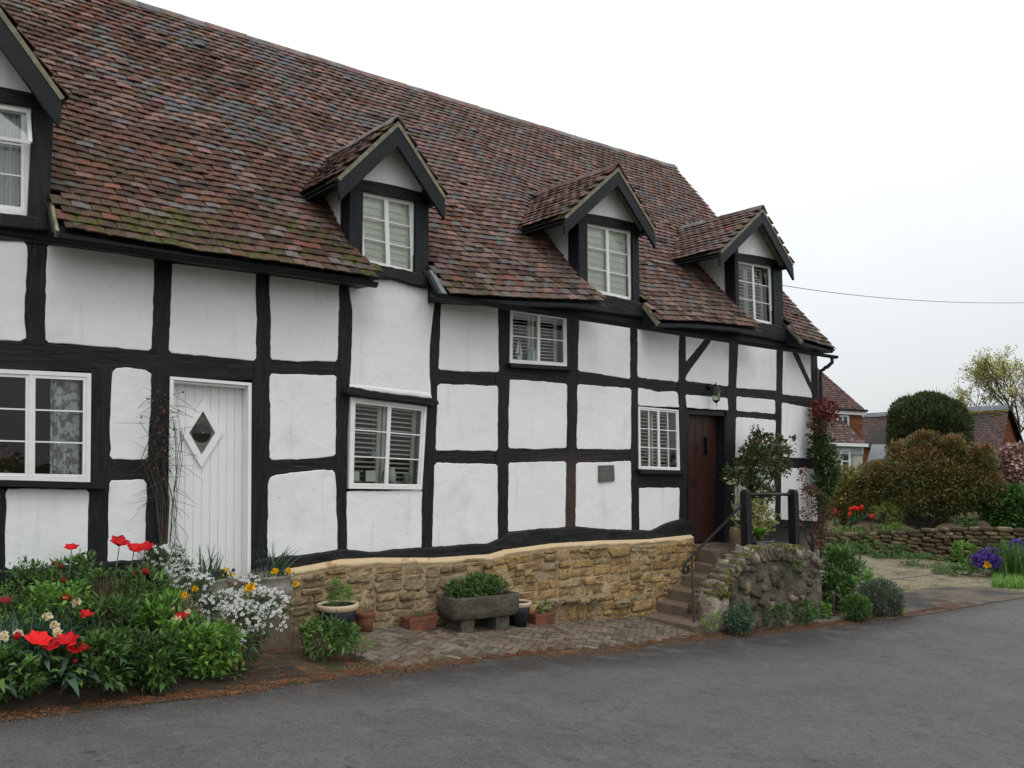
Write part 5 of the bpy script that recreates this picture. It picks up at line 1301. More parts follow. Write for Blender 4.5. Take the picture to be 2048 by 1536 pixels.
# ------------------------------------------------------------------ pots, trough and urns
def urn(px, py_top, Y, wpx, label):
    c = PY(px, py_top, Y); w = wpx * (c[0] ** 2 + c[1] ** 2) ** .5 * .97 / F / 2 * 1.0; zt = c[2]; zg = g(c[0])
    t = thing('stone_urn', label, 'urn', (c[0], Y, zg), 'stone urns beside the white door')
    mb = MB(); prof = [(w * .50, zt - .275), (w * .55, zt - .25), (w * .80, zt - .215), (w * 1.0, zt - .17), (w * 1.02, zt - .13), (w * .90, zt - .095), (w * .86, zt - .06), (w * .92, zt - .02), (w * 1.0, zt), (w * .97, zt + .012), (w * .88, zt + .008), (w * .84, zt - .03), (0, zt - .03)]
    mb.lathe((c[0], Y, 0), prof, 28); mb.build('bowl', M['urn'], t, True)
    mb = MB(); mb.lathe((c[0], Y, 0), [(w * .45, zt - .278), (w * .3, zt - .31), (w * .34, zt - .335), (w * .6, zt - .35), (w * .6, zt - .38)], 24); mb.build('foot', M['urn'], t, True)
    mb = MB(); mb.box((c[0] - w * .75, Y - w * .75, zg), (c[0] + w * .75, Y + w * .75, zt - .38), jit=.004); mb.build('plinth', M['step'], t)
    mb = MB(); mb.lathe((c[0], Y, 0), [(w * .84, zt - .028), (w * .4, zt - .0), (0, zt + .01)], 14); mb.build('soil', M['soil'], t, True)
    return np.array([c[0], Y, zt]), w
urn1, wu1 = urn(423, 1158, 7.55, 66, 'stone urn of purple and yellow pansies, nearer the white flower mass')
urn2, wu2 = urn(541, 1151, 7.72, 84, 'larger stone urn with yellow flowers and small white edging, by the plinth')
def pot(name, label, cat, px, py_base, dy, wpx, h, mat, rimmat=None, taper=.72, rim=.03, group=None, soilz=.03, body_w=None):
    c = PG(px, py_base); c[1] += dy; D_ = (c - CAM) @ _v; w = wpx * D_ / F / 2; c[1] = min(c[1] + w, YP - .05 - w * 1.04); c[0] = PY(px, py_base, c[1])[0]; zg = g(c[0], c[1]) + .012; t = thing(name, label, cat, (c[0], c[1], zg), group)
    mb = MB(); mb.lathe((c[0], c[1], zg), [(0, 0), (w * taper, 0), (w * .93, h - rim * 1.1), (w * .9, h - rim), (w * .86, h - .02), (w * .82, h - .05)], 26); mb.build('body', M[mat], t, True)
    mb = MB(); mb.lathe((c[0], c[1], zg), [(w * .90, h - rim * 1.3), (w * 1.0, h - rim * 1.1), (w * 1.02, h - rim * .4), (w * 1.0, h), (w * .92, h + .002), (w * .88, h - .02), (w * .85, h - .05)], 26); mb.build('rim', M[rimmat or mat], t, True)
    mb = MB(); mb.lathe((c[0], c[1], zg), [(w * .86, h - soilz - .01), (w * .4, h - soilz + .008), (0, h - soilz + .012)], 14); mb.build('soil', M['soil'], t, True)
    return np.array([c[0], c[1], zg + h]), w
pot1, wp1 = pot('glazed_pot', 'large dark glazed pot with wide cream rim left of the terracotta pot', 'plant pot', 675, 1264, .02, 80, .33, 'blue_glaze', 'cream_glaze', .62, .05)
pot2, wp2 = pot('terracotta_pot', 'round terracotta pot standing beside the big cream-rimmed pot', 'plant pot', 729, 1269, .0, 41, .215, 'terracotta', None, .74, .045)
pot3, wp3 = pot('glazed_pot', 'small dark glazed pot with cream rim at the right end of the stone trough', 'plant pot', 1037, 1254, .0, 52, .30, 'blue_glaze', 'cream_glaze', .62, .045)
def boxpot(label, px0, px1, py, h, dy=0, dep=.2):
    a, b = PG(px0, py), PG(px1, py - (px1 - px0) * .02); yb = min(min(a[1], b[1]) + dy, YP - .06 - dep); c = [(a[0] + b[0]) / 2, yb + dep / 2, g((a[0] + b[0]) / 2, yb + dep / 2) + .012]; L_ = abs(b[0] - a[0]) / 2 * .9
    t = thing('terracotta_trough', label, 'planter', c, 'low terracotta trough planters')
    mb = MB(); d_ = dep / 2
    def ringv(l, d, z): return [(c[0] - l, c[1] - d, c[2] + z), (c[0] + l, c[1] - d, c[2] + z), (c[0] + l, c[1] + d, c[2] + z), (c[0] - l, c[1] + d, c[2] + z)]
    V = ringv(L_ * .90, d_ * .8, 0) + ringv(L_ * .97, d_ * .95, h - .035) + ringv(L_ * 1.0, d_, h - .035) + ringv(L_ * 1.01, d_ * 1.02, h) + ringv(L_ * .95, d_ * .86, h) + ringv(L_ * .93, d_ * .82, h - .04)
    mb.add(V, [(0, 3, 2, 1)] + [(r * 4 + k, r * 4 + (k + 1) % 4, r * 4 + 4 + (k + 1) % 4, r * 4 + 4 + k) for r in range(5) for k in range(4)]); mb.build('body', M['terracotta'], t)
    mb = MB(); mb.add(ringv(L_ * .93, d_ * .83, h - .03), [(0, 1, 2, 3)]); mb.build('soil', M['soil'], t)
    return np.array(c) + [0, 0, h], L_
bp1, _w = boxpot('low terracotta trough planter between the round pot and the stone trough', 812, 878, 1264, .15, dep=.19)
bp2, _w = boxpot('low terracotta trough planter with green seedlings right of the stone trough', 1060, 1108, 1251, .15, dep=.2)
# old stone trough on two blocks
a, b = PG(893, 1268), PG(1040, 1262); tc_ = np.array([(a[0] + b[0]) / 2 + .0, min(min(a[1], b[1]) + .16, YP - .27), 0]); tc_[2] = g(tc_[0], tc_[1]) + .01
tr = thing('stone_trough', 'old lichen-spotted stone trough raised on two stone blocks', 'trough', tc_)
L_ = .505; mb = MB(); V = []
n1 = 40
def tro(l, d, z, r=3.0):
    out_ = []
    for k in range(n1):
        a_ = 2 * math.pi * k / n1; x = math.copysign(abs(math.cos(a_)) ** (2 / r), math.cos(a_)) * l; y = math.copysign(abs(math.sin(a_)) ** (2 / r), math.sin(a_)) * d
        if x < 0: x *= 1.0
        out_.append((tc_[0] + x + .018 * mnoise.noise((x * 6, y * 6, z * 6)), tc_[1] + y + .022 * mnoise.noise((x * 5, y * 5 + 9, z * 7)), tc_[2] + z + .012 * mnoise.noise((x * 4, y * 4, 3)) - .02 * (x / l)))
    return out_
lev = [(L_ * .86, .165, .155), (L_ * .94, .19, .17), (L_ * .97, .198, .25), (L_ * .99, .20, .33), (L_, .20, .395), (L_ * .985, .195, .41), (L_ * .90, .15, .41), (L_ * .88, .14, .37)]
for l, d, z_ in lev: V += tro(l, d, z_, 9)
mb.add(V, [(i * n1 + k, i * n1 + (k + 1) % n1, (i + 1) * n1 + (k + 1) % n1, (i + 1) * n1 + k) for i in range(len(lev) - 1) for k in range(n1)] + [tuple(range(n1))[::-1]]); mb.build('basin', M['trough'], tr, True)
mb = MB(); mb.add(tro(L_ * .88, .145, .375, 9), [tuple(range(n1))]); mb.build('soil', M['soil'], tr)
for dx in (-.27, .25):
    mb = MB(); mb.box((tc_[0] + dx - .10, tc_[1] - .15, tc_[2] - .03 - dx * .1), (tc_[0] + dx + .10, tc_[1] + .14, tc_[2] + .165), jit=.012); mb.build('block', M['trough'], tr)
TRTOP = tc_ + [0, 0, .38]
# tub by the posts, small pots on the steps side
c = PY(1545, 1082, 7.25); D_ = (c - CAM) @ _v; w = 61 * D_ / F / 2
t = thing('plastic_tub', 'round grey plastic tub of big green leaves behind the mossy wall', 'plant tub', (c[0], 7.25 + w, c[2] - .25))
mb = MB(); mb.lathe((c[0], 7.25 + w, c[2]), [(0, -.25), (w * .78, -.25), (w * .92, -.03), (w * .98, -.028), (w, 0), (w * .93, .002), (w * .9, -.05)], 28); mb.build('body', M['grey_plastic'], t, True)
mb = MB(); mb.lathe((c[0], 7.25 + w, c[2]), [(w * .92, -.03), (0, -.02)], 20); mb.build('soil', M['soil'], t)
TUB = np.array([c[0], 7.25 + w, c[2]])
for (x, y, w, h, mt, nm, lb) in ((1437, 1150, .07, .11, 'terracotta', 'terracotta_pot', 'small terracotta pot tucked behind the coping beside the steps'), (1410, 1180, .095, .20, 'black_plastic', 'plastic_pot', 'black plastic pot standing at the right of the lower steps')):
    c = PY(x, y, 7.62); t = thing(nm, lb, 'plant pot', c - [0, 0, h]); mb = MB(); mb.lathe(c, [(0, -h), (w * .75, -h), (w * .9, -.03), (w * .92, -.028), (w, 0), (w * .9, 0), (w * .86, -.03)], 18); mb.build('body', M[mt], t, True)
    mb = MB(); mb.lathe(c, [(w * .86, -.03), (0, -.02)], 12); mb.build('soil', M['soil'], t)
# ================================================================== PLANTS
G = {'mid': [(.050, .105, .022), (.075, .14, .03), (.035, .08, .02)], 'bright': [(.10, .20, .03), (.13, .25, .04), (.07, .15, .03)],
     'dark': [(.020, .042, .014), (.032, .06, .018), (.045, .075, .02)], 'blue': [(.05, .095, .055), (.08, .13, .075), (.035, .07, .045)],
     'red': [(.12, .028, .02), (.075, .03, .02), (.17, .035, .03)], 'bronze': [(.075, .045, .022), (.055, .055, .022), (.11, .05, .025), (.035, .055, .02)],
     'yew': [(.020, .042, .012), (.030, .060, .016), (.014, .028, .010)], 'lime': [(.17, .20, .035), (.13, .16, .03), (.22, .23, .05)],
     'brown': [(.085, .05, .03), (.12, .075, .045), (.06, .038, .025)], 'pink': [(.45, .22, .24), (.55, .30, .30), (.38, .16, .18)],
     'grey': [(.075, .095, .06), (.05, .07, .045), (.10, .12, .08)], 'purple': [(.13, .07, .36), (.18, .10, .45), (.10, .05, .28)], 'white': [(.72, .72, .70), (.78, .78, .77), (.62, .63, .60)]}
def norm(a): return a / (np.linalg.norm(a, axis=-1, keepdims=True) + 1e-9)
def leaves(mb, P_, D_, L_, W_, C_, fold=.18, nrm=None):
    """rhombic folded leaves: base, two flanks, tip"""
    n = len(P_); P_ = np.asarray(P_, float); D_ = norm(np.asarray(D_, float)); L_ = np.broadcast_to(L_, n)[:, None]; W_ = np.broadcast_to(W_, n)[:, None]
    U_ = nrm if nrm is not None else np.array([0, 0, 1.0]) + RS.normal(0, .45, (n, 3))
    S_ = norm(np.cross(D_, U_)); N_ = np.cross(S_, D_)
    V = np.stack([P_, P_ + D_ * L_ * .45 + S_ * W_ * .5 + N_ * W_ * fold, P_ + D_ * L_ - N_ * L_ * .12, P_ + D_ * L_ * .45 - S_ * W_ * .5 + N_ * W_ * fold, P_ + D_ * L_ * .48], 1).reshape(-1, 3)
    b = np.arange(n)[:, None] * 5
    F_ = np.concatenate([b + np.array([[0, 1, 4]]), b + np.array([[1, 2, 4]]), b + np.array([[0, 4, 3]]), b + np.array([[4, 2, 3]])], 0)
    mb.add(V, F_, np.tile(C_, (4, 1)))
def cols(key, n, var=.25, idx=None):
    A = np.array(G[key] if isinstance(key, str) else key); return A[RS.randint(0, len(A), n) if idx is None else idx % len(A)] * RS.uniform(1 - var, 1 + var, (n, 1))
def ell(c, r, n, k=None, spread=.28, shell=.55, top=0.0):
    """leafy clumps through an ellipsoid: returns points, outward directions, clump index"""
    k = k or max(6, n // 40); d = norm(RS.normal(0, 1, (k, 3)) + [0, 0, top]); rad = RS.uniform(shell, 1.0, (k, 1)) ** .7; cc = d * rad
    i = RS.randint(0, k, n); p = cc[i] + RS.normal(0, spread, (n, 3)); ln_ = np.linalg.norm(p, axis=1, keepdims=True); p = p / np.maximum(1, ln_ * .93)
    return np.array(c) + p * np.array(r), norm(p * .8 + RS.normal(0, .5, (n, 3)) + [0, 0, .25]), i
def foliage(name, c, r, n, L_, W_, key, parent, k=None, spread=.25, shell=.5, var=.3, droop=0, floor=None, mat='leaf', top=.0):
    p, d, i = ell(c, r, n, k, spread, shell, top); d[:, 2] -= droop
    if floor is not None: ok = p[:, 2] > floor; p, d, i = p[ok], d[ok], i[ok]
    mb = MB(); m = len(p); br = (.75 + .5 * RS.rand(400))[i % 400][:, None]
    leaves(mb, p, d, L_ * RS.uniform(.6, 1.2, m), W_ * RS.uniform(.7, 1.2, m), cols(key, m, var) * br)
    return mb.build(name, M[mat], parent)
def stems(mb, base, c, r, n, rad, col=(1, 1, 1)):
    for _ in range(n):
        d = norm(RS.normal(0, 1, 3) + [0, 0, .3]); e = np.array(c) + d * np.array(r) * random.uniform(.4, .85); b0 = np.array(base) + RS.normal(0, .02, 3) * [1, 1, 0]; m = (b0 + e) / 2 + RS.normal(0, .06, 3) * np.array(r)
        mb.tube([b0, (b0 + m) / 2 + RS.normal(0, .02, 3) * np.array(r), m, e], [rad, rad * .8, rad * .6, rad * .25], 5, col, cap=False)
def bush(name, label, cat, base, c, r, n, L_, W_, key, group=None, nst=8, rad=.006, **kw):
    t = thing(name, label, cat, base, group); mb = MB(); stems(mb, base, c, r, nst, rad); mb.build('stems', M['bark'], t, True)
    foliage('foliage', c, r, n, L_, W_, key, t, floor=base[2] - .02, **kw); return t
def blades(mb, P_, az, L_, W_, lean, droop, C_, seg=5):
    n = len(P_); P_ = np.asarray(P_, float); h = np.stack([np.cos(az), np.sin(az), 0 * az], 1); s = np.stack([-np.sin(az), np.cos(az), 0 * az], 1)
    V = []
    for k in range(seg + 1):
        t = k / seg; w = (W_ * (1 - t ** 2.2) * .5 * (.55 + .45 * min(1, t * 3)))[:, None] + .0004
        c = P_ + h * (L_ * (lean * t + droop * t * t))[:, None] + np.array([0, 0, 1]) * (L_ * (t * np.sqrt(np.maximum(.05, 1 - lean ** 2)) - droop * .75 * t ** 2.4))[:, None]
        tw = .25 * t; ss = s + np.array([0, 0, tw * .3])
        V += [c + ss * w, c - ss * w]
    V = np.stack(V, 1); m = (seg + 1) * 2; b = np.arange(n)[:, None] * m
    F_ = np.concatenate([b + np.array([[2 * k, 2 * k + 1, 2 * k + 3, 2 * k + 2]]) for k in range(seg)], 0); mb.add(V.reshape(-1, 3), F_, np.tile(C_, (seg, 1)))
def grassy(name, label, cat, base, n, L_, W_, key, spread=.06, lean=(.1, .6), droop=(.1, .5), group=None, asleaf=False, az=None):
    t = thing(name, label, cat, base, group) if label else None
    P_ = np.array(base) + RS.normal(0, spread, (n, 3)) * [1, 1, 0]; A = RS.uniform(0, 2 * math.pi, n) if az is None else RS.normal(az[0], az[1], n)
    L2 = L_ * RS.uniform(.6, 1.1, n); W2 = W_ * RS.uniform(.7, 1.1, n); le, dr = RS.uniform(*lean, n), RS.uniform(*droop, n); C_ = cols(key, n, .22)
    if asleaf:
        for k in range(n): mb = MB(); blades(mb, P_[k:k + 1], A[k:k + 1], L2[k:k + 1], W2[k:k + 1], le[k:k + 1], dr[k:k + 1], C_[k:k + 1], 6); mb.build('leaf', M['leaf'], t, True)
        return t
    mb = MB(); blades(mb, P_, A, L2, W2, le, dr, C_); return mb.build('leaves', M['leaf'], t, True) if t else mb

# ------------------------------------------------------------------ flower bed on the left
def bedz(x, y):       # mounded bed surface
    k = min(1, max(0, (y - ey(x) - .08) / .5)) * min(1, max(0, (2.55 + .35 * (y - 6.6) - x) / .5))
    return g(x) + .02 + (.24 + .22 * min(1, max(0, (y - 7.0) / 1.0))) * k * (1 + .25 * mnoise.noise((x * 1.5, y * 1.5, 0)))
mb = MB(); nx, ny = 50, 22; V = []
for i in range(nx + 1):
    x = -3 + 6.3 * i / nx
    for j in range(ny + 1): y = ey(x) + .08 + (YW - .02 - ey(x) - .08) * j / ny; V.append((x, y, bedz(x, y) + .02 * mnoise.noise((x * 8, y * 8, 0)) - (.03 if j == 0 else 0)))
mb.add(V, [(i * (ny + 1) + j, (i + 1) * (ny + 1) + j, (i + 1) * (ny + 1) + j + 1, i * (ny + 1) + j + 1) for i in range(nx) for j in range(ny)])
mb.build('flower_bed_soil', M['soil'], None, True, kind='structure')
def inbed(px, py, Y): p = PY(px, py, Y); return p
def bedbase(px, Y): p = PY(px, 1200, Y); return np.array([p[0], Y, bedz(p[0], Y)])
# ground cover filling between the plants
mb = MB(); n = 5200; X_ = RS.uniform(-.6, 2.75, n); K = RS.rand(n); E_ = np.array([ey(x) for x in X_]); Y_ = E_ + .22 + (YW - .25 - E_) * K
keep = Y_ < YW - .05; X_, Y_ = X_[keep], Y_[keep]
Z_ = np.array([bedz(x, y) for x, y in zip(X_, Y_)]) + RS.uniform(.0, .17, len(X_)) * (1 + .8 * np.array([mnoise.noise((x * 2.2, y * 2.2, 4)) for x, y in zip(X_, Y_)]))
zone = np.array([mnoise.noise((x * 1.8, y * 1.8, 14)) for x, y in zip(X_, Y_)])
C_ = np.where(zone[:, None] > .1, cols('bright', len(X_), .3), cols('mid', len(X_), .3))
leaves(mb, np.stack([X_, Y_, Z_], 1), RS.normal(0, 1, (len(X_), 3)) * [1, 1, .5] + [0, -.3, .5], RS.uniform(.03, .075, len(X_)), RS.uniform(.014, .03, len(X_)), C_)
mb.build('bed_ground_cover', M['leaf'], None, kind='stuff')

def bushpx(name, label, cat, cx, cy, Y, rx, ry, n, L_, W_, key, ry2=None, base_py=None, **kw):
    """bush from its outline centre and half sizes in the photograph, standing at depth Y"""
    c = PY(cx, cy, Y); D_ = (c - CAM) @ _v; a, b = rx * D_ / F, ry * D_ / F
    bz = bedz(c[0], Y) if (c[0] < 3.4 and base_py is None) else (g(c[0]) if base_py is None else PY(cx, base_py, Y)[2])
    return bush(name, label, cat, np.array([c[0], Y, bz]), c, (a, (ry2 or min(a, .35)), b), n, L_, W_, key, **kw)
B = bushpx
B('leafy_perennial', 'bright green bushy perennial at the right front corner of the flower bed', 'plant', 395, 1300, 6.75, 82, 55, 1500, .075, .036, 'bright', ry2=.28, k=60, spread=.12)
B('leafy_perennial', 'fresh green leafy clump in the front of the bed, left of the bright corner clump', 'plant', 300, 1320, 6.55, 60, 50, 750, .085, .034, 'mid', ry2=.22, k=35, spread=.12)
B('leafy_perennial', 'mid-green upright clump in the bed under the lowest open cream narcissus', 'plant', 330, 1245, 6.95, 62, 50, 800, .09, .03, 'bright', ry2=.25, k=35, spread=.12)
B('leafy_perennial', 'dark leafy clump at the front of the bed below the red tulip bud', 'plant', 210, 1320, 6.45, 55, 52, 700, .08, .032, 'mid', ry2=.2, k=30, spread=.13)
B('leafy_perennial', 'narrow leaved green clump behind the biggest front tulips', 'plant', 210, 1240, 6.85, 55, 40, 700, .085, .018, 'mid', ry2=.25, k=30, spread=.15)
B('leafy_perennial', 'low leafy clump at the left edge of the photo near the road', 'plant', 25, 1345, 6.4, 55, 40, 500, .07, .03, 'mid', ry2=.2, k=26, spread=.14)
B('leafy_perennial', 'fine leaved green clump at the back of the bed against the left black sill', 'plant', 60, 1160, 7.65, 62, 40, 900, .055, .016, 'mid', ry2=.25, k=40, spread=.15)
B('leafy_perennial', 'leafy green clump at the back of the bed below the spotted tulip', 'plant', 160, 1155, 7.5, 55, 42, 700, .065, .025, 'mid', ry2=.25, k=36, spread=.15)
B('leafy_perennial', 'leafy green clump in mid bed beside the brown heather', 'plant', 120, 1205, 7.1, 60, 38, 600, .07, .03, 'bright', ry2=.25, k=36, spread=.15)
B('leafy_perennial', 'green leafy clump behind the brown heather and before the candytuft', 'plant', 285, 1180, 7.2, 50, 40, 600, .09, .022, 'mid', ry2=.25, k=36, spread=.15)
B('bluebell_clump', 'dark foliage with tiny blue flowers at the front of the bed', 'plant', 285, 1310, 6.5, 42, 45, 420, .05, .02, 'dark', ry2=.18, k=26, spread=.14)
t = B('heather', 'straggly brown and green heather in the middle of the bed', 'shrub', 215, 1195, 7.15, 45, 52, 200, .05, .010, 'mid', ry2=.24)
mb = MB(); b0 = bedbase(215, 7.15); n = 900
P_ = b0 + RS.normal(0, .05, (n, 3)) * [1, 1, 0] + [0, 0, .05]
blades(mb, P_, RS.uniform(0, 6.28, n), RS.uniform(.22, .52, n), np.full(n, .006), RS.uniform(.05, .65, n), RS.uniform(-.1, .15, n), cols('brown', n, .3)); mb.build('twigs', M['leaf'], t)
for x, Y, L_, n, key, lb in ((75, 6.95, .44, 200, 'blue', 'arching blue-green narcissus leaves in the bed at the left'), (30, 6.85, .36, 90, 'blue', 'clump of thin grassy leaves at the left edge of the bed'), (330, 7.05, .46, 170, 'mid', 'arching strap leaves in front of the candytuft'), (385, 7.0, .34, 70, 'mid', 'strap leaves among the white candytuft and the bright clump'), (150, 6.85, .38, 120, 'blue', 'thin blue-green leaves among the red tulips in mid bed'), (100, 7.55, .40, 60, 'mid', 'tall grassy leaves at the back of the bed under the big window')):
    grassy('narcissus_leaves', lb, 'plant', bedbase(x, Y), n, L_, .014, key, .10, (.1, .8), (.1, .6))
# broad tulip leaves, big enough to tell apart
def broad(base, az, L_, W_, lean, droop, key, parent, seg=8):
    n = 1; h = np.array([math.cos(az), math.sin(az), 0]); s = np.array([-math.sin(az), math.cos(az), 0]); V = []; c0 = np.array(G[key][random.randint(0, 2)]) * random.uniform(.8, 1.2)
    for k in range(seg + 1):
        t = k / seg; w = W_ * (math.sin(math.pi * min(1, (t * .86 + .12))) ** .8) * .5 * (1 if k < seg else .05); c = np.array(base) + h * L_ * (lean * t + droop * t * t) + np.array([0, 0, L_ * (t * math.sqrt(max(.05, 1 - lean ** 2)) - droop * .95 * t ** 2.2)])
        wv = .006 * math.sin(t * 9 + az)
        V += [c - s * w + [0, 0, w * .45 + wv], c, c + s * w + [0, 0, w * .45 - wv]]
    mb = MB(); mb.add(V, [(k * 3 + j, k * 3 + j + 1, k * 3 + 4 + j, k * 3 + 3 + j) for k in range(seg) for j in range(2)], c0); return mb.build('leaf', M['leaf'], parent, True)
def tulip(px, py, Y, kind, label, size=1.0, leaves_=2, col=None, lf='blue'):
    size *= .95 if kind != 'spread' else .95
    h = PY(px, py, Y); b0 = np.array([h[0] + random.uniform(-.05, .05), Y + .06 + random.uniform(0, .08), bedz(h[0], Y) if h[0] < 4 else g(h[0])])
    if h[0] > 4: b0 = np.array([h[0], Y, h[2] - .38])
    if h[2] - b0[2] < .12: b0[2] = h[2] - .12
    t = thing('tulip', label, 'tulip', b0, 'red tulips in the flower bed' if h[0] < 4 else 'red tulips in the garden beyond the drive'); col = np.array(col or (.50, .004, .009))
    mb = MB(); m = (b0 + h) / 2 + [random.uniform(-.02, .02), -.01, .02]; mb.tube([b0, m, h - [0, 0, .03 * size]], [.005, .0045, .004], 6, (.08, .14, .04)); mb.build('stem', M['leaf'], t, True)
    H = .062 * size; R = .027 * size; op = {'closed': 0, 'half': .5, 'open': 1.0, 'spread': 1.05}[kind]
    tilt = np.array([random.uniform(-.25, .25), -.35 * op - .1, 1.0]); tilt /= np.linalg.norm(tilt); ax = norm(np.cross(tilt, [0, 1, .2])); ay = np.cross(tilt, ax)
    for k in range(6):
        a = k * math.pi / 3 + random.uniform(-.12, .12); lay = k % 2; V = []; nu, nv = 6, 6; o2 = op * random.uniform(.65, 1.2); fl = random.uniform(-.3, .5) * op
        for i in range(nv + 1):
            v = i / nv; rr = R * (math.sin(min(1, v * 1.5) * math.pi / 2) * (1 - .28 * (1 - op) * v * v) + o2 * 1.25 * v ** 1.6) * (1 + .06 * lay); hh = H * (v * (1 - .38 * o2 * v) - fl * .25 * v ** 4); wd = R * (1.0 + .55 * op) * math.sin(math.pi * (v * .84 + .10)) ** .7 * (1.0 if v < .99 else .25)
            for j in range(nu + 1):
                u = (j / nu - .5) * 2; aa = a + u * wd / max(rr, R * .6) * .92; wob = .0035 * size * op * math.sin(u * 5 + k * 2 + v * 4)
                r2 = rr * (1 - .10 * u * u) + wob; V.append(h - tilt * .03 * size + ax * r2 * math.cos(aa) + ay * r2 * math.sin(aa) + tilt * (hh + .004 * size * (1 - u * u) * op))
        mb = MB(); mb.add(V, [(i * (nu + 1) + j, i * (nu + 1) + j + 1, (i + 1) * (nu + 1) + j + 1, (i + 1) * (nu + 1) + j) for i in range(nv) for j in range(nu)], col * random.uniform(.8, 1.15)); mb.build('petal', M['petal'], t, True)
    for k in range(leaves_): broad(b0, random.uniform(math.pi * .9, math.pi * 2.1), random.uniform(.18, .28), random.uniform(.032, .05), random.uniform(.1, .5), random.uniform(.1, .7), lf, t)
DK = (.22, .008, .018)
for a in [(143, 1094, 7.45, 'open', 'red tulip standing alone against the white panel, petals opened sideways', .95, 1, None),
          (239, 1084, 7.3, 'spread', 'large wide open red tulip, leftmost of the three tallest ones', 1.45, 1, None), (268, 1096, 7.35, 'spread', 'wide open red tulip in the middle of the three tallest', 1.25, 1, None), (290, 1094, 7.4, 'open', 'red tulip with upright petals, rightmost of the three tallest', 1.25, 1, None),
          (290, 1144, 7.2, 'closed', 'plump closed red tulip among the white candytuft', 1.15, 1, None), (273, 1146, 7.25, 'half', 'small red tulip just left of the plump closed one by the candytuft', .5, 0, None),
          (107, 1127, 7.4, 'closed', 'dark crimson tulip bud, thin and uppermost at the back of the bed', .62, 1, DK), (121, 1134, 7.4, 'closed', 'dark crimson tulip just right of the thin uppermost bud', .75, 1, DK), (127, 1161, 7.2, 'closed', 'dark crimson closed tulip below the two dark buds', .75, 1, DK),
          (134, 1197, 6.95, 'half', 'round red tulip in mid bed touching a cream narcissus', 1.15, 1, (.50, .01, .012)), (172, 1228, 6.8, 'open', 'open red tulip low in front of the brown heather', .95, 1, None), (34, 1274, 6.5, 'closed', 'closed red tulip beside cream narcissi at the far left front', .95, 2, None),
          (78, 1277, 6.45, 'spread', 'huge blown open red tulip, left of the front pair', 1.5, 3, (.70, .012, .01)), (103, 1290, 6.42, 'open', 'ragged red tulip between the two huge front blooms', 1.05, 2, None), (133, 1280, 6.42, 'spread', 'huge blown open red tulip, second of the front row', 1.35, 3, None), (155, 1296, 6.4, 'spread', 'bright red ragged tulip at the right end of the front row', 1.2, 3, None),
          (151, 1323, 6.38, 'closed', 'small crimson tulip bud hanging under the front row', .65, 1, (.32, .01, .025)), (10, 1201, 6.9, 'open', 'ragged dark red tulip at the left edge of the photo', .8, 1, DK), (362, 1233, 6.85, 'spread', 'low red tulip half hidden behind a cream narcissus near the candytuft', 1.0, 1, None)]:
    tulip(a[0], a[1], a[2], a[3], a[4], a[5], a[6], a[7])
# broad leaves spilling over the kerb at the front left
t = thing('tulip_foliage', 'broad blue-green tulip leaves hanging over the road edge at the lower left', 'plant', bedbase(70, 6.4))
for k in range(64):
    px = random.uniform(-20, 190); Y = random.uniform(6.28, 6.7); b0 = bedbase(px, Y) + [0, 0, .10]; broad(b0, random.uniform(math.pi * 1.15, math.pi * 1.75), random.uniform(.18, .30), random.uniform(.035, .058), random.uniform(.05, .55), random.uniform(.45, 1.0), 'blue' if random.random() < .6 else 'mid', t)
def narcissus(px, py, Y, label, col, sz=.026, n=3, group=None):
    c = PY(px, py, Y); b0 = np.array([c[0], Y + .05, min(bedz(c[0], Y), c[2] - .15)]); t = thing('narcissus', label, 'narcissus', b0, group)
    mb = MB(); mb.tube([b0, (b0 + c) / 2 + [.01, 0, .02], c], .003, 5, (.07, .13, .04)); mb.build('stem', M['leaf'], t)
    mb = MB()
    for q in range(n):
        o = c + np.array([random.uniform(-.7, .7) * sz * (n > 1), -.005 * q, random.uniform(-.5, .5) * sz * (n > 1)]); m = 22
        ax = np.array([0, -1.0, .25]); A = RS.uniform(0, 6.28, m); rr = RS.uniform(.2, 1, m)
        D2 = np.stack([np.cos(A) * rr, -(1.1 - rr), np.sin(A) * rr], 1); cc = np.array(col) * RS.uniform(.85, 1.1, (m, 1)); cc[rr < .4] *= np.array([1, .72, .45]); leaves(mb, o + D2 * sz * .15, D2, sz * RS.uniform(.8, 1.15, m), sz * .75, cc, .1, nrm=np.tile([0, -1, .3], (m, 1)))
    mb.build('flower', M['petal'], t)
CR = (.74, .68, .48); YL = (.80, .50, .012)
gs = 'cream double narcissi in the bed'
for x, y, Y, n, lb in ((149, 1204, 6.9, 4, 'cream narcissus cluster touching the round red mid-bed tulip'), (93, 1233, 6.75, 3, 'cream narcissus alone between grassy leaves in mid bed'), (108, 1250, 6.6, 4, 'cream narcissus cluster above the huge front tulips'), (116, 1264, 6.55, 4, 'cream narcissus cluster right behind the huge front tulips'), (10, 1272, 6.5, 3, 'cream narcissus at the left photo edge beside the closed tulip'), (38, 1264, 6.55, 3, 'cream narcissus just above the closed far left tulip'), (338, 1215, 6.95, 2, 'small cream narcissus bud left of the candytuft'), (352, 1238, 6.8, 3, 'cream narcissus lying over the low red tulip'), (371, 1222, 6.9, 2, 'small cream narcissus just above the low red tulip'), (425, 1260, 6.75, 3, 'cream narcissus at the lower edge of the white candytuft')):
    narcissus(x, y, Y, lb, CR, .026, n, gs)
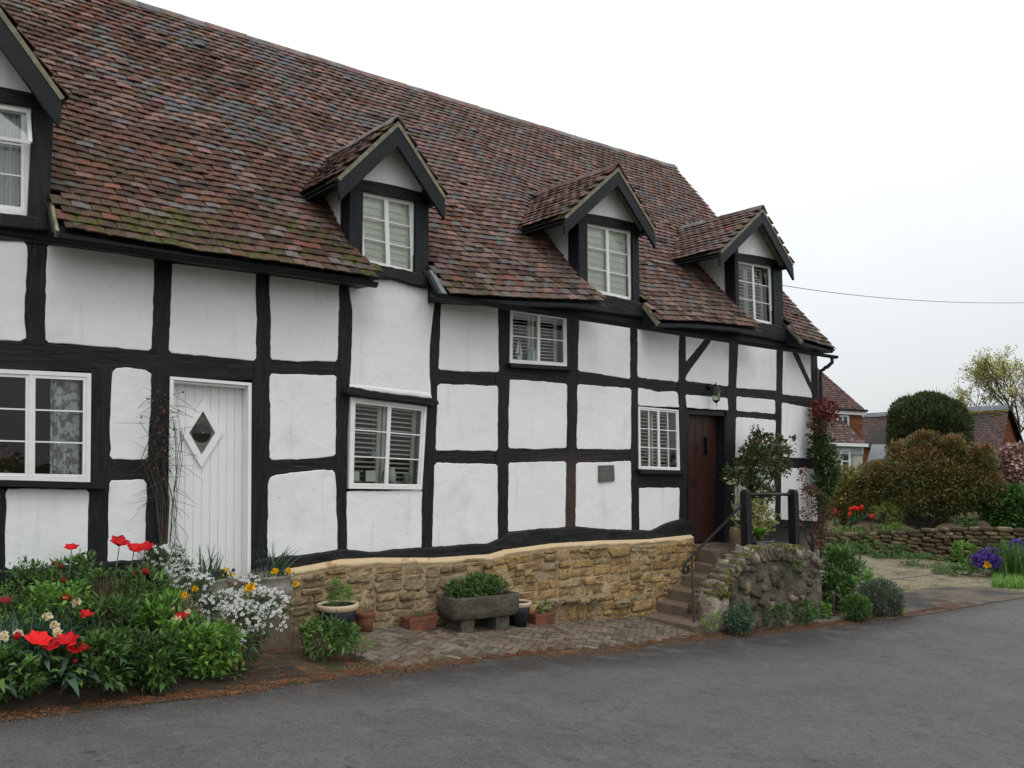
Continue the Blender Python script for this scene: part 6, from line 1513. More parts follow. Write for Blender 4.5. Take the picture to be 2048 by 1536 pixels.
for x, y, Y, sz, lb in ((367, 1187, 7.1, .032, 'yellow flower left among the white candytuft'), (393, 1177, 7.15, .028, 'orange-yellow flower below the pansy urn'), (502, 1176, 7.2, .046, 'large bright yellow flower in front of the bigger urn'), (591, 1168, 7.5, .026, 'small orange-yellow flower hanging right of the bigger urn')):
    narcissus(x, y, Y, lb, YL, sz, 2, 'yellow flowers round the urns')
# white candytuft
def candytuft(label, blobs, nf):
    c0 = PY(blobs[0][0], blobs[0][1], blobs[0][2]); t = thing('candytuft', label, 'candytuft', (c0[0], c0[1], bedz(c0[0], c0[1])), 'white candytuft clumps'); mb = MB(); fb = MB(); tot = sum(b[3] * b[4] for b in blobs)
    for (x, y, Y, rx, ry) in blobs:
        c = PY(x, y, Y); D_ = (c - CAM) @ _v; r = (rx * D_ / F, .22, ry * D_ / F); n = int(2600 * rx * ry / tot)
        p, d, i = ell(c, r, n, max(8, n // 14), .18, .4); leaves(mb, p, d, RS.uniform(.025, .05, n), .010, cols('dark', n, .35) * 1.3)
        m = int(nf * rx * ry / tot); d = norm(RS.normal(0, 1, (m, 3)) * [1, 1, 1]); d[:, 1] = -abs(d[:, 1]) * .8; d[:, 2] = np.where(d[:, 2] < -.55, -d[:, 2], d[:, 2])
        hp = c + d * np.array(r) * RS.uniform(.88, 1.07, (m, 1))
        for q in hp:        # each head a small domed umbel of tiny petals
            k = 14; A = RS.uniform(0, 6.28, k); rr = RS.uniform(.1, 1, k) * .010; o = q + np.stack([np.cos(A) * rr, -.008 + rr * .4, np.sin(A) * rr * .8], 1)
            leaves(fb, o, np.stack([np.cos(A), -.25 + 0 * A, np.sin(A)], 1), .0095, .009, cols('white', k, .1), .05, nrm=np.tile([0, -1, .45], (k, 1)))
    mb.build('foliage', M['leaf'], t); fb.build('flower_heads', M['petal'], t, kind='stuff')
candytuft('white candytuft at the back of the bed beside the black door post', [(325, 1118, 7.55, 42, 28), (355, 1150, 7.4, 45, 26), (385, 1165, 7.3, 40, 22)], 190)
candytuft('big white candytuft mound spilling below the two stone urns', [(505, 1205, 7.25, 72, 30), (470, 1240, 7.1, 65, 38), (440, 1205, 7.15, 45, 28), (530, 1240, 7.1, 42, 34), (490, 1172, 7.5, 30, 22), (455, 1275, 6.95, 30, 22)], 420)
B('leafy_perennial', 'dark lance leaved clump under the big white candytuft', 'plant', 480, 1285, 6.95, 42, 26, 220, .09, .024, 'dark', ry2=.2, k=16, droop=.5)
# urn planting
t = grassy('narcissus_leaves', 'upright blue-green narcissus leaves growing from the pansy urn', 'plant', urn1 + [-.03, 0, 0], 26, .34, .020, 'blue', .05, (.0, .45), (.0, .35), asleaf=True)
t = grassy('narcissus_leaves', 'blue-green narcissus leaves arching from the larger urn', 'plant', urn2 + [.02, 0, 0], 32, .36, .019, 'blue', .05, (.05, .65), (.05, .45), asleaf=True, az=(-.2, 1.1))
def pansies(c, w, key, n, label, cat, nm, sz, ring=False):
    t = thing(nm, label, cat, c); foliage('foliage', c + [0, -.02, .02], (w * .95, w * .8, .045), 500, .03, .014, 'mid' if not ring else 'grey', t, k=30)
    mb = MB()
    for k in range(n):
        a = random.uniform(0, 6.28); r = w * (random.uniform(.2, 1.02) if not ring else random.uniform(.85, 1.06)); o = c + np.array([math.cos(a) * r, math.sin(a) * r * .8 - .02, random.uniform(.02, .075) if not ring else random.uniform(-.005, .035)]); col = np.array(random.choice(key)); m = 6; A = np.arange(m) * 2 * math.pi / m + random.random()
        leaves(mb, np.tile(o, (m, 1)), np.stack([np.cos(A), -.25 + 0 * A, np.sin(A)], 1), sz, sz * .95, np.tile(col, (m, 1)) * RS.uniform(.7, 1.1, (m, 1)), .05, nrm=np.tile([0, -1, .3], (m, 1)))
    mb.build('flowers', M['petal'], t, kind='stuff')
PUR = (.035, .012, .16); DP = (.03, .006, .03)
pansies(urn1 + [.03, 0, 0], wu1, [PUR, PUR, DP, YL, PUR], 24, 'purple and yellow pansies filling the left urn', 'pansies', 'pansies', .021)
pansies(urn2, wu2, [(.62, .62, .50), (.55, .55, .42), (.7, .7, .62)], 110, 'tiny cream flowers edging the larger urn', 'flowers', 'saxifrage', .008, True)
for (x, y, lb) in ((548, 1139, 'yellow pansy at the front rim of the larger urn'), (581, 1142, 'orange-yellow pansy at the right rim of the larger urn')): narcissus(x, y, urn2[1] - wu2 * .8, lb, YL, .032, 2, 'yellow flowers round the urns')
# potted plants along the wall
bush('potted_plant', 'feathery green shoots growing in the big cream-rimmed pot', 'plant', pot1 + [0, 0, -.05], pot1 + [.0, 0, .07], (wp1 * .7, wp1 * .6, .16), 420, .06, .014, 'bright', k=22, spread=.12, nst=6, rad=.005)
grassy('seedling', 'few thin seedlings in the round terracotta pot', 'plant', pot2 + [0, 0, -.04], 12, .10, .006, 'mid', .05, (.0, .4), (0, .2))
grassy('seedling', 'sparse seedlings in the low terracotta trough left of the stone trough', 'plant', bp1 + [.04, 0, -.02], 16, .10, .010, 'mid', .07, (.0, .6), (0, .3))
bush('potted_plant', 'small green plant in the terracotta trough right of the stone trough', 'plant', bp2 + [0, 0, -.03], bp2 + [.06, 0, .05], (.10, .07, .08), 180, .035, .014, 'bright', k=12, spread=.14, nst=4, rad=.003)
bush('trough_plant', 'lush green columbine foliage filling the stone trough', 'plant', TRTOP, TRTOP + [-.02, 0, .10], (.42, .14, .15), 2200, .05, .028, [(.06, .12, .03), (.08, .15, .04), (.045, .09, .025)], k=60, spread=.13, nst=14, rad=.004)
B('garden_plant', 'green lance leaved plant growing in front of the big cream-rimmed pot', 'plant', 655, 1268, 7.15, 54, 36, 620, .085, .028, [(.06, .12, .025), (.09, .17, .035), (.05, .10, .025)], ry2=.26, k=36, spread=.13)
B('moss_phlox', 'low feathery green tuft on the paving corner by the road', 'plant', 712, 1292, 7.0, 34, 13, 700, .03, .006, 'bright', ry2=.17, k=40, spread=.14)
B('twiggy_plant', 'sparse brown twiggy stems left of the lance leaved plant', 'plant', 612, 1255, 7.3, 30, 34, 150, .03, .012, 'olive' if 'olive' in G else 'grey', ry2=.16, k=20)
for x, y, s, lb in ((1170, 1238, .10, 'grassy weed at the foot of the golden stone plinth'), (1090, 1225, .07, 'thin weed right of the dark glazed pot'), (570, 1305, .05, 'low weed in the earth between bed and paving'), (1475, 1272, .05, 'tiny grass tuft near the road by the wall end')):
    p = PG(x, y); p[1] = min(p[1], YP - .05); grassy('weed', lb, 'weed', np.array([p[0], p[1], g(p[0])]), 30, s * 1.5, .008, 'bright', s * .35, (.1, .7), (.0, .5))
# grass growing in the joint at the road edge
mb = MB(); n = 2600; X_ = RS.uniform(1.5, 12.5, n); w_ = np.array([mnoise.noise((x * 1.4, 31, 0)) for x in X_]); ok = w_ > .12; X_ = X_[ok]; Y_ = np.array([ey(x) for x in X_]) + .14 + RS.normal(0, .04, len(X_))
blades(mb, np.stack([X_, Y_, [g(x) for x in X_]], 1), RS.uniform(0, 6.28, len(X_)), RS.uniform(.015, .045, len(X_)), np.full(len(X_), .005), RS.uniform(.1, .7, len(X_)), RS.uniform(0, .3, len(X_)), cols('bright', len(X_), .3), 3); mb.build('joint_grass', M['leaf'], None, kind='stuff')

# dead climbing stems by the white door
cv = thing('climbing_vine', 'mostly bare brown climbing vine on the black post left of the white door', 'climber', bedbase(322, 8.0))
mb = MB(); b0 = bedbase(330, 8.05)
for k in range(9):
    top_ = PY(random.gauss(322, 18), random.uniform(750, 960), YW - .07 - random.uniform(0, .08)); p1 = PY(random.gauss(330, 9), 1000, YW - .08); p2 = PY(random.gauss(318, 15), random.uniform(860, 940), YW - .08)
    pts_ = [b0 + RS.normal(0, .03, 3) * [1, .4, 0], p1, p2, top_]; mb.tube(pts_, [.0055, .005, .0035, .002], 4, cap=False)
for k in range(80):
    c = PY(random.gauss(324, 16), random.uniform(790, 1010), YW - .09); d = norm(RS.normal(0, 1, 3) * [1, .4, .7]); mb.tube([c, c + d * .10 + [0, -.02, -.02], c + d * random.uniform(.15, .3) + [0, -.02, -.06]], [.002, .0018, .001], 4, cap=False)
for k in range(7):
    r_ = lambda s_: random.gauss(0, s_); mb.tube([PY(q[0], q[1], YW - .10 - .02 * (k % 3)) for q in [(352 + r_(8), 850 + r_(15)), (358 + r_(5), 920), (350 + r_(6), 980), (346 + r_(6), 1030), (352 + r_(9), 1070), (358 + r_(14), 1108)]], .0022, 4, cap=False)
mb.build('stems', M['bark'], cv, True)
mb = MB(); n = 130; P_ = np.array([PY(random.gauss(325, 16), random.uniform(780, 900) if random.random() < .75 else random.uniform(900, 960), YW - .10) for _ in range(n)]); leaves(mb, P_, RS.normal(0, 1, (n, 3)), .035, .02, cols([(.05, .025, .03), (.20, .09, .03), (.04, .02, .02)], n)); mb.build('withered_leaves', M['leaf'], cv)

t = thing('potted_geranium', 'small pink flowered pot plant standing inside the left pane of the big window', 'pot plant', PY(10, 958, YW + .12))
foliage('foliage', PY(8, 930, YW + .12), (.10, .06, .10), 220, .03, .022, 'mid', t, k=14)
mb = MB(); n = 60; P_ = PY(14, 912, YW + .09) + RS.normal(0, 1, (n, 3)) * [.07, .02, .06]; leaves(mb, P_, RS.normal(0, 1, (n, 3)), .022, .02, cols([(.6, .03, .10), (.5, .02, .03)], n)); mb.build('flowers', M['petal'], t, kind='stuff')
mb = MB(); mb.lathe(PY(8, 955, YW + .12), [(0, -.03), (.05, -.03), (.065, .05), (.06, .05), (0, .045)], 14); mb.build('pot', M['terracotta'], t, True)

# rose and holly by the dark door
def multi(name, label, cat, base, blobs, key, L_, W_, per=1.0, mat='leaf', group=None, extra=None, nst=5, rad=.008, ydep=.22, k_=14):
    t = thing(name, label, cat, base, group); mb = MB(); lb_ = MB()
    for (x, y, Y, rx, ry, n) in blobs:
        c = PY(x, y, Y); D_ = (c - CAM) @ _v; r = (rx * D_ / F, min(ydep, rx * D_ / F), ry * D_ / F); stems(mb, base, c, r, nst, rad); n = int(n * per)
        p, d, i = ell(c, r, n, max(6, n // k_), .16, .35); kk = key if not isinstance(key, dict) else key.get((x, y), key['*'])
        leaves(lb_, p, d, L_ * RS.uniform(.6, 1.2, n), W_ * RS.uniform(.7, 1.2, n), cols(kk, n, .3) * (.75 + .5 * RS.rand(60))[i % 60][:, None])
    mb.build('stems', M['bark'], t, True); lb_.build('foliage', M[mat], t); return t
b0 = PY(1500, 1090, 7.95)
multi('rose_bush', 'dark green rose bush with reddish shoots growing beside the dark front door', 'rose bush', b0, [(1510, 930, 7.75, 48, 42, 700), (1470, 950, 7.8, 26, 24, 220), (1555, 925, 7.8, 38, 36, 420), (1525, 885, 7.85, 34, 22, 260), (1508, 865, 7.95, 9, 26, 40), (1572, 890, 7.85, 18, 22, 90), (1520, 985, 7.75, 34, 26, 300)], {'*': [(.045, .070, .02), (.062, .095, .025), (.035, .055, .016), (.09, .065, .03)], (1508, 865): 'bronze', (1572, 890): 'bronze', (1525, 885): 'bronze'}, .068, .044, 2.0)
t = thing('variegated_holly', 'cream edged variegated shrub between the post and the dark door', 'shrub', PY(1500, 1095, 7.7)); mb = MB(); stems(mb, PY(1500, 1095, 7.7), PY(1508, 1040, 7.65), (.25, .2, .3), 8, .006); mb.build('stems', M['bark'], t)
for nm, key, sc_ in (('foliage', [(.36, .34, .12), (.42, .40, .18)], 1.0), ('leaf_centres', 'dark', .62)):
    np.random.seed(3); RS2 = np.random.RandomState(5); mb = MB()
    for (x, y, rx, ry, n) in ((1482, 1020, 15, 34, 170), (1516, 1030, 26, 34, 520), (1465, 965, 12, 10, 12), (1540, 1040, 14, 20, 120)):
        c = PY(x, y, 7.62); D_ = (c - CAM) @ _v; p = c + RS2.normal(0, .5, (n, 3)) * [rx * D_ / F, .14, ry * D_ / F]; d = norm(RS2.normal(0, 1, (n, 3)) + [0, -.3, 0]); U_ = np.array([0, -1, .6]) + RS2.normal(0, .4, (n, 3)); off = U_ / np.linalg.norm(U_, axis=1)[:, None] * (0 if sc_ == 1 else .004) + d * (0 if sc_ == 1 else .009)
        A = np.array(G[key] if isinstance(key, str) else key); leaves(mb, p + off, d, .060 * sc_, .042 * sc_, A[np.arange(n) % len(A)], .08, nrm=U_)
    mb.build(nm, M['leaf'], t)
t = thing('hosta', 'large pale green leaves of a young plant in the grey tub', 'plant', TUB)
for k in range(11): broad(TUB + [0, 0, -.02], k * .57 + .3, random.uniform(.22, .32), random.uniform(.12, .16), random.uniform(.05, .5), random.uniform(.1, .45), 'bright', t)
b0 = PY(1640, 1105, 8.1); b0[2] = g(b0[0]) + .55
multi('climbing_rose', 'climbing rose on the far cottage corner, red young leaves on top and dark green below', 'climbing rose', b0, [(1648, 822, 8.0, 30, 26, 330), (1632, 860, 8.0, 22, 22, 170), (1645, 900, 7.95, 26, 34, 420), (1652, 955, 7.95, 28, 36, 420), (1668, 925, 8.0, 16, 30, 160), (1640, 990, 7.95, 20, 26, 160)], {'*': [(.040, .065, .016), (.055, .085, .02), (.028, .045, .013)], (1648, 822): 'red', (1632, 860): 'bronze'}, .075, .05, 2.0, nst=3)
b0 = PY(1625, 1105, 7.9)
multi('red_leaved_shrub', 'airy shrub with dark red leaves and thin stems by the right black post', 'shrub', b0, [(1612, 960, 7.85, 18, 30, 60), (1625, 1000, 7.85, 26, 36, 120), (1650, 1030, 7.85, 26, 34, 130), (1600, 1040, 7.9, 20, 20, 70), (1635, 1075, 7.8, 36, 22, 160)], [(.12, .04, .025), (.07, .045, .025), (.16, .04, .03), (.05, .05, .02)], .06, .036, 1.7, nst=4, rad=.005)
# plants at the foot of and beyond the garden wall
for (nm, lb, x, y, Y, rx, ry, n, L_, W_, key, cat) in (
    ('geranium', 'bushy green geranium at the foot of the wall near its left end', 1480, 1237, 6.95, 36, 28, 1300, .038, .028, 'blue', 'plant'),
    ('weed', 'small pale weed in front of the pale end stone of the wall', 1425, 1238, 7.0, 22, 13, 90, .07, .018, 'bright', 'weed'),
    ('feverfew', 'leafy green plant at the wall foot, second from its left end', 1562, 1230, 6.98, 24, 20, 420, .055, .020, 'mid', 'plant'),
    ('feverfew', 'narrow leaved sprig at the wall foot between two fuller plants', 1532, 1224, 6.98, 14, 17, 140, .07, .018, 'mid', 'plant'),
    ('feverfew', 'full leafy green plant in the middle of the wall foot', 1608, 1225, 6.98, 32, 25, 800, .06, .022, 'mid', 'plant'),
    ('celandine', 'low round green plant with a yellow flower at the wall foot, right end', 1645, 1222, 7.0, 22, 17, 500, .04, .030, 'bright', 'plant'),
    ('ivy_tuft', 'green tuft hanging high on the face of the low wall', 1590, 1140, 6.97, 30, 26, 480, .03, .014, 'mid', 'plant')):
    c = PY(x, y, Y); bush(nm, lb, cat, np.array([c[0], Y, max(g(c[0]), c[2] - ry * .9 * ((c - CAM) @ _v) / F)]), c, (rx * ((c - CAM) @ _v) / F, .14, ry * ((c - CAM) @ _v) / F), n, L_, W_, key, nst=5, rad=.004, k=max(8, n // 14), spread=.15)
for (nm, lb, x, y, yb, rx, ry, n, L_, W_, key, cat) in (
    ('garden_plant', 'dark strap leaved plant behind the right end of the low wall', 1685, 1135, 1175, 40, 42, 1500, .15, .026, 'mid', 'plant'),
    ('garden_plant', 'bright green leafy plant between the low wall and the lavender mound', 1675, 1180, 1218, 38, 34, 1500, .065, .034, 'mid', 'plant'),
    ('garden_plant', 'fresh green upright shoots behind the grey rosemary', 1735, 1165, 1210, 32, 26, 500, .07, .02, 'bright', 'plant'),
    ('rosemary', 'grey-green rosemary mound beside the drive entrance', 1762, 1195, 1228, 48, 32, 9000, .040, .010, 'grey', 'shrub'),
    ('lavender', 'small dense green lavender mound at the road edge', 1712, 1214, 1238, 31, 22, 5500, .035, .009, 'mid', 'shrub'),
    ('weed', 'little bright weed at the tip of the planting by the drive', 1800, 1218, 1226, 14, 8, 120, .03, .012, 'bright', 'weed')):
    b0 = PG(x, yb + 4); c = PY(x, y, b0[1]); D_ = (c - CAM) @ _v; bush(nm, lb, cat, b0, c, (rx * D_ / F, rx * D_ / F * .8, ry * D_ / F), n, L_ * 1.3, W_ * 1.4, key, nst=8, rad=.008, k=max(14, n // 26), spread=.15)
mb = MB(); p = PG(1667, 1232, 0); mb.box(p - [.02, .02, 0], p + [.02, .02, .35]); tag(recentre(mb.build('wooden_stake', M['bark'])), 'short wooden stake at the end of the low wall', 'stake')

# ================================================================== BEYOND THE DRIVE
XW = 22.8
# dry stone retaining wall
dw_ = thing('dry_stone_wall', 'low dry stone retaining wall across the gravel drive', 'wall', (XW, 10, g(XW)))
core = MB(); wl_px = [(1655, 1068, 1098), (1740, 1066, 1102), (1820, 1062, 1110), (1915, 1056, 1122), (1990, 1056, 1134), (2070, 1058, 1150), (2300, 1062, 1190), (2500, 1066, 1230)]
W3 = [(PX(x, yt, XW), PX(x, yb, XW)) for x, yt, yb in wl_px]
for (a, b), (c, d) in zip(W3[:-1], W3[1:]): core.hexa([b + [.06, 0, -.2], d + [.06, 0, -.2], d + [.5, 0, -.2], b + [.5, 0, -.2], a + [.06, 0, -.06], c + [.06, 0, -.06], c + [.5, 0, -.06], a + [.5, 0, -.06]])
core.build('core', M['soil'], dw_)
Ys = [w[0][1] for w in W3]; zt_ = [w[0][2] for w in W3]; k = 0
o_ = np.argsort(Ys); Ys = np.array(Ys)[o_]; zt_ = np.array(zt_)[o_]; cnt = 0
for band in range(9):
    Y = Ys[0]
    while Y < Ys[-1]:
        w = random.uniform(.18, .5); zt = np.interp(Y, Ys, zt_); H = .095; zc = zt - .05 - band * H + random.uniform(-.01, .01)
        if zc > g(XW) - .05:
            k += 1; V, Fc = rock((0, 0, 0), w / 2, H * .52 * (1.3 if band == 0 else 1), .13, 0, k * 1.9, 1.1, n1=8, n2=5); V = np.array(V); V = np.stack([XW + .06 + V[:, 1] * .8, Y + w / 2 + V[:, 0], zc + V[:, 2]], 1)
            b = MB(); b.add(V, Fc, np.array(random.choice([(.17, .13, .075), (.12, .09, .055), (.21, .165, .10), (.09, .075, .05)])) * random.uniform(.8, 1.15)); b.build('stone', M['greystone'], dw_, True)
        Y += w + .01
# raised garden behind the wall
mb = MB(); V = []; nx, ny = 20, 24
for i in range(nx + 1):
    for j in range(ny + 1):
        x = XW + .12 + 30 * (i / nx) ** 1.5; y = Ys[0] + .05 + (24 - Ys[0]) * j / ny; yq = np.interp(y, Ys, zt_); V.append((x, y, yq - .10 + .03 * (x - XW) + .06 * mnoise.noise((x * .5, y * .5, 0))))
mb.add(V, [(i * (ny + 1) + j, (i + 1) * (ny + 1) + j, (i + 1) * (ny + 1) + j + 1, i * (ny + 1) + j + 1) for i in range(nx) for j in range(ny)]); mb.build('raised_garden', M['earth'], None, kind='structure')
def gz(x, y): return float(np.interp(y, Ys, zt_)) - .10 + .03 * (x - XW)
def far(name, label, cat, cx, cy, X, rx, ry, n, L_, W_, key, ydep=None, group=None, nst=10, rad=.03, basep=None, k=None, spread=.16, shell=.45, **kw):
    c = PX(cx, cy, X); D_ = (c - CAM) @ _v; a, b = rx * D_ / F, ry * D_ / F; bz = gz(X, c[1]) if X > XW else g(X); 
    if basep: bz = PX(cx, basep, X)[2]
    t = thing(name, label, cat, (X, c[1], min(bz, c[2] - b * .5)), group); base = np.array([X, c[1], min(bz, c[2] - b * .5)]); mb = MB(); r = (ydep or a * .8, a * 1.02, b); stems(mb, base, c, r, nst, rad); mb.build('stems', M['bark'], t, True)
    foliage('foliage', c, r, n, L_, W_, key, t, k=k or max(20, n // 45), spread=spread, shell=shell, floor=base[2] - .05, **kw); return t
# far hedge and trees closing the view
for x, y, rx, ry, lb in ((1680, 1000, 60, 34, 'dark green hedge section behind the yellow-flowered shrub'), (1830, 980, 120, 60, 'dark hedge section behind the red-leaved bush'), (2020, 975, 90, 65, 'green hedge section behind the pink blossom')):
    far('garden_hedge', lb, 'hedge', x, y, 28, rx, ry, 6000, .16, .09, [(.04, .075, .025), (.055, .10, .03), (.075, .11, .035)], group='hedges behind the garden')
# red-tinged bush
t = thing('photinia_bush', 'wide dark bush with reddish young leaves and bare crooked trunks above the stone wall', 'shrub', PX(1845, 1066, 24)); base = np.array(t.location); mb = MB()
for (x, y, rx, ry, n, s) in ((1850, 945, 80, 50, 9000, 8), (1775, 965, 52, 42, 4200, 5), (1735, 950, 30, 30, 1400, 2), (1925, 965, 62, 48, 5600, 5), (1870, 1003, 80, 28, 4800, 4), (1800, 905, 30, 26, 1500, 3), (1855, 890, 36, 26, 2000, 4), (1910, 898, 30, 26, 1500, 3), (1965, 920, 30, 30, 1500, 3), (1985, 975, 26, 34, 1400, 2), (1760, 1000, 36, 26, 1600, 2)):
    c = PX(x, y, 24); D_ = (c - CAM) @ _v; r = (rx * D_ / F * .7, rx * D_ / F, ry * D_ / F); stems(mb, base, c, r, s, .035)
    lm = MB(); p, d, i = ell(c, r, n, n // 70, .20, .25); up = np.clip((p[:, 2] - c[2]) / r[2] * .6 + .35 + RS.normal(0, .3, n), 0, 1)[:, None]
    leaves(lm, p, d, RS.uniform(.06, .12, n), RS.uniform(.035, .06, n), cols([(.22, .06, .035), (.15, .065, .03), (.10, .07, .025)], n) * up * .92 + cols([(.06, .095, .028), (.08, .11, .032), (.11, .13, .035)], n, .3) * (1 - up * .8)); lm.build('foliage', M['leaf'], t)
mb.build('trunks', M['bark'], t, True)
far('forsythia', 'loose shrub with small yellow flowers left of the red-tinged bush', 'shrub', 1690, 990, 24.2, 44, 54, 7500, .10, .05, [(.12, .12, .035), (.30, .26, .03), (.09, .10, .03), (.12, .085, .04)])
far('garden_shrub', 'green leafy shrub at the right edge under the pink blossom', 'shrub', 2030, 1020, 24.5, 50, 45, 6000, .13, .07, 'mid')
far('blossom_shrub', 'pink blossoming shrub at the right edge of the photo', 'shrub', 2034, 930, 25, 36, 40, 4200, .10, .08, [(.60, .38, .36), (.66, .46, .43), (.46, .28, .25), (.16, .14, .07)], mat='petal')
far('garden_plant', 'lime green euphorbia beside the garden tulips', 'plant', 1775, 1030, 23.4, 34, 22, 800, .07, .03, 'lime', nst=5, rad=.01)
far('garden_plant', 'low fresh green plants at the left end of the dry stone wall top', 'plant', 1690, 1058, 23.2, 36, 14, 700, .08, .03, 'bright', nst=4, rad=.01)
far('garden_plant', 'pale green leafy plant on the wall top below the lime euphorbia', 'plant', 1785, 1055, 23.2, 36, 10, 600, .07, .04, 'bright', nst=4, rad=.01)
far('garden_plant', 'moss green cushion spilling over the left part of the dry stone wall', 'plant', 1715, 1078, 22.7, 32, 16, 900, .05, .025, 'bright', nst=4, rad=.01)
far('garden_plant', 'leafy green plant on the wall top at the right of the crooked trunks', 'plant', 1935, 1044, 23.2, 28, 12, 500, .09, .03, 'mid', nst=4, rad=.01)
for x, y, rx, ry, X, key, lb in ((1700, 1098, 36, 8, 22.3, 'mid', 'ragged weeds at the far end of the drive below the wall'), (1770, 1100, 44, 14, 22.2, 'mid', 'dark green weeds along the foot of the dry stone wall, middle'), (1850, 1122, 50, 15, 21.0, 'mid', 'green ground plants spilling onto the drive edge'), (1915, 1142, 44, 12, 20.0, 'mid', 'low leafy plants along the drive edge nearer the road'), (1930, 1105, 26, 22, 21.4, 'bright', 'fresh green leafy plant at the right end of the bare wall stones')):
    far('verge_plants', lb, 'plant', x, y, X, rx, ry, 900, .07, .035, key, nst=3, rad=.008, basep=y + ry)
for x, y, rx, ry, X, lb in ((1972, 1122, 26, 13, 20.3, 'purple aubrieta cushion with one yellow flower'), (1990, 1108, 26, 9, 21.0, 'purple aubrieta patch behind the cushion'), (2040, 1095, 16, 14, 21.5, 'purple aubrieta at the right photo edge')):
    far('aubrieta', lb, 'flowers', x, y, X, rx, ry, 3600, .045, .04, 'purple', nst=2, rad=.005, mat='petal', basep=y + ry, group='purple aubrieta cushions')
p = PX(1975, 1130, 20.0); mb = MB(); n = 20; A = RS.uniform(0, 6.28, n); leaves(mb, np.tile(p, (n, 1)), np.stack([-.4 + 0 * A, np.cos(A), np.sin(A)], 1), .10, .07, cols([YL], n, .1)); tag(recentre(mb.build('yellow_flower', M['petal'])), 'single bright yellow flower in front of the purple cushion', 'flower')
c = PX(2020, 1118, 20.8); grassy('daffodil_clump', 'tall clump of upright green daffodil leaves by the aubrieta', 'plant', np.array([c[0], c[1], g(20.8)]), 260, .95, .035, 'mid', .18, (.0, .4), (.0, .25))
mb = MB(); n = 5000; a = RS.uniform(0, 1, n); b_ = RS.uniform(0, 1, n); P_ = np.array([PG(1985 + 110 * u, 1176 - 40 * v + 6 * u) for u, v in zip(a, b_)]); blades(mb, P_, RS.uniform(0, 6.28, n), RS.uniform(.08, .22, n), np.full(n, .012), RS.uniform(.1, .6, n), RS.uniform(0, .4, n), cols('bright', n, .3), 3); mb.build('verge_grass', M['leaf'], None, kind='stuff')
V, Fc = rock(PG(1988, 1152) + [0, 0, .02], .2, .07, .14, 0, 77, .8); mb = MB(); mb.add(V, Fc, (.20, .16, .10)); tag(recentre(mb.build('boulder', M['greystone'], None, True)), 'flat brown stone lying on the grass verge beside the drive', 'stone')
for i, (x, y, lb) in enumerate(((1671, 1025, 'red tulip half hidden by red leaves at the cottage corner'), (1703, 1020, 'red tulip at the left of the garden row beyond the drive'), (1709, 1018, 'red tulip just right of the leftmost in the garden row'), (1716, 1020, 'red tulip in the middle of the garden row'), (1724, 1017, 'red tulip highest at the right of the garden row'), (1700, 1030, 'red tulip drooping lower left in the garden row'), (1744, 1035, 'single red tulip standing apart right of the garden row'))):
    X = 23.1; h = PX(x, y, X); b0 = h - [0, 0, .42]; t = thing('tulip', lb, 'tulip', b0, 'red tulips in the garden beyond the drive'); mb = MB(); mb.tube([b0, h], .008, 5, (.07, .14, .04)); mb.build('stem', M['leaf'], t)
    mb = MB(); mb.lathe(h, [(0, -.05), (.045, -.02), (.055, .03), (.04, .08), (.01, .10)], 7, (.62, .012, .012)); mb.build('bloom', M['petal'], t, True); mb = MB(); blades(mb, np.tile(b0, (4, 1)), RS.uniform(0, 6.28, 4), np.full(4, .35), np.full(4, .06), np.full(4, .3), np.full(4, .3), cols('blue', 4)); mb.build('leaves', M['leaf'], t)
# clipped yew
c = PX(1858, 855, 34); D_ = (c - CAM) @ _v; s = D_ / F
yw = thing('yew_tree', 'big rounded clipped dark green yew with feathery new tips', 'tree', (34, c[1], gz(34, c[1]))); mb = MB(); mb.tube([(34, c[1], gz(34, c[1]) - .3), (34, c[1], c[2])], [.25, .18], 8); mb.build('trunk', M['bark'], yw)
r = np.array([72 * s, 74 * s, 72 * s]); n = 34000; d = norm(RS.normal(0, 1, (n, 3))); sq = np.abs(d) ** .9 * np.sign(d); lump = 1 + .16 * np.array([mnoise.noise((q[0] * 2.5, q[1] * 2.5, q[2] * 2.5)) for q in d])
cc = c + [0, 0, -8 * s]; p = cc + sq * r * (lump * RS.uniform(.86, 1.0, n))[:, None]; p[:, 2] = np.where(p[:, 2] < cc[2], cc[2] + (p[:, 2] - cc[2]) * 1.9, p[:, 2]); mb = MB(); leaves(mb, p, norm(d * .6 + RS.normal(0, .35, (n, 3)) + [0, 0, .6]), RS.uniform(.10, .20, n), RS.uniform(.035, .06, n), cols([(.045, .062, .022), (.062, .078, .028), (.028, .040, .015)], n, .4) * (.7 + .8 * np.clip(d[:, 2:3] * 0 + RS.rand(n, 1), 0, 1))); mb.build('crown', M['leaf'], yw)
mb = MB(); n = 300; d = norm(RS.normal(0, 1, (n, 3)) + [0, 0, .9]); p = cc + np.abs(d) ** .8 * np.sign(d) * r * .98; blades(mb, p, np.arctan2(d[:, 1], d[:, 0]), RS.uniform(.2, .45, n), np.full(n, .03), RS.uniform(.1, .8, n), RS.uniform(-.1, .2, n), cols('yew', n, .3) * 1.8, 3); mb.build('new_tips', M['leaf'], yw, kind='stuff')
mb = MB(); mb.lathe((cc[0], cc[1], cc[2]), [(r[0] * .05, r[2] * .8), (r[0] * .6, r[2] * .65), (r[0] * .82, r[2] * .1), (r[0] * .82, -r[2] * 1.3)], 12, (.01, .018, .008)); mb.build('inner_branches', M['leaf'], yw, True)
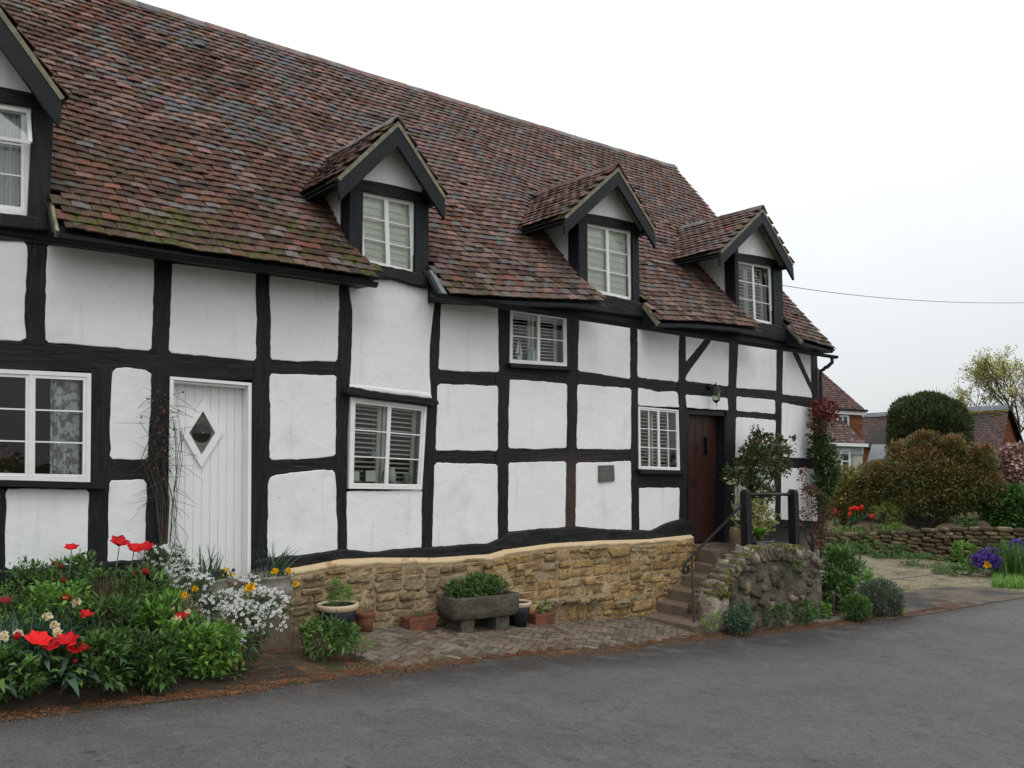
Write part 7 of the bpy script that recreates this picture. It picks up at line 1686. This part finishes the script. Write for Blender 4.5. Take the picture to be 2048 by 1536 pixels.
# budding trees at the right
def tree(base, h, spread, label, seed, key, nl=1, L_=.13):
    random.seed(seed); t = thing('budding_tree', label, 'tree', base, 'budding trees behind the barn'); mb = MB(); tips = []
    def grow(p, d, ln_, r, lv):
        n_ = 3; pts_ = [p]; dd = d.copy()
        for k in range(n_): dd = norm(dd + np.array([random.gauss(0, .10), random.gauss(0, .10), random.gauss(.04, .05)])); pts_.append(pts_[-1] + dd * ln_ / n_)
        mb.tube(pts_, [r * (1 - .3 * k / n_) for k in range(n_ + 1)], 6 if lv < 2 else 3, cap=False)
        if lv >= 6: tips.append((pts_[-1], dd)); tips.append((pts_[1], dd)); return
        for k in range(3 if lv < 4 else 3):
            a = random.uniform(0, 6.28); sp_ = random.uniform(.35, .75) * spread; nd = norm(dd + sp_ * (np.cross(dd, [math.cos(a), math.sin(a), .3]))); nd = norm(nd + [0, 0, .18]); grow(pts_[-1] if k else pts_[-2], nd, ln_ * random.uniform(.66, .80), r * .60, lv + 1)
    grow(np.array(base, float), np.array([0, 0, 1.]), h * .27, h * .016, 0)
    mb.build('branches', M['bark'], t); T = np.array([q[0] for q in tips]); D2 = np.array([q[1] for q in tips]); m = len(T); mult = nl; P2 = np.repeat(T, mult, 0) + RS.normal(0, .09, (m * mult, 3)); n = len(P2)
    lm = MB(); leaves(lm, P2, norm(np.repeat(D2, mult, 0) + RS.normal(0, .7, (n, 3))), L_ * RS.uniform(.6, 1.3, n), L_ * .6, cols(key, n, .25)); lm.build('young_leaves', M['leaf'], t); random.seed(seed + 1)
c = PX(2010, 900, 48); tree((48, c[1], -1.9), 10.2, 1.15, 'tall budding tree with yellow-green young leaves behind the barn gable', 11, [(.28, .27, .06), (.34, .32, .08), (.20, .20, .05)], 5, .11)
c = PX(2085, 900, 50); tree((50, c[1], -1.9), 9.6, 1.1, 'budding tree at the right photo edge, partly cut off', 23, [(.26, .27, .06), (.33, .32, .08), (.20, .21, .05)], 2, .10)
c = PX(1960, 900, 52); tree((52, c[1], -1.9), 7.6, 1.3, 'lower budding tree left of the tall one, above the yew', 37, [(.26, .25, .10), (.33, .31, .14)], 2, .10)

# ------------------------------------------------------------------ neighbouring houses
TP = [(.105, .058, .052), (.085, .05, .046), (.13, .075, .068), (.075, .05, .05), (.16, .095, .085)]
def plane_tiles(parent, name, A, Bp, C_, Dp, nx, ny, pal, lim=None):
    """tile courses over the quad A(bottom left) B(bottom right) C(top right) D(top left): joined courses"""
    A, Bp, C_, Dp = map(lambda v: np.array(v, float), (A, Bp, C_, Dp)); mb = MB(); n = norm(np.cross(Bp - A, Dp - A)); n = n if n[2] > 0 else -n
    for j in range(ny):
        v0, v1 = j / ny, (j + 1.25) / ny
        for i in range(nx):
            u0, u1 = (i + .5 * (j % 2)) / nx, (i + 1 + .5 * (j % 2)) / nx; u1 = min(1, u1 - .004)
            if u0 >= 1: continue
            q = lambda u, v: (A * (1 - u) + Bp * u) * (1 - v) + (Dp * (1 - u) + C_ * u) * v
            lo, hi = .035, .006; a, b, c, d = q(u0, v0) + n * lo, q(u1, v0) + n * lo, q(u1, v1) + n * hi, q(u0, v1) + n * hi
            mb.add([a, b, c, d, a - n * .02, b - n * .02], [(0, 1, 2, 3), (4, 5, 1, 0)], np.array(random.choice(pal)) * random.uniform(.85, 1.15))
    return mb.build(name, M['tile_far'], parent, kind='stuff')
M['tile_far'] = material('far_roof_tile', (1, 1, 1), (.8, .8, .8), 3, .85, .3, 20, use_col=True)
M['lichen_tile'] = material('lichened_tile', (.16, .09, .06), (.25, .22, .05), 5, .9, .3, 20)
def brickwall(parent, c, name='wall'):
    """courses of brick as low relief over a quad given bottom-left, bottom-right, top-right, top-left"""
    A, Bp, C_, Dp = [np.array(v, float) for v in c]; w = np.linalg.norm(Bp - A); h = np.linalg.norm(Dp - A); mb = MB(); n = norm(np.cross(Bp - A, Dp - A)); n = n if n @ (CAM - A) > 0 else -n
    mb.add([A, Bp, C_, Dp], [(0, 1, 2, 3)], (.20, .13, .09)); nj = int(h / .075); ni = max(1, int(w / .225))
    q = lambda u, v: (A * (1 - u) + Bp * u) * (1 - v) + (Dp * (1 - u) + C_ * u) * v
    for j in range(nj):
        for i in range(-1, ni + 1):
            u0 = max(0, (i + .5 * (j % 2)) / ni + .02 / ni); u1 = min(1, (i + 1 + .5 * (j % 2)) / ni - .02 / ni)
            if u1 - u0 < .01: continue
            v0, v1 = (j + .12) / nj, (j + .95) / nj; mb.add([q(u0, v0) + n * .006, q(u1, v0) + n * .006, q(u1, v1) + n * .006, q(u0, v1) + n * .006], [(0, 1, 2, 3)], np.array(random.choice([(.34, .115, .05), (.28, .09, .045), (.38, .15, .07), (.30, .13, .075)])) * random.uniform(.8, 1.1))
    return mb.build(name, M['brick_red'], parent)
# house A: tall hipped roof, brick corner and a lower lean-to with white gutter
XA = 32.0
ha = thing('brick_house', 'red brick house with a steep tiled roof and lower lean-to just behind the cottage corner', 'house', (XA, PX(1660, 1000, XA)[1], g(XA)))
def Q3(x, y, X): return PX(x, y, X)
eL, eR = Q3(1560, 812, XA), Q3(1733, 822, XA); rT = Q3(1618, 700, XA + 3.0)
rL = Q3(1500, 700, XA + 3.0)
mb = MB(); mb.add([eL, eR, Q3(1608, 712, XA + 3), Q3(1480, 712, XA + 3)], [(0, 1, 2, 3)]); sA = np.array([eR[0], eR[1] + .15, 0]) / math.hypot(eR[0], eR[1] + .15); mb.add([eR, Q3(1608, 712, XA + 3), eR + sA * 7], [(0, 1, 2)]); mb.build('roof', M['underlay'], ha)
plane_tiles(ha, 'roof_tiles', eL, eR, Q3(1608, 712, XA + 3), Q3(1480, 712, XA + 3), 34, 30, TP)
mb = MB(); mb.beam(eL + [-.05, 0, -.10], eR + [-.05, 0, -.10], .05, .16); mb.build('fascia', M['white_paint'], ha)
mb = MB(); mb.beam(eL + [-.12, 0, -.0], eR + [-.12, -.1, -.0], .11, .09); mb.build('gutter', M['black_paint'], ha)
a, b = Q3(1560, 826, XA + .25), Q3(1724, 829, XA + .25); zb_ = g(XA)
brickwall(ha, [(a[0], a[1], zb_), (b[0], b[1], zb_), (b[0], b[1], b[2] + .05), (a[0], a[1], a[2] + .05)])
mb = MB(); q7 = b + sA * 7; mb.add([(b[0], b[1], zb_), (q7[0], q7[1], zb_), (q7[0], q7[1], b[2]), (b[0], b[1], b[2])], [(0, 1, 2, 3)], (.3, .11, .06)); mb.build('side_wall', M['brick_red'], ha)
def farwin(parent, x0, y0, x1, y1, X, nx=2, ny=1):
    A, Bq, C2, D2 = Q3(x0, y1, X), Q3(x1, y1, X), Q3(x1, y0, X), Q3(x0, y0, X); mb = MB(); 
    for p_, q_ in ((A, Bq), (Bq, C2), (C2, D2), (D2, A)): mb.beam(p_, q_, .07, .07, up=(1, 0, .01))
    for k in range(1, nx): mb.beam(A + (Bq - A) * k / nx, D2 + (C2 - D2) * k / nx, .05, .05, up=(1, 0, .01))
    for k in range(1, ny): mb.beam(A + (D2 - A) * k / ny, Bq + (C2 - Bq) * k / ny, .05, .05, up=(1, 0, .01))
    w = mb.build('window', M['white_paint'], parent); mb = MB(); mb.add([A + [.03, 0, 0], Bq + [.03, 0, 0], C2 + [.03, 0, 0], D2 + [.03, 0, 0]], [(0, 1, 2, 3)]); mb.build('pane', M['far_glass'], w); return w
M['far_glass'] = material('far_window_glass', (.03, .035, .04), None, rough=.08, bump=0, spec=.8)
farwin(ha, 1676, 832, 1697, 852, XA + .18, 2, 1)
mb = MB(); c = Q3(1640, 782, XA + 1.2); mb.lathe(c, [(0, -.15), (.14, -.12), (.14, .12), (0, .15)], 10); mb.build('roof_vent', M['white_paint'], ha)
# lean-to
XL = XA - 2.6
l0, l1 = Q3(1560, 884, XL), Q3(1732, 889, XL); t0_, t1_ = Q3(1560, 838, XA + .1), Q3(1688, 842, XA + .1)
mb = MB(); mb.add([l0, l1, t1_, t0_], [(0, 1, 2, 3)]); mb.build('lean_to_roof', M['underlay'], ha); plane_tiles(ha, 'lean_to_tiles', l0, l1, t1_, t0_, 34, 14, TP + [(.22, .14, .12)])
mb = MB(); mb.add([l1, l1 + sA * 2.6, t1_], [(0, 1, 2)], (.3, .11, .06)); mb.build('lean_to_side', M['brick_red'], ha)
mb = MB(); mb.beam(l0 + [-.08, 0, -.03], l1 + [-.08, -.1, -.03], .12, .11); mb.build('white_gutter', M['white_paint'], ha)
M['porch'] = material('cream_porch_paint', (.50, .52, .42), (.56, .56, .46), 4, .7, .1); M['porch_w'] = material('pale_porch_board', (.42, .48, .52), None, rough=.6)
a, b = Q3(1560, 890, XL + .25), Q3(1724, 893, XL + .25); mb = MB(); s2 = sA * 2.2; mb.hexa([(a[0], a[1], zb_), (b[0], b[1], zb_), (b[0] + s2[0], b[1] + s2[1], zb_), (a[0] + s2[0], a[1] + s2[1], zb_), a, b, b + s2, a + s2]); mb.build('porch_wall', M['porch'], ha)
mb = MB(); p_, q_ = Q3(1620, 901, XL + .2), Q3(1726, 902, XL + .2); mb.beam(p_, q_, .06, .26); mb.build('porch_beam', M['porch_w'], ha)
farwin(ha, 1684, 900, 1700, 945, XL + .18, 1, 2)
# barn B: long low roof with brick gable at the right
XB0 = 40.0
hb = thing('barn', 'long low tiled outbuilding with a grey ridge and red brick gable at its right end', 'barn', (XB0, PX(1900, 1000, XB0)[1], g(XB0)))
e0, e1 = Q3(1700, 895, XB0), Q3(2008, 905, XB0); r0, r1 = Q3(1700, 836, XB0 + 3), Q3(2018, 818, XB0 + 3)
e1 = Q3(2004, 900, XB0)
mb = MB(); mb.add([e0, e1, r1, r0], [(0, 1, 2, 3)]); mb.build('roof', M['underlay'], hb); plane_tiles(hb, 'roof_tiles', e0, e1, r1, r0, 80, 24, TP)
k0 = .90; 
mb = MB()
for _ in range(420):
    u = random.uniform(.70, 1); v = 1 - abs(random.gauss(0, .06)) if random.random() < .75 else random.uniform(.4, 1)
    if v > 1 or (v < .8 and u < .96): continue
    p_ = (e0 * (1 - u) + e1 * u) * (1 - v) + (r0 * (1 - u) + r1 * u) * v + [-.03, 0, .05]; mossblob(mb, p_, random.uniform(.04, .07), .012)
M['yellow_lichen'] = material('yellow_lichen', (.22, .17, .03), (.15, .13, .03), 8); mb.build('lichen', M['yellow_lichen'], hb, kind='stuff')
n_ = 26
for k in range(n_):
    a, b = r0 + (r1 - r0) * k / n_, r0 + (r1 - r0) * (k + .97) / n_; mb = MB(); half_round(mb, a + [0, 0, -.02], b + [0, 0, -.02], .17, np.array((.16, .17, .19)) * random.uniform(.85, 1.15), n=4, t=.03); mb.build('ridge_tile', M['tile_far'], hb)
ap = r1; bR = Q3(2046, 896, XB0 + 5.5)
g0 = Q3(1995, 905, XB0 + .3); apx = Q3(2016, 828, XB0 + 3.0) + [0, .15, 0]
yg = Q3(1990, 905, XB0 + .3)[1]
mb = MB(); bR = Q3(2040, 900, XB0 + 5.5); f_ = Q3(1990, 905, XB0 + .3); ap = Q3(2013, 826, XB0 + 3.0); mb.add([(f_[0], f_[1], g(XB0)), (bR[0], bR[1], g(XB0)), bR, ap, f_], [(0, 1, 2, 3, 4)], (.30, .105, .05)); bB = Q3(2047, 900, XB0 + 5.5); gd = (bR - f_) * [1, 1, 0]; gl = np.linalg.norm(gd); gd = gd / gl; gn = np.array([gd[1], -gd[0], 0]); gn = gn if gn @ (CAM - f_) > 0 else -gn; ua = (ap - f_) @ gd
for j in range(70):
    for i in range(-1, int(gl / .225)):
        u_ = (i + .5 * (j % 2)) * .225; z_ = g(XB0) + j * .075; top_ = f_[2] + (ap[2] - f_[2]) * (u_ / ua if u_ < ua else 1 - (u_ - ua) / (gl - ua) * (ap[2] - bR[2]) / (ap[2] - f_[2]))
        if 0 <= u_ < gl - .2 and z_ < top_ - .1: p0 = f_ * [1, 1, 0] + gd * u_ + gn * .01 + [0, 0, z_]; mb.add([p0, p0 + gd * .21, p0 + gd * .21 + [0, 0, .06], p0 + [0, 0, .06]], [(0, 1, 2, 3)], np.array(random.choice([(.40, .12, .055), (.33, .10, .05), (.46, .17, .08)])) * random.uniform(.85, 1.1)); mb.build('gable_wall', M['brick_red'], hb)
A_ = np.array([XB0 + .3, yg + .2, g(XB0)]); brickwall(hb, [(XB0 + .3, e0[1], g(XB0)), (XB0 + .3, yg, g(XB0)), (XB0 + .3, yg, e1[2] + .0), (XB0 + .3, e0[1], e0[2] + .0)], 'front_wall')
mb = MB(); mb.beam(r1 + [0, 0, -.06], bB, .08, .25, up=(0, 1, 0)); mb.build('bargeboard', M['black_paint'], hb)
mb = MB(); mb.add([r0, r1, bB, (XB0 + 6.3, e0[1], e0[2])], [(0, 1, 2, 3)]); mb.build('rear_roof', M['underlay'], hb)
mb = MB(); p_ = [Q3(1733, 925, XB0 - 3.5), Q3(1776, 925, XB0 - 3.5), Q3(1782, 889, XB0 - .5), Q3(1744, 889, XB0 - .5)]; mb.add(p_ + [q_ - [0, 0, .06] for q_ in p_], [(0, 1, 2, 3), (4, 5, 1, 0)]); mb.build('lead_roof', M['lead'], hb)
